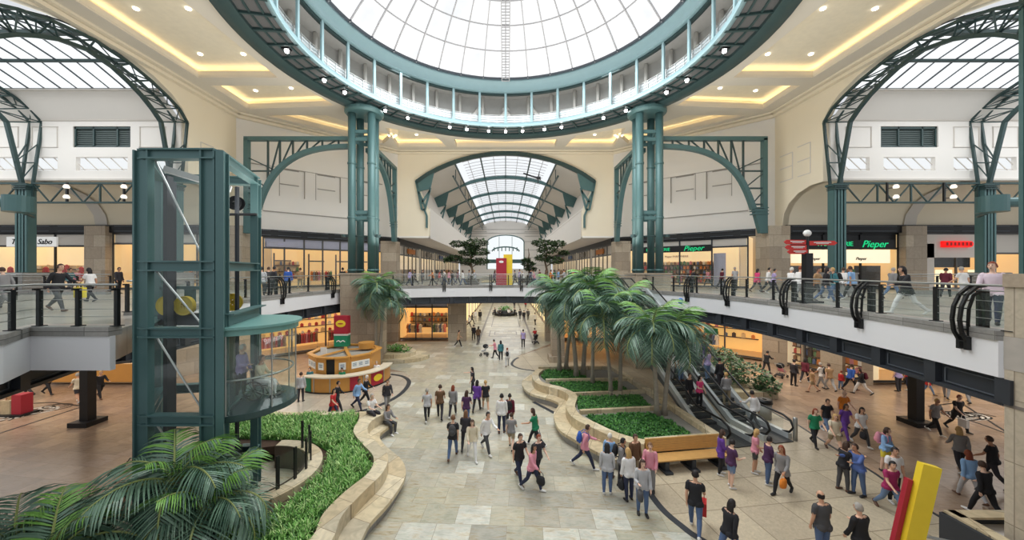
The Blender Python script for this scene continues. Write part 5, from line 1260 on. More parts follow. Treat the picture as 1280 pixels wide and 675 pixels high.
# leaning totem sign near right
t = empty('totem_sign', (8.45, 8.0, 0), 0, 'leaning tall yellow and red sign totem at the lower right', 'sign')
Mx = Matrix.Rotation(R(13), 3, 'Y') @ Matrix.Rotation(R(-12), 3, 'Z')
m = MB(); m.box(Mx @ Vector((.08, 0, 1.72)), (.34, .16, 3.44), M=Mx); m.build('yellow_slab', YL, t)
m = MB(); m.box(Mx @ Vector((-.15, .1, 1.5)), (.09, .12, 3.0), M=Mx); m.box(Mx @ Vector((.2, .1, 1.4)), (.04, .12, 2.8), M=Mx); m.build('red_slab', RED, t)
t = empty('guard_rail', (10.0, 8.9, 0), R(-18), 'steel guard rail with small red notice behind the totem sign', 'railing')
m = MB(); m.tube([(0, .2, 1.05), (1.9, .2, .95)], .035, 8); m.tube([(0, .2, .5), (1.9, .2, .45)], .02, 6)
for x in (.1, 1.0, 1.85): m.tube([(x, .2, 0), (x, .2, 1.0)], .03, 8)
m.build('rail', STEEL, t)
m = MB(); m.box((.6, .17, .62), (.8, .02, .34)); m.build('notice', PAPER, t); m = MB(); m.box((.6, .15, .68), (.7, .02, .1)); m.box((.6, .15, .53), (.7, .02, .05)); m.build('notice_print', RED, t)
# bridge totem
t = empty('bridge_totem', (-.1, 38.6, 6.0), 0, 'red and yellow sign totem standing on the far bridge', 'sign')
m = MB(); m.box((-.35, 0, 1.45), (1.1, .4, 2.9)); m.build('red_slab', RED, t)
m = MB(); m.box((.35, .3, 1.65), (.95, .35, 3.3)); m.build('yellow_slab', YL, t)
m = MB(); m.ell((-.35, -.22, 2.5), (.25, .02, .13), 14, 6); m.build('oval_mark', PAPER, t)
# direction signpost on the right gallery
g_ = Vector((15.0, 18.1, UP)); t = empty('direction_signpost', g_, 0, 'black signpost with red arrow boards and white globe on the right gallery', 'signpost')
m = MB(); m.box((0, 0, .05), (.9, .9, .1)); m.box((0, 0, 1.25), (.34, .3, 2.4)); m.tube([(0, 0, 2.4), (0, 0, 3.3)], .06, 8); m.build('post', BLACK, t)
m = MB(); m.ell((0, 0, 3.45), (.17, .17, .17)); m.build('globe', PAPER, t, True)
for k, (x, z, an, w_) in enumerate(((-.62, 3.0, 8, 1.1), (-.58, 2.74, 4, 1.0), (-.5, 2.52, 2, .9), (.62, 2.95, -8, 1.1))):
    s2 = -1 if x < 0 else 1; m = MB(); m.prism([(-.5*w_, -.11), (.5*w_, -.11), (.5*w_+.14, 0), (.5*w_, .11), (-.5*w_, .11)], 0, .03)
    o = m.build('arrow_board', mat('arrow_red', rgb(206, 52, 46), .5), t); o.location = (x, -.1, z); o.rotation_euler = (R(90), 0, R(an)) if s2 > 0 else (R(90), 0, R(180+an))
    m = MB(); m.box((0, .0, 0), (w_*.7, .01, .04)); m.box((0, 0, -.06), (w_*.5, .01, .025)); o = m.build('arrow_text', PAPER, t); o.location = (x, -.16, z+.03); o.rotation_euler = (0, 0, R(an))
# inner railings over the wing voids
for s_ in (-1, 1):
    side = 'left' if s_ < 0 else 'right'
    for k, (yy, xa, xb) in enumerate(((19.6, 26.5, 44), (24.3, 26.5, 44))):
        pts = [(s_*xa, yy), (s_*xb, yy)]
        m = MB(); m.box((s_*(xa+xb)/2, yy, UP+.12), (xb-xa, .35, .24)); o = m.build('low_curb', KERB); tag(o, 'low pale curb under the %s inner balustrade of the %s wing' % (('near', 'far')[k], side), 'curb')
        t = railing(pts, '%s inner balustrade across the %s wing' % (('near', 'far')[k], side), 2.2, glass=False, z0=UP+.24)
# bridge planters with cloud-pruned trees come with the plants
# ------------------------------------------------------------------ palms
FR1 = mat('palm_leaf', rgb(104, 134, 112), .36, 0, .25, 3); FR2 = mat('palm_leaf_dark', rgb(66, 96, 78), .4, 0, .25, 3); FR3 = mat('palm_leaf_fresh', rgb(118, 168, 76), .45, 0, .2, 3); RACH = mat('palm_stalk', rgb(150, 160, 96), .5)
TRK = mat('palm_trunk', rgb(150, 142, 128), .8, 0, .2, 9, bump=.4)
def frond_mesh(seed, droop, mats, nl=25, wide=.030, ll=.62):
    rnd = random.Random(seed); m = MB(); pts = []; x = z = 0.0; ang = R(58)
    n = 22
    for i in range(n+1):
        pts.append(Vector((x, 0, z))); x += math.cos(ang)/n; z += math.sin(ang)/n; ang -= R(droop)/n*(1+.6*i/n)
    m.cur = 2; m.tube(pts, [.016*(1-.8*i/n)+.003 for i in range(n+1)], 5)
    def P(t):
        f = t*n; i = min(int(f), n-1); return pts[i].lerp(pts[i+1], f-i), (pts[i+1]-pts[i]).normalized()
    for k in range(nl):
        t = .12+.88*(k+.5)/nl; L = ll*(.35+.65*math.sin(math.pi*min(1, t*1.02)**.8))*rnd.uniform(.85, 1.1)
        if t > .9: L *= .8
        p, d = P(t)
        for s_ in (-1, 1):
            m.cur = 0 if rnd.random() < .6 else 1
            out = (Vector((0, s_, 0))*1.0+d*(.45+.7*t)+Vector((0, 0, rnd.uniform(.0, .28)))).normalized()
            wv = d*wide/2; q = []; c = p.copy(); step = L/4; dz = 0
            for j, ww in enumerate((.5, 1.0, .9, .55, .06)):
                q += [c-wv*ww, c+wv*ww]; dz -= .2*rnd.uniform(.7, 1.2)*(1+.25*j); c = c+(out+Vector((0, 0, dz))).normalized()*step
            m.add(q, [(0, 1, 3, 2), (2, 3, 5, 4), (4, 5, 7, 6), (6, 7, 9, 8)])
    return m.mesh('frond', mats)
FV = [frond_mesh(1, 95, [FR1, FR2, RACH]), frond_mesh(2, 125, [FR1, FR2, RACH]), frond_mesh(3, 70, [FR1, FR1, RACH]), frond_mesh(4, 60, [FR3, FR1, RACH])]
def palm(loc, label, trunks, nf, fl, seed, fresh=2, tr=.09, low=0.0, cat='palm', group=None):
    """trunks: list of (dx, dy, height, leanx, leany)"""
    rnd = random.Random(seed); t = empty('palm_tree', loc, 0, label, cat, group)
    for (dx, dy, h, lx, ly) in trunks:
        m = MB(); k = 8; pts = [(dx+lx*(i/k)**1.6, dy+ly*(i/k)**1.6, h*i/k) for i in range(k+1)]
        m.tube([(p[0], p[1], p[2]-.02) for p in pts], [tr*(1.35-.5*i/k) if i else tr*1.8 for i in range(k+1)], 10)
        m.build('trunk', TRK, t, True); top = Vector(pts[-1])
        for i in range(nf):
            ly_ = i/nf; yaw = i*2.39996+rnd.uniform(-.25, .25); pitch = R(-28+70*ly_+rnd.uniform(-8, 8)+low)
            sc_ = fl*rnd.uniform(.85, 1.1)*(.8+.25*ly_)
            me = FV[0] if ly_ < .35 else (FV[1] if ly_ > .7 else FV[rnd.choice((0, 1, 2))])
            if i < fresh: me = FV[3]
            inst('frond', me, t, top+Vector((0, 0, -.1*ly_)), (0, pitch, yaw), sc_)
    return t
palm((7.35, 17.4, .66), 'palm with two slim trunks nearest the wooden bench, rightmost in the planter', [(-.12, 0, 4.0, -.25, 0), (.28, .1, 3.7, .5, .1)], 17, 2.5, 11, 3)
palm((6.15, 20.4, .66), 'palm with paired trunks, second from the bench in the planter', [(-.25, 0, 4.3, -.5, -.1), (.3, .1, 4.8, .15, .1)], 17, 2.6, 12, 2)
palm((4.9, 23.7, .66), 'thick trunked palm, third from the bench in the planter', [(-.3, 0, 4.6, -.5, 0), (.2, .2, 5.6, .5, 0)], 17, 2.7, 13, 3, .12)
palm((3.7, 25.0, .66), 'farthest palm of the planter beside the stone pillar', [(0, 0, 5.3, -.2, 0), (.5, .3, 4.6, .7, 0)], 17, 2.6, 14, 2, .11)
palm((5.3, 22.2, .66), 'tall palm rising in the middle of the planter cluster', [(0, 0, 5.3, .1, 0)], 20, 2.7, 15, 3)
palm((-10.0, 27.9, 0.0), 'single tall palm with full crown behind the kiosk', [(0, 0, 6.1, .15, 0), (.3, .1, 5.2, .35, 0)], 18, 2.5, 16, 3, .12)
palm((-8.05, 9.2, .6), 'large palm in the left garden bed spreading in front of the lift', [(0, 0, 1.8, -.1, -.25), (.35, -.1, 1.2, .35, -.2)], 15, 1.9, 17, 4, .1, low=4)
palm((-9.3, 7.7, .6), 'low palm at the bottom left corner of the view', [(0, 0, .95, -.1, -.2)], 15, 2.1, 18, 2, .1, low=2)
palm((-10.7, 8.0, .6), 'bushy palm at the far left edge of the garden bed', [(0, 0, .9, -.1, 0)], 13, 1.9, 19, 1, .1)
# ------------------------------------------------------------------ leafy shrub and cloud-pruned trees
def leafball(m, c, r, n, size, rnd, flat=1.0):
    for _ in range(n):
        while True:
            v = Vector((rnd.uniform(-1, 1), rnd.uniform(-1, 1), rnd.uniform(-1, 1)))
            if .15 < v.length < 1: break
        v = v.normalized()*(v.length**.4)
        p = Vector(c)+Vector((v.x*r[0], v.y*r[1], v.z*r[2]*flat)); a = Vector((rnd.uniform(-1, 1), rnd.uniform(-1, 1), rnd.uniform(-.4, .6))).normalized(); b = a.cross(Vector((rnd.uniform(-.5, .5), rnd.uniform(-.5, .5), 1))).normalized()
        s = size*rnd.uniform(.7, 1.3); m.cur = rnd.choice((0, 0, 1))
        m.add([p-b*s*.05, p+a*s*.35-b*s*.28, p+a*s, p+a*s*.35+b*s*.28], [(0, 1, 2, 3)])
SB1 = mat('shrub_leaf', rgb(88, 128, 78), .4, 0, .3, 3); SB2 = mat('shrub_leaf_dark', rgb(52, 84, 54), .45, 0, .3, 3)
t = empty('leafy_shrub', (14.5, 24.2, 0), 0, 'big glossy green shrub filling the bed right of the escalators', 'shrub'); rnd = random.Random(4); m = MB()
for (x, y, z, r) in ((0, 0, 1.3, 1.3), (-.9, 1.6, 1.6, 1.4), (-1.4, 3.2, 1.9, 1.4), (.9, -1.4, .9, 1.0), (.7, 1.2, 1.2, 1.1), (-.3, -1.0, 1.2, 1.1), (-1.7, 4.4, 2.3, 1.3), (1.3, -2.2, .6, .7)):
    leafball(m, (x, y, z), (r, r, r*.85), 420, .26, rnd)
m.build('foliage', [SB1, SB2], t, fixn=False)
m = MB()
for _ in range(14):
    m = MB(); x, y = rnd.uniform(-1.4, 1), rnd.uniform(-1.6, 3.2); m.tube([(x, y, 0), (x*1.2+rnd.uniform(-.3, .3), y+rnd.uniform(-.3, .3), 1.8)], .03, 5); m.build('stem', TRK, t)
m = MB(); m.box((-.1, 1.0, .2), (3.4, 7.4, .4)); m.build('bed_curb', SEAT, t)
CT1 = mat('pine_green', rgb(74, 100, 58), .6, 0, .3, 3); CT2 = mat('pine_dark', rgb(44, 66, 40), .6, 0, .3, 3); BARK = mat('bark', rgb(110, 92, 74), .8)
def cloud_tree(loc, label, pads, seed):
    t = empty('cloud_pruned_tree', loc, 0, label, 'tree'); rnd = random.Random(seed); m = MB(); m.lathe([(0, 0), (.8, 0), (.95, .6), (.8, .6), (0, .5)], 20); m.build('pot', mat('pot_grey', rgb(110, 104, 96)), t)
    w = MB(); w.tube([(0, 0, .5), (.15, 0, 1.5), (-.1, 0, 2.5), (.1, 0, 3.6), (0, 0, 4.4)], [.16, .13, .1, .07, .03], 8)
    f = MB()
    for x, y, z, r in pads:
        w.tube([(0, 0, z-.7), (x*.6, y*.6, z-.25), (x, y, z)], [.06, .045, .03], 5); leafball(f, (x, y, z), (r, r, r*.36), int(520*r), .27, rnd)
    w.build('trunk', BARK, t, True); f.build('foliage', [CT1, CT2], t, fixn=False)
cloud_tree((-3.9, 41.5, UP), 'cloud-pruned tree in a pot on the left half of the far bridge', [(-1.5, 0, 4.6, 1.0), (.6, 0, 4.7, 1.3), (-1.9, 0, 3.0, .9), (.9, .2, 3.7, 1.2), (-.4, 0, 3.6, 1.0), (1.1, 0, 2.6, 1.0), (-.6, 0, 2.6, .9), (-2.6, 0, 2.8, .6), (0, 0, 4.2, .9)], 31)
cloud_tree((4.6, 41.5, UP), 'cloud-pruned tree in a pot on the right half of the far bridge', [(-.5, 0, 4.7, 1.1), (1.3, 0, 4.6, 1.0), (.2, 0, 3.9, 1.2), (-.3, 0, 3.0, 1.0), (1.0, 0, 2.7, 1.1), (2.0, 0, 3.6, .6)], 32)
cloud_tree((2.9, 46.5, UP), 'small rounded tree behind the sign totem beyond the far bridge', [(0, 0, 2.4, .9), (.3, 0, 1.8, .8), (-.3, 0, 2.9, .6)], 33)
# low planter with greenery at the foot of the far left palm
t = empty('stepped_planter', (-9.9, 31.6, 0), 0, 'low stepped stone planter at the foot of the tall left palm', 'planter')
m = MB(); m.prism([(p[0]*1.0, p[1]*1.0) for p in [(3.3*math.cos(R(a)), 2.2*math.sin(R(a))) for a in range(0, 360, 15)]], 0, .3); m.build('lower_step', SEAT, t)
m = MB(); m.prism([(2.5*math.cos(R(a))-.4, 1.6*math.sin(R(a))) for a in range(0, 360, 15)], .3, .62); m.build('upper_step', SEAT, t)
f = MB(); rnd = random.Random(8)
for x, y in ((-1.6, 0), (-.6, .2), (.4, 0), (1.0, -.2)): leafball(f, (x, y, .85), (.7, .7, .3), 160, .22, rnd)
f.build('foliage', [CV1, CV2], t, fixn=False)
# ------------------------------------------------------------------ people
SKINS = [mat('skin_%d' % i, c, .55, 0, .04, 8) for i, c in enumerate((rgb(226, 180, 152), rgb(212, 164, 134), rgb(232, 192, 168), rgb(190, 140, 110)))]
FACE = mat('face_detail', rgb(70, 40, 36), .5)
SHOE = {'b': mat('shoe_black', rgb(34, 32, 32), .5), 'w': mat('shoe_white', rgb(226, 224, 220), .5), 'n': mat('shoe_brown', rgb(96, 66, 48), .5)}
CLR = dict(black=(34, 34, 38), dark=(52, 50, 56), navy=(44, 50, 76), jean=(84, 106, 142), denim=(110, 134, 168), grey=(140, 138, 138), ltgrey=(186, 186, 188), white=(236, 234, 232), cream=(222, 210, 184), khaki=(156, 140, 112),
           brown=(104, 76, 52), tan=(176, 142, 104), red=(190, 44, 46), maroon=(104, 34, 52), magenta=(160, 40, 92), pink=(226, 150, 166), hot=(222, 70, 124), purple=(104, 62, 152), plum=(76, 44, 82), lilac=(176, 160, 204), green=(28, 128, 88), teal=(62, 120, 128), blue=(52, 94, 178), sky=(140, 178, 220), orange=(222, 130, 40), yellow=(228, 208, 70), charcoal=(76, 76, 78), plaid=(86, 110, 170), shirtpink=(222, 204, 214))
HAIRC = dict(k=(30, 24, 24), n=(66, 44, 32), l=(196, 158, 100), r=(134, 62, 34), g=(168, 162, 154), w=(220, 216, 206), o=(120, 84, 56))
def cl(c): return mat('cloth_'+c, rgb(*CLR[c]), .8, 0, .16, 6)
def hr(c): return mat('hair_'+c, rgb(*HAIRC[c]), .6, 0, .25, 20)
def pieces(m, pose):
    """builds the figure facing -Y and returns the bones for sorting the surface"""
    th, kn, fl, ab, el, lean, hy = pose['th'], pose['kn'], pose['fl'], pose['ab'], pose['el'], R(pose.get('lean', 2)), R(pose.get('head', 0))
    sitting = pose.get('sit'); pel = Vector((0, 0, .93)); T = Vector((0, -math.sin(lean), math.cos(lean))); bones = []
    def B(k, p, q, r): bones.append((k, Vector(p), Vector(q), r))
    prof = [(-.09, .10, .09), (-.04, .155, .115), (.05, .165, .12), (.17, .142, .105), (.30, .160, .115), (.40, .172, .11), (.455, .15, .092), (.495, .075, .065)]
    m.tube([pel+T*a for a, _, _ in prof], [(b, c) for _, b, c in prof], 20, up=(0, 1, 0))
    B('torso', pel-T*.05, pel+T*.44, .13)
    for s in (-1, 1): m.ell(pel+T*.435+Vector((s*.15, 0, 0)), (.062, .062, .06)); m.ell(pel+Vector((s*.075, .045, -.04)), (.09, .085, .09))
    m.tube([pel+T*.46, pel+T*.60+Vector((0, -.015, 0))], [.055, .05], 12); B('neck', pel+T*.5, pel+T*.58, .05)
    hc = pel+T*.685+Vector((0, -.03, 0)); H = Matrix.Rotation(hy, 3, 'Z')
    m.ell(hc, (.076, .092, .115), 16, 12, H); m.ell(hc+H @ Vector((0, -.03, -.06)), (.052, .06, .055), 12, 8, H)
    m.ell(hc+H @ Vector((0, -.098, -.012)), (.014, .02, .024), 8, 6, H)
    for s in (-1, 1): m.ell(hc+H @ Vector((s*.078, .005, -.012)), (.012, .018, .028), 8, 6, H)
    B('head', hc+Vector((0, 0, -.03)), hc+Vector((0, 0, .03)), .085)
    hands = []
    for i, s in enumerate((-1, 1)):      # right, left
        a = R(th[i]); k = R(kn[i]); hp = pel+Vector((s*.09, 0, -.03)); sp = s*(.02 if not sitting else .05)
        kp = hp+Vector((sp, -math.sin(a)*.42, -math.cos(a)*.42)); b = a-k; ap = kp+Vector((0, -math.sin(b)*.42, -math.cos(b)*.42))
        m.tube([hp, hp.lerp(kp, .45), kp], [.092, .08, .058], 14); m.tube([kp, kp.lerp(ap, .3), kp.lerp(ap, .7), ap], [.058, .06, .045, .036], 14)
        fa = R(pose.get('ft', (0, 0))[i]); fd = Vector((s*.12, -math.cos(fa), -math.sin(fa))).normalized(); up_ = Vector((0, -math.sin(fa), math.cos(fa)))
        m.tube([ap-fd*.06-up_*.035, ap-fd*.02-up_*.03, ap+fd*.08-up_*.045, ap+fd*.155-up_*.055, ap+fd*.19-up_*.058], [(.03, .035), (.04, .045), (.045, .032), (.042, .022), (.02, .014)], 12, up=(0, 0, 1))
        B('thigh', hp, kp, .075); B('shin', kp, ap-(ap-kp)*.08, .05); B('foot', ap-up_*.02-fd*.05, ap+fd*.16-up_*.04, .035)
        sh = pel+T*.425+Vector((s*.178, 0, 0)); a = R(fl[i])+lean; o = R(ab[i]); e = R(el[i])
        d1 = Vector((s*math.sin(o), -math.sin(a)*math.cos(o), -math.cos(a)*math.cos(o))); a2 = a+e
        d2_ = Vector((s*math.sin(o)*.5-s*pose.get('inw', (0.1, .1))[i], -math.sin(a2), -math.cos(a2))).normalized()
        eb = sh+d1*.275; wr = eb+d2_*.245
        m.tube([sh, sh.lerp(eb, .4), eb], [.052, .047, .038], 12); m.tube([eb, eb.lerp(wr, .35), wr], [.039, .038, .025], 12)
        B('uparm', sh, eb, .045); B('forearm', eb, wr, .032)
        side = Vector((0, 0, 1)).cross(d2_); side = Vector((1, 0, 0)) if side.length < .1 else side.normalized()
        nrm = d2_.cross(side).normalized(); pw = nrm if abs(d2_.z) > .6 else side     # palm width axis
        pt = d2_.cross(pw).normalized()
        if (pt.x*-s) < 0 and abs(pt.x) > .3: pt = -pt
        m.tube([wr-d2_*.01, wr+d2_*.04, wr+d2_*.085], [.024, .03, .028], 10)
        for j, (f_, ln) in enumerate(((-1.35, .068), (-.45, .078), (.45, .074), (1.35, .058))):
            p0 = wr+d2_*.075+pw*f_*.017; p1 = p0+d2_*ln*.55+pw*f_*.003; p2 = p1+(d2_*.75+pt*.5)*ln*.45
            m.tube([p0, p1, p2], [.0105, .0098, .008], 8)
        p0 = wr+d2_*.03-pw*.025; m.tube([p0, p0+d2_*.035-pw*.022+pt*.01, p0+d2_*.065-pw*.024+pt*.02], [.013, .011, .009], 8)
        B('hand', wr+d2_*.02, wr+d2_*.15, .02); hands.append(wr+d2_*.1)
    return bones, hc, H, hands, pel, T
def remesh(m, voxel, ratio):
    me = m.mesh('tmp', [SKINS[0]]); o = bpy.data.objects.new('tmp', me); COL.objects.link(o)
    a = o.modifiers.new('r', 'REMESH'); a.mode = 'VOXEL'; a.voxel_size = voxel
    b = o.modifiers.new('s', 'SMOOTH'); b.factor = .5; b.iterations = 2
    c = o.modifiers.new('d', 'DECIMATE'); c.ratio = ratio
    bpy.context.view_layer.update(); dg = bpy.context.evaluated_depsgraph_get(); dg.update()
    r = bpy.data.meshes.new_from_object(o.evaluated_get(dg)); bpy.data.objects.remove(o); return r
def submesh(name, me, keep, off, mt, zmin, extra=None):
    vid = {}; vs = []; fs = []
    for p in me.polygons:
        if keep[p.index]:
            f = []
            for v in p.vertices:
                if v not in vid:
                    vid[v] = len(vs); vv = me.vertices[v]; o_ = off(vv.co) if callable(off) else off; vs.append(vv.co+vv.normal*o_)
                f.append(vid[v])
            fs.append(f)
    if extra: n = len(vs); vs += [Vector(v) for v in extra.v]; fs += [[i+n for i in f] for f in extra.f]
    r = bpy.data.meshes.new(name); r.from_pydata([(v[0], v[1], v[2]-zmin) for v in vs], [], fs); r.materials.append(mt)
    r.polygons.foreach_set('use_smooth', [True]*len(r.polygons)); r.update(); return r
def figure(pose):
    m = MB(); bones, hc, H, hands, pel, T = pieces(m, pose); me = remesh(m, .0115, .26); zmin = min(v.co.z for v in me.vertices)
    reg = []; par = []
    for p in me.polygons:
        c = p.center; best = 9; rk = None; rt = 0
        for k, a, b, r in bones:
            d = b-a; t_ = max(0, min(1, (c-a).dot(d)/d.dot(d))); ds = (c-(a+d*t_)).length-r
            if ds < best: best = ds; rk = k; rt = t_
        reg.append(rk); par.append(rt)
    tor = [(me.polygons[i].center-pel).dot(T) for i in range(len(reg))]; Hi = H.inverted(); n = len(reg); S = 'head'
    rel = [Hi @ (p.center-hc) for p in me.polygons]
    def K(f): return [f(i) for i in range(n)]
    body = K(lambda i: reg[i] == 'torso' or (reg[i] in ('thigh', 'uparm') and par[i] < .3 and (tor[i] > -.12 or reg[i] == 'uparm')))
    out = {}
    base_z = zmin
    allk = K(lambda i: True)
    ex = MB(); 
    for s in (-1, 1): ex.ell(hc+H @ Vector((s*.03, -.086, .012)), (.012, .008, .008), 8, 6, H); ex.ell(hc+H @ Vector((s*.03, -.088, .034)), (.018, .005, .004), 8, 4, H)
    ex.ell(hc+H @ Vector((0, -.09, -.062)), (.024, .006, .006), 8, 4, H)
    b = submesh('body', me, allk, 0, SKINS[0], base_z); nf = len(b.polygons); b.materials.append(FACE)
    bm = bmesh.new(); bm.from_mesh(b); vsn = [bm.verts.new((v[0], v[1], v[2]-base_z)) for v in ex.v]; bm.verts.ensure_lookup_table()
    for f in ex.f:
        try: ff = bm.faces.new([vsn[i] for i in f]); ff.material_index = 1
        except ValueError: pass
    bm.to_mesh(b); bm.free(); out['body'] = b
    tl = lambda i: tor[i] > -.07
    def shirt(sl):
        return K(lambda i: (reg[i] == 'torso' and tor[i] > -.1 and tor[i] < .475) or (reg[i] == 'neck' and tor[i] < .49) or (reg[i] == 'uparm' and (sl > 1 or par[i] < .6)) or (reg[i] == 'forearm' and sl > 1 and par[i] < .93) or (reg[i] == 'thigh' and tor[i] > -.1 and not pose.get('sit')))
    flare = lambda c: .016+max(0, (.06-(c-pel).dot(T)))*.16
    out['shirt_s'] = submesh('shirt', me, shirt(1), flare, PAL[0], base_z); out['shirt_l'] = submesh('shirt', me, shirt(2), flare, PAL[0], base_z)
    tun = K(lambda i: shirt_l[i] or (reg[i] == 'thigh' and par[i] < .42)) if False else None
    sl_ = shirt(2); out['shirt_t'] = submesh('tunic', me, K(lambda i: sl_[i] or (reg[i] == 'thigh' and par[i] < .4)), lambda c: .016+max(0, (.02-(c-pel).dot(T)))*.14, PAL[0], base_z)
    low = lambda i: reg[i] == 'torso' and tor[i] < .06
    out['leg_l'] = submesh('trousers', me, K(lambda i: low(i) or reg[i] == 'thigh' or reg[i] == 'shin'), .009, PAL[0], base_z)
    out['leg_s'] = submesh('shorts', me, K(lambda i: low(i) or (reg[i] == 'thigh' and par[i] < .8)), .014, PAL[0], base_z)
    out['shoe'] = submesh('shoes', me, K(lambda i: reg[i] == 'foot'), .006, SHOE['b'], base_z)
    out['hair_s'] = submesh('hair', me, K(lambda i: reg[i] == 'head' and ((rel[i].y > -.035 and rel[i].z > -.045+max(0, -rel[i].y)*1.5) or rel[i].z > .062)), .014, PAL[0], base_z)
    e = MB(); e.tube([hc+H @ Vector((0, .035, .06)), hc+H @ Vector((0, .055, -.02)), hc+H @ Vector((0, .065, -.12)), hc+H @ Vector((0, .075, -.24)), hc+H @ Vector((0, .08, -.30))], [(.07, .05), (.092, .06), (.098, .05), (.09, .04), (.05, .02)], 14, up=(0, 1, 0))
    out['hair_l'] = submesh('hair', me, K(lambda i: reg[i] == 'head' and ((rel[i].y > -.035 and rel[i].z > -.07) or rel[i].z > .058)), .017, PAL[0], base_z, e)
    out['hair_b'] = submesh('hair', me, K(lambda i: reg[i] == 'head' and rel[i].y > .0 and -.06 < rel[i].z < .045), .006, PAL[0], base_z)
    out['hands'] = [h-Vector((0, 0, base_z)) for h in hands]; out['back'] = pel+T*.30+Vector((0, .17, -base_z)); out['hip'] = pel-Vector((0, 0, base_z))
    bpy.data.meshes.remove(me); return out
POSES = dict(
    stand=dict(th=(3, -3), kn=(4, 3), fl=(4, -2), ab=(9, 10), el=(14, 18)),
    hold=dict(th=(-4, 5), kn=(3, 8), fl=(12, 8), ab=(10, 8), el=(78, 20), inw=(.35, .1), head=14),
    walk=dict(th=(25, -18), kn=(8, 24), fl=(-20, 22), ab=(8, 8), el=(18, 30), ft=(-8, 24), lean=4),
    walkm=dict(th=(-18, 25), kn=(24, 8), fl=(22, -20), ab=(8, 8), el=(30, 18), ft=(24, -8), lean=4, head=-10),
    stride=dict(th=(29, -23), kn=(10, 26), fl=(-30, 32), ab=(9, 9), el=(24, 38), ft=(-10, 34), lean=7),
    push=dict(th=(20, -16), kn=(8, 22), fl=(38, 38), ab=(6, 6), el=(42, 42), ft=(-5, 22), lean=8),
    sit=dict(th=(84, 82), kn=(82, 84), fl=(28, 24), ab=(8, 10), el=(56, 50), lean=4, sit=1, inw=(.15, .15)),
    point=dict(th=(8, -8), kn=(4, 10), fl=(78, 0), ab=(14, 8), el=(6, 20), lean=2, head=12),
    hug=dict(th=(6, -4), kn=(4, 5), fl=(52, 44), ab=(10, 14), el=(40, 46), lean=8, inw=(.3, .2)),
)
FIG = {k: figure(v) for k, v in POSES.items()}
mb = MB(); mb.lathe([(0, 0), (.14, 0), (.17, .08), (.15, .24), (.1, .27), (0, .27)], 14); mb.tube([(-.1, 0, .25), (-.09, 0, .38), (0, 0, .44), (.09, 0, .38), (.1, 0, .25)], .012, 6)
for i, v in enumerate(mb.v): mb.v[i] = (v[0], v[1]*.55, v[2]-.42)
HANDBAG = mb.mesh('handbag', PAL[3], True)
mb = MB(); mb.box((0, 0, -.36), (.34, .13, .36)); mb.tube([(-.1, 0, -.18), (-.07, 0, -.03), (0, 0, .0), (.07, 0, -.03), (.1, 0, -.18)], .01, 5); SHOPBAG = mb.mesh('shopping_bag', PAL[3])
mb = MB(); mb.ell((0, .06, 0), (.15, .1, .23), 14, 10); mb.ell((0, .14, -.07), (.11, .05, .11), 12, 8)
for s in (-1, 1): mb.tube([(s*.1, 0, .18), (s*.11, -.1, .26), (s*.11, -.27, .17), (s*.11, -.29, 0), (s*.12, -.2, -.15), (s*.1, .0, -.18)], .016, 6)
BACKPACK = mb.mesh('backpack', PAL[3], True)
BAGS = dict(hb=('handbag', HANDBAG, 'bag'), sb=('shopping_bag', SHOPBAG, 'bag'), bp=('backpack', BACKPACK, 'backpack'))
pc = [0]
def person(loc, h, pose, yaw, top, sl, bot, bt, hair, ht, label, acc=None, shoe=None):
    i = pc[0]; pc[0] += 1; f = FIG[pose]; s = h/1.73
    t = empty('person', loc, R(yaw), label, 'person'); t.scale = (s,)*3
    def add(nm, key, mt): o = inst(nm, f[key], t); slotmat(o, 0, mt); return o
    add('body', 'body', SKINS[(i*7+3) % 4]); add({'s': 'shirt', 'l': 'shirt', 't': 'tunic'}[sl], 'shirt_'+sl, cl(top)); add('trousers' if bt == 'l' else 'shorts', 'leg_'+bt, cl(bot))
    add('shoes', 'shoe', SHOE[shoe or 'bbwn'[i % 4]]); add('hair', 'hair_'+ht, hr(hair))
    if acc:
        k, c_ = acc.split(':'); hand = k.endswith('L'); k = k.rstrip('LR'); nm, me, cat = BAGS[k]
        p = f['back'] if k == 'bp' else f['hands'][1 if hand else 0]
        w_ = Vector(loc)+Matrix.Rotation(R(yaw), 3, 'Z') @ (p*s)
        o = inst(nm, me, None, w_, (0, 0, R(yaw+(90 if k != 'bp' else 0))), s); slotmat(o, 0, cl(c_))
        lb = '%s %s carried by the %s' % ({'charcoal': 'dark grey'}.get(c_, c_), nm.replace('_', ' '), label.replace('person in ', 'person in ')); tag(o, ' '.join(lb.split()[:16]), cat)
    return t
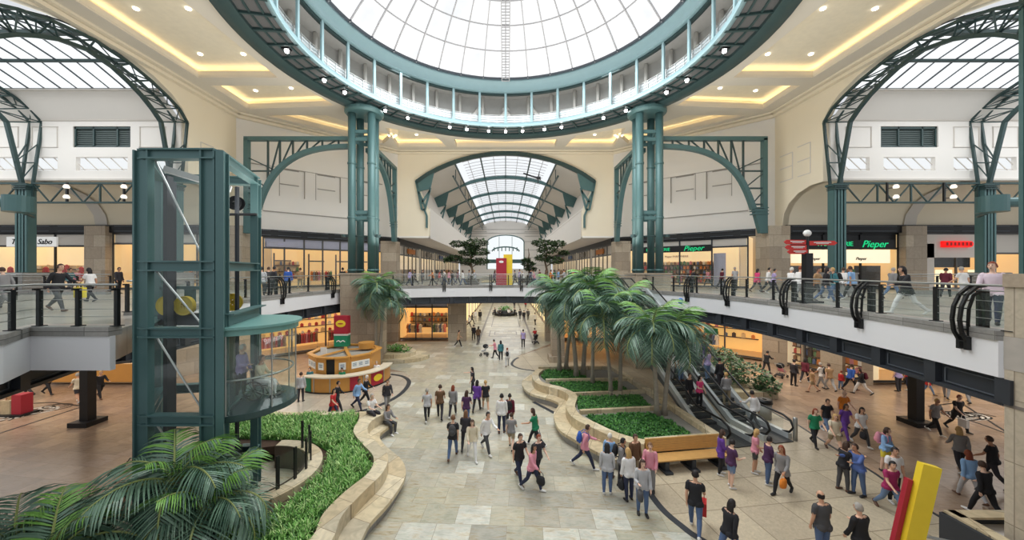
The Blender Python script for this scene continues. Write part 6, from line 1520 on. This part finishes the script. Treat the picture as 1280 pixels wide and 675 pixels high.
ROWS = """
G 534 525 1.66 walk 200 ltgrey s black l g s - w|person in light grey tee and black trousers leftmost of the middle group
G 550 522 1.76 walkm 185 brown s dark l n s -|person in brown shirt beside the grey tee at the left of the middle group
G 566 520 1.66 walk 178 grey t dark l r l -|red-haired person in long grey cardigan in the middle group
G 583 529 1.68 walkm 175 plum s jean l n l -|person in dark plum top and jeans in the middle group
G 596 513 1.70 walk 170 purple t black l k l -|long-haired person in bright purple tunic in the middle of the plaza
G 591 492 1.66 point 265 dark s black l k l -|person in dark top pointing left across the plaza
G 607 512 1.66 walkm 190 black s khaki s l s -|blond person in black tee and khaki shorts seen from behind
G 627 540 1.80 stand 178 white l navy l k s -|stout person in white shirt and navy trousers seen from behind
G 637 534 1.68 walk 175 maroon l dark l k s bpL:black|person in maroon top right of the stout white shirt
G 639 560 1.55 walkm 170 grey s khaki s n s -|youngster in grey sleeveless top and khaki shorts
G 669 557 1.70 stride 250 green s black l n l hb:grey|person in green tee and black trousers striding left
G 566 571 1.74 walk 180 black s jean l o s bpL:charcoal|person in black top with pale jacket tied over blue jeans
G 582 560 1.66 walk 180 dark l black l o l -|brown-haired person in dark jacket close behind the pale hooded person
G 590 573 1.66 walkm 15 cream l white l n l - w|person in cream top with white trousers facing the camera
G 608 564 1.78 stride 40 white l charcoal l k s -|person in white long-sleeved shirt and dark grey trousers striding towards the camera
G 649 600 1.78 walk 30 black s navy l n s hbL:black|person in black tee with dark bag beside the pink cardigan
G 665 612 1.66 walkm 60 pink l navy l k l hb:black w|person in pink cardigan and white shoes in the middle of the plaza
G 672 598 1.70 walk 30 dark s black l r s -|brown-haired person in dark top right behind the pink cardigan
G 731 584 1.74 stride 80 pink l navy l n s bp:blue w|person in pink and blue jacket with blue backpack striding right
G 759 616 1.68 stand 165 ltgrey l jean l k l - w|person in grey top with jacket round the waist and jeans
G 786 624 1.68 stand 190 white l navy l l l hbL:black|blond person in white top carrying a dark bag
G 803 642 1.72 hold 350 ltgrey l jean l n l hb:charcoal|person in pale grey top, jeans and pink scarf holding a grey jacket
G 793 602 1.74 stand 20 brown l khaki l n s -|person in brown jacket behind the group left of the bench
G 762 596 1.60 stand 150 sky l charcoal l w s -|white-haired child in pale blue top near the seat wall
G 777 606 1.68 hold 60 grey l dark l k s bp:black|person with black cap and grey clothes near the seat wall
G 813 612 1.66 hold 330 pink l grey l o s -|person in pink top half hidden at the left end of the bench
G 869 664 1.80 walkm 150 black s jean l k s sb:red|person in black shirt and jeans with a red shopping bag
G 911 702 1.68 stride 110 black l jean l k l hb:red|long-haired person in black top with red belt at the lower edge
G 901 592 1.66 hold 70 purple t black l n l - w|person in wide purple tunic standing at the right end of the bench
G 914 608 1.66 hold 95 plum s denim s k s - w|person in dark top and denim shorts beside the purple tunic
G 944 590 1.64 hold 60 pink s charcoal s l l - w|blond person in pink and black with shorts near the escalator foot
G 960 604 1.68 hold 80 plum l jean l k s hb:dark w|person in plum jacket and blue jeans with light trainers
G 978 616 1.70 walk 300 grey t black l r l hbL:orange|red-haired person in grey top carrying an orange handbag
G 1018 556 1.68 walk 350 green s black l r l -|red-haired person in green tee walking with the group by the bollard
G 1033 541 1.68 walk 0 black s denim l n s -|person in black top behind the green tee
G 1043 564 1.66 walkm 345 cream s khaki s l l -|blond person in cream vest and khaki shorts
G 1056 548 1.66 walk 0 purple s purple l n l -|person in purple top in the group coming from the right
G 1054 530 1.74 walk 0 orange s dark l w b -|bald person in orange shirt behind the purple top
G 1076 555 1.70 walkm 350 white s charcoal l k l hb:black|long-haired person in white tee and dark trousers with black bag
G 1054 612 1.68 hug 90 black l charcoal l n l -|dark-haired person in black jacket embracing the blue plaid shirt
G 1073 618 1.74 hug 275 plaid l jean l n s -|person in blue plaid shirt and jeans being embraced
G 1107 588 1.66 hold 20 sky l yellow s n l bp:pink|person in colourful pink and blue jacket with yellow bag
G 1117 626 1.80 stand 350 white s black l k s hb:black|stout person in printed white tee behind the magenta plaid shirt
G 1113 640 1.70 walkm 355 magenta s denim l k s -|person in magenta plaid shirt and pale blue jeans
G 1169 541 1.70 walk 5 grey s black l l s - w|person in grey tee and black trousers walking hand in hand
G 1197 537 1.76 walkm 355 black s black l r s sb:white|person in printed black tee carrying a white shopping bag
G 1200 588 1.70 walk 150 grey l dark l l l -|blond person in grey jacket walking away at the right
G 1213 624 1.66 walkm 165 sky l ltgrey l r l -|red-haired person in pale blue jacket walking away at the right
G 1241 606 1.76 walk 200 black s dark l n s -|person in black tee nearest the right granite pier
G 1232 646 1.74 walkm 180 black l black l n s - w|stout person in black printed jacket above the dark box
G 1028 700 1.78 stand 182 charcoal s jean l k b -|balding person in charcoal tee at the lower edge seen from behind
G 1076 716 1.72 hold 186 black l dark l g s -|grey-haired person in black vest at the lower edge
G 958 466 1.70 push 110 black l dark l k s -|person in black pushing a pushchair past the golden shops
G 992 481 1.70 stand 100 dark l black l k s -|person in black standing before the toy shop window
G 1006 477 1.68 walk 120 maroon l dark l k l -|person in maroon jacket before the toy shop window
G 1016 489 1.50 walkm 250 tan s khaki s n s -|child in tan top walking before the toy shop window
G 1027 484 1.68 walk 200 white s grey l g s bp:black|person in white top with black backpack before the wooden wall
G 1037 487 1.72 walkm 170 tan s ltgrey l n s -|person in tan top walking beside the white top
G 1051 486 1.2 stand 90 red l denim l r s -|small child in red before the wooden wall
G 1063 487 1.72 stride 100 blue l black l n s -|person in blue jacket striding before the second goods window
G 1077 492 1.68 stride 250 black l white l n l bp:maroon|person with maroon backpack and white trousers
G 1123 488 1.80 stand 180 lilac s dark l k s -|person in lilac shirt standing left of the black support post
G 1136 487 1.74 stand 185 red s navy l n s -|person in red shirt next to the black support post
G 1160 492 1.30 walk 60 red s denim l k s -|child in red tee right of the black support post
G 1183 497 1.74 walkm 120 tan l grey l n s -|person in grey trousers half hidden by the right balcony
G 1211 503 1.74 walk 150 white l grey l g s -|second person in grey trousers half hidden by the right balcony
G 573 433 1.72 walk 100 tan s black l k s -|person in tan tee at the left wall of the lower corridor
G 592 424 1.70 walk 180 dark l black l k s -|person in dark jacket entering the lower corridor on the left
G 598 427 1.72 walkm 178 brown l dark l k l -|person in brown jacket beside the dark jacket in the corridor
G 594 401 1.70 stand 180 white l ltgrey l k s -|person in white far down the left side of the corridor
G 600 401 1.76 stand 180 black l black l k s -|person in black far down the left side of the corridor
G 586 408 1.66 walk 90 white l dark l n s -|person in white by the left corridor wall
G 590 404 1.66 walkm 90 charcoal l dark l k s -|person in dark grey by the left corridor wall
G 619 447 1.66 push 265 pink s black l k s -|person in pink pushing the grey pushchair
G 626 450 1.68 stand 190 teal l black l k l -|person in teal jacket next to the pink pushchair parent
G 634 457 1.5 walk 180 white l ltgrey l r s bp:black|child in white with small black backpack
G 654 433 1.74 stand 180 lilac s black l k s -|person in lilac shirt and black trousers in the corridor entrance
G 669 428 1.60 push 200 red s dark l k s -|person in red with a pushchair at the corridor entrance
G 650 399 1.74 walk 180 dark l black l k s -|leftmost person of the dark group far down the corridor
G 655 401 1.74 walkm 180 black l black l k s -|middle person of the dark group far down the corridor
G 660 399 1.74 walk 180 charcoal l black l n s -|rightmost person of the dark group far down the corridor
G 669 405 1.74 walk 200 white l black l k s -|person in white top and black trousers far down the right side
G 657 384 1.7 walk 0 red l dark l k s -|tiny distant person in red at the end of the corridor
G 643 384 1.7 walk 0 dark l dark l k s -|tiny distant person in dark clothes at the end of the corridor
G 35 494 1.74 stride 270 grey l dark l k s -|person in dark trousers half hidden under the left balcony
G 60 492 1.70 stride 90 tan l black l n s -|person in black trousers under the left balcony
G 98 502 1.74 walk 250 cream s dark s g s -|person in cream tee and dark shorts left of the black post
G 125 497 1.72 stride 70 black t black l l s -|blond person in black coat right of the left support post
G 14 517 1.25 stand 30 tan s tan s l s -|child in tan clothes beside the red display at the left edge
G 376 501 1.68 stand 190 ltgrey l dark l n s -|person in light grey top between the lift and the kiosk
G 421 514 1.70 walk 100 black l dark l k s sb:red|person in black jacket with red bag before the kiosk
G 416 523 1.60 walkm 80 red s navy l k l -|long-haired person in red and navy beside the black jacket
G 447 511 1.76 stride 70 sky l navy l n s -|person in pale blue shirt striding past the kiosk
G 457 505 1.72 walk 90 black l black l w s -|white-haired person in black behind the pale blue shirt
G 484 511 1.70 walk 30 dark l grey l n s -|person in dark jacket standing behind the seat wall
U 72 388 1.82 stride 88 black l charcoal l n s sbL:yellow|person in black leather jacket with yellow bag on the left balcony
U 113 376 1.68 walk 268 white s black l k l -|dark-haired person in white tee on the left balcony
U 6 384 1.70 stride 270 grey l grey l n s -|person in grey leaving the view at the left edge of the upper level
U 87 364 1.70 walk 90 teal l dark l n s -|person in teal behind the black leather jacket
U 96 363 1.68 walkm 90 pink l dark l g s -|grey-haired person in pink behind the black leather jacket
U 148 366 1.70 stand 90 dark l black l k s -|person in dark clothes beside the lift on the left balcony
U 1241 404 1.80 walkm 300 shirtpink l navy l r s -|person in pale pink striped shirt at the right end of the balcony
U 1133 392 1.72 stride 250 black t white l k l -|dark-haired person in black coat at the right balcony rail
U 1204 375 1.74 walk 180 white s ltgrey l g s -|person in white tee before the red sign shop
U 1182 370 1.70 walk 120 maroon l dark l k s -|person in maroon before the yellow lit window
U 1115 372 1.70 walk 90 grey l denim l g s -|grey-haired person in grey on the right gallery
U 988 372 1.72 walk 90 white l dark l w s -|white-haired person in white jacket left of the signpost
U 999 373 1.78 walkm 90 white l grey l r s -|taller person in white shirt left of the signpost
U 1021 371 1.68 walk 20 tan l dark l n s -|person in tan jacket right of the signpost
U 1032 376 1.70 walk 60 black l jean l k l -|long-haired person in black top right of the signpost
U 1043 374 1.70 walkm 250 teal l jean l l s bp:black|blond person in teal top on the right gallery
U 1053 371 1.72 walk 100 white l grey l n s -|person in white behind the teal top
U 1065 373 1.78 walkm 200 sky s black l n s -|person in pale blue shirt looking into the perfumery branch
U 960 365 1.74 walk 60 white l dark l k s -|person in white by the granite corner pier
U 967 366 1.66 walkm 60 lilac s dark l k s -|person in purple striped top by the granite corner pier
U 946 364 1.68 walk 90 hot t dark l k l -|person in hot pink coat before the corner pier
U 919 361 1.76 stand 180 ltgrey s charcoal l g s -|person in light grey tee looking at the perfumery shelves
U 902 360 1.70 walk 90 maroon l dark l k s -|person in maroon before the perfumery shelves
U 885 358 1.68 walk 270 pink l black l k l -|person in pink before the perfumery shelves
U 866 358 1.68 walkm 90 dark l black l k s -|person in black before the left end of the perfumery
U 797 361 1.70 stand 190 blue s dark l k s -|person in blue tee at the top of the escalator
U 771 353 1.72 stand 180 white s black l n s -|person in white tee behind the palm crowns
U 327 370 1.70 stand 200 ltgrey l dark l k s -|person in light grey jacket at the left balcony rail by the lift
U 335 366 1.72 stand 170 charcoal l dark l n s -|person in charcoal top between two others beside the lift
U 342 369 1.74 stand 150 dark l black l k s -|person in dark jacket leaning at the rail beside the lift
U 360 366 1.72 stand 185 blue l black l k s -|person in bright blue jacket at the left balcony rail
U 375 361 1.70 stand 180 tan l khaki l n s -|person in tan jacket before the warm upper shop
U 428 361 1.72 stand 180 black l black l k s sb:white|person in black with white bag beside the tall palm crown
"""
BR = [(512, 'lilac', 'navy', 'n'), (519, 'black', 'black', 'k'), (528, 'charcoal', 'dark', 'k'), (541, 'orange', 'dark', 'n'), (549, 'red', 'grey', 'g'), (556, 'white', 'jean', 'k'), (561, 'pink', 'dark', 'n'), (566, 'black', 'jean', 'k'), (572, 'maroon', 'navy', 'k'), (579, 'white', 'jean', 'n'), (586, 'grey', 'dark', 'k'), (594, 'ltgrey', 'grey', 'l'),
      (618, 'plum', 'black', 'k'), (644, 'dark', 'black', 'k'), (649, 'lilac', 'navy', 'n'), (654, 'white', 'dark', 'g'), (663, 'navy', 'black', 'k'), (675, 'maroon', 'dark', 'k'), (682, 'brown', 'grey', 'n'), (668, 'pink', 'jean', 'n'), (688, 'orange', 'dark', 'k'), (693, 'green', 'grey', 'n'), (698, 'sky', 'dark', 'n'), (706, 'ltgrey', 'black', 'k'), (716, 'red', 'dark', 'k')]
CN = dict(k='black', n='brown', g='grey', l='blond', r='red', w='white', o='brown')
for row in ROWS.strip().splitlines():
    d, lb = row.split('|'); p = d.split(); lv, px, py, h = p[0], float(p[1]), float(p[2]), float(p[3])
    z = 0.012 if lv == 'G' else UP
    if lv == 'U': h *= 1.06
    v = gp(px, py, z)
    person((v.x, v.y, z), h, p[4], float(p[5]), p[6], p[7], p[8], p[9], p[10], p[11], lb, None if len(p) < 13 or p[12] == '-' else p[12].replace('bpL', 'bp'), p[13] if len(p) > 13 else None)
rnd = random.Random(77)
for i, (px, top, bot, hc_) in enumerate(BR):
    Y = 38.2+(i*37 % 10)*.38; X = (px-CX)*Y/F
    pos = 'bridge totem' if px < 632 else 'palm crowns'
    nb = 'left of red totem' if px < 620 else 'right of yellow totem'
    person((X, Y, UP), rnd.uniform(1.64, 1.8), ('walk', 'walkm', 'stand', 'stride')[i % 4], (90, 270)[i % 2]+rnd.uniform(-25, 25), top, 'l', bot, 'l', hc_, 'l' if i % 3 == 0 else 's', '%s-haired person in %s and %s trousers on the far bridge, number %s %s' % (CN[hc_], top, bot, ('one two three four five six seven eight nine ten eleven twelve thirteen'.split()[i if px < 620 else i-12]), nb) if False else '%s-haired person in %s top and %s trousers on far bridge %s' % (CN[hc_], top, bot, nb))
# seated figures on the seat wall
person((-6.35, 17.15, .42), 1.74, 'sit', 60, 'white', 's', 'dark', 'l', 'g', 's', 'grey-haired person in white tee sitting on the end of the left seat wall')
person((-5.55, 17.05, 0), 1.68, 'sit', 60, 'grey', 'l', 'charcoal', 'l', 'n', 'l', 'person in grey with dark scarf sitting on the left seat wall')
# kiosk staff
for x, y, c_, h_, lb in ((-12.35, 23.0, 'teal', 'k', 'kiosk attendant in teal at the left side of the counter'), (-10.3, 22.95, 'green', 'k', 'kiosk attendant in dark green at the right side of the counter'), (-8.7, 24.6, 'white', 'g', 'kiosk attendant in white at the right end of the counter')):
    person((x, y, 0.012), 1.45, 'stand', 0, c_, 'l', 'dark', 'l', h_, 's', lb)
# escalator riders: (distance along, lane, side, facing up?)
ER = [(0.35, 1, .0, 180, 'white', 'l', 'charcoal', 'k', 's', 'stride', 1.80, 'person in white shirt stepping onto the right escalator seen from behind'),
      (2.0, 1, -.25, 160, 'grey', 'l', 'khaki', 'l', 's', 'hold', 1.68, 'person in grey patterned top on the lower right escalator'),
      (3.4, 1, .2, 180, 'black', 'l', 'dark', 'k', 's', 'stand', 1.74, 'person in black riding up behind the patterned top'),
      (4.1, 1, -.2, 180, 'lilac', 's', 'denim', 'k', 's', 'stand', 1.70, 'person in lilac tee riding up the right escalator'),
      (5.2, 1, .2, 180, 'purple', 's', 'dark', 'n', 's', 'stand', 1.66, 'person in purple tee riding up the right escalator'),
      (6.4, 1, -.1, 180, 'cream', 's', 'grey', 'l', 's', 'stand', 1.66, 'blond person in cream riding up the right escalator'),
      (7.6, 1, .1, 180, 'blue', 's', 'dark', 'k', 's', 'stand', 1.72, 'person in blue tee high on the right escalator'),
      (1.7, 0, .15, 15, 'hot', 's', 'black', 'k', 'l', 'hold', 1.62, 'dark-haired person in hot pink top coming down the left escalator'),
      (2.1, 0, -.25, 10, 'black', 'l', 'dark', 'n', 's', 'stand', 1.68, 'person in black beside the hot pink top on the escalator'),
      (3.9, 0, .2, 0, 'white', 's', 'denim', 'n', 's', 'stand', 1.66, 'person in white vest on the left escalator'),
      (4.2, 0, -.25, 0, 'white', 's', 'ltgrey', 'k', 's', 'stand', 1.64, 'person in white with black shoulder bag on the left escalator'),
      (5.7, 0, .0, 0, 'black', 'l', 'black', 'k', 's', 'stand', 1.76, 'person in black on the middle of the left escalator'),
      (6.9, 0, .2, 0, 'orange', 's', 'dark', 'n', 's', 'stand', 1.72, 'person in orange tee high on the left escalator'),
      (7.3, 0, -.2, 0, 'navy', 's', 'dark', 'r', 's', 'stand', 1.72, 'red-haired person in navy high on the left escalator')]
for u, lane, off, yaw, top, sl, bot, hc_, ht, ps, h, lb in ER:
    u = .35 if u < .5 else (.6 if lane == 0 else .4)+u*.68
    c = EB+en*((-1.0, 1.0)[lane]+off)+eu*u
    k = math.floor((u-1.0)/.36); z = (.05+(k*.36+.18)/(EL-2.0)*(UP-.05)) if u > 1 else .05
    person((c.x, c.y, z), h, ps, yaw+math.degrees(ea), top, sl, bot, 'l', hc_, ht, lb)
# lift car: wheelchair user and companion
def wheelchair(loc, yaw, label):
    t = empty('wheelchair', loc, R(yaw), label, 'wheelchair')
    m = MB(); m.lathe([(.27, -.015), (.30, -.02), (.30, .02), (.27, .015), (.27, -.015)], 28)
    for k in range(6): m.box((0, 0, 0), (.56, .012, .012), R(30*k))
    wm_ = m.mesh('wheel', BLACK)
    for s in (-1, 1): inst('wheel', wm_, t, (s*.29, .1, .3), (R(90), 0, R(90)))
    m = MB(); m.lathe([(.05, -.02), (.08, -.02), (.08, .02), (.05, .02), (.05, -.02)], 14); cm_ = m.mesh('caster', BLACK)
    for s in (-1, 1): inst('caster', cm_, t, (s*.22, -.42, .08), (R(90), 0, R(90)))
    m = MB()
    for s in (-1, 1):
        m.tube([(s*.24, .22, .95), (s*.24, .18, .5), (s*.24, -.3, .48), (s*.22, -.5, .2)], .014, 6); m.tube([(s*.24, .22, .95), (s*.24, .34, .97)], .016, 6); m.tube([(s*.25, .15, .68), (s*.25, -.2, .68)], .02, 6); m.tube([(s*.24, .18, .5), (s*.24, .1, .3), (s*.22, -.42, .1)], .012, 6)
    m.build('frame', STEEL, t, True)
    m = MB(); m.box((0, -.05, .47), (.46, .44, .05)); m.box((0, .2, .7), (.46, .04, .42)); m.build('seat', BLACK, t)
    m = MB(); m.box((0, -.55, .14), (.36, .18, .02)); m.build('footrest', BLACK, t); return t
wc = CARF+CARN*.62+Vector((0, 0, .0)); wy = math.degrees(math.atan2(CARN.y, CARN.x))+90-12
wheelchair(wc, wy, 'black wheelchair inside the round glass lift car')
fwd = Matrix.Rotation(R(wy), 3, 'Z') @ Vector((0, 1, 0))
person(wc+fwd*.08+Vector((0, 0, .03)), 1.66, 'sit', wy, 'cream', 'l', 'white', 'l', 'n', 's', 'person in cream top and white trousers seated in the wheelchair', None, 'w')
person(wc+fwd*.62, 1.70, 'hold', wy, 'lilac', 'l', 'dark', 'l', 'w', 's', 'white-haired companion standing behind the wheelchair in the lift')
# pushchairs
def pushchair(loc, yaw, col_, label):
    t = empty('pushchair', loc, R(yaw), label, 'pushchair'); m = MB(); m.lathe([(.05, -.02), (.1, -.02), (.1, .02), (.05, .02), (.05, -.02)], 14); wm_ = m.mesh('wheel', BLACK)
    for x, y in ((-.24, .25), (.24, .25), (-.2, -.35), (.2, -.35)): inst('wheel', wm_, t, (x, y, .1), (R(90), 0, R(90)))
    m = MB()
    for s in (-1, 1): m.tube([(s*.24, .25, .1), (s*.22, -.05, .5), (s*.22, .35, 1.0)], .014, 6); m.tube([(s*.2, -.35, .1), (s*.22, .1, .6)], .014, 6)
    m.tube([(-.22, .35, 1.0), (.22, .35, 1.0)], .018, 6); m.build('frame', STEEL, t, True)
    m = MB(); m.tube([(0, .12, .85), (0, .02, .5), (0, -.28, .42)], [(.2, .05), (.2, .09), (.18, .06)], 10, up=(0, 1, 0)); m.build('seat', cl(col_), t, True)
    m = MB(); m.ell((0, .08, .86), (.24, .26, .2), 14, 8); m.build('hood', cl('black'), t, True); m = MB(); m.box((0, .1, .22), (.36, .4, .14)); m.build('basket', cl('charcoal'), t); return t
v = gp(606, 444); pushchair((v.x, v.y, .012), 265, 'ltgrey', 'light grey pushchair with black hood at the corridor entrance')
v = gp(671, 430); pushchair((v.x-.1, v.y+.5, .012), 200, 'charcoal', 'dark pushchair pushed by the person in red')
v = gp(980, 471); pushchair((v.x-.2, v.y, .0), 110, 'pink', 'pink pushchair before the golden shop window')
# round planter seat far down the corridor
t = empty('round_planter_seat', (-.1, 62, 0), 0, 'dark round seat with greenery in the middle of the lower corridor', 'seat')
m = MB(); m.lathe([(0, 0), (1.9, 0), (1.9, .45), (1.4, .5), (1.3, .8), (0, .8)], 28); m.build('base', BLACK, t); m = MB(); rnd = random.Random(2)
for k in range(5): leafball(m, (math.cos(k*1.3)*.6, math.sin(k*1.3)*.6, 1.1), (.6, .6, .4), 60, .3, rnd)
m.build('foliage', [CV2, CV1], t, fixn=False)
for k, (a, c_) in enumerate(((200, 'dark'), (245, 'charcoal'), (290, 'white'), (335, 'black'))):
    person((-.1+1.75*math.cos(R(a)), 62+1.75*math.sin(R(a)), .0), 1.7, 'sit', a+90, c_, 'l', 'dark', 'l', 'k', 's', 'person in %s sitting on the round seat in the lower corridor' % c_)
# balloon and red display
m = MB(); m.ell((0, 0, 0), (.17, .17, .2), 14, 10); o = m.build('balloon', mat('balloon_blue', rgb(40, 110, 210), .3), None, True); v = EB+en*1.2+eu*6.6; o.location = (v.x+.4, v.y, 5.6); tag(o, 'round blue balloon floating above the escalator riders', 'balloon')
g_ = gp(4, 520); t = empty('display_stand', (g_.x-.3, g_.y+.3, 0), 0, 'red and cream display stand at the left edge of the lower floor', 'display'); m = MB(); m.box((.9, 0, .55), (.5, .5, 1.1)); m.build('red_panel', RED, t); m = MB(); m.box((.35, 0, .4), (.55, .5, .8)); m.build('cream_panel', SEAT, t); m = MB(); m.box((.6, 0, .05), (1.4, .8, .1)); m.build('base', BLACK, t)
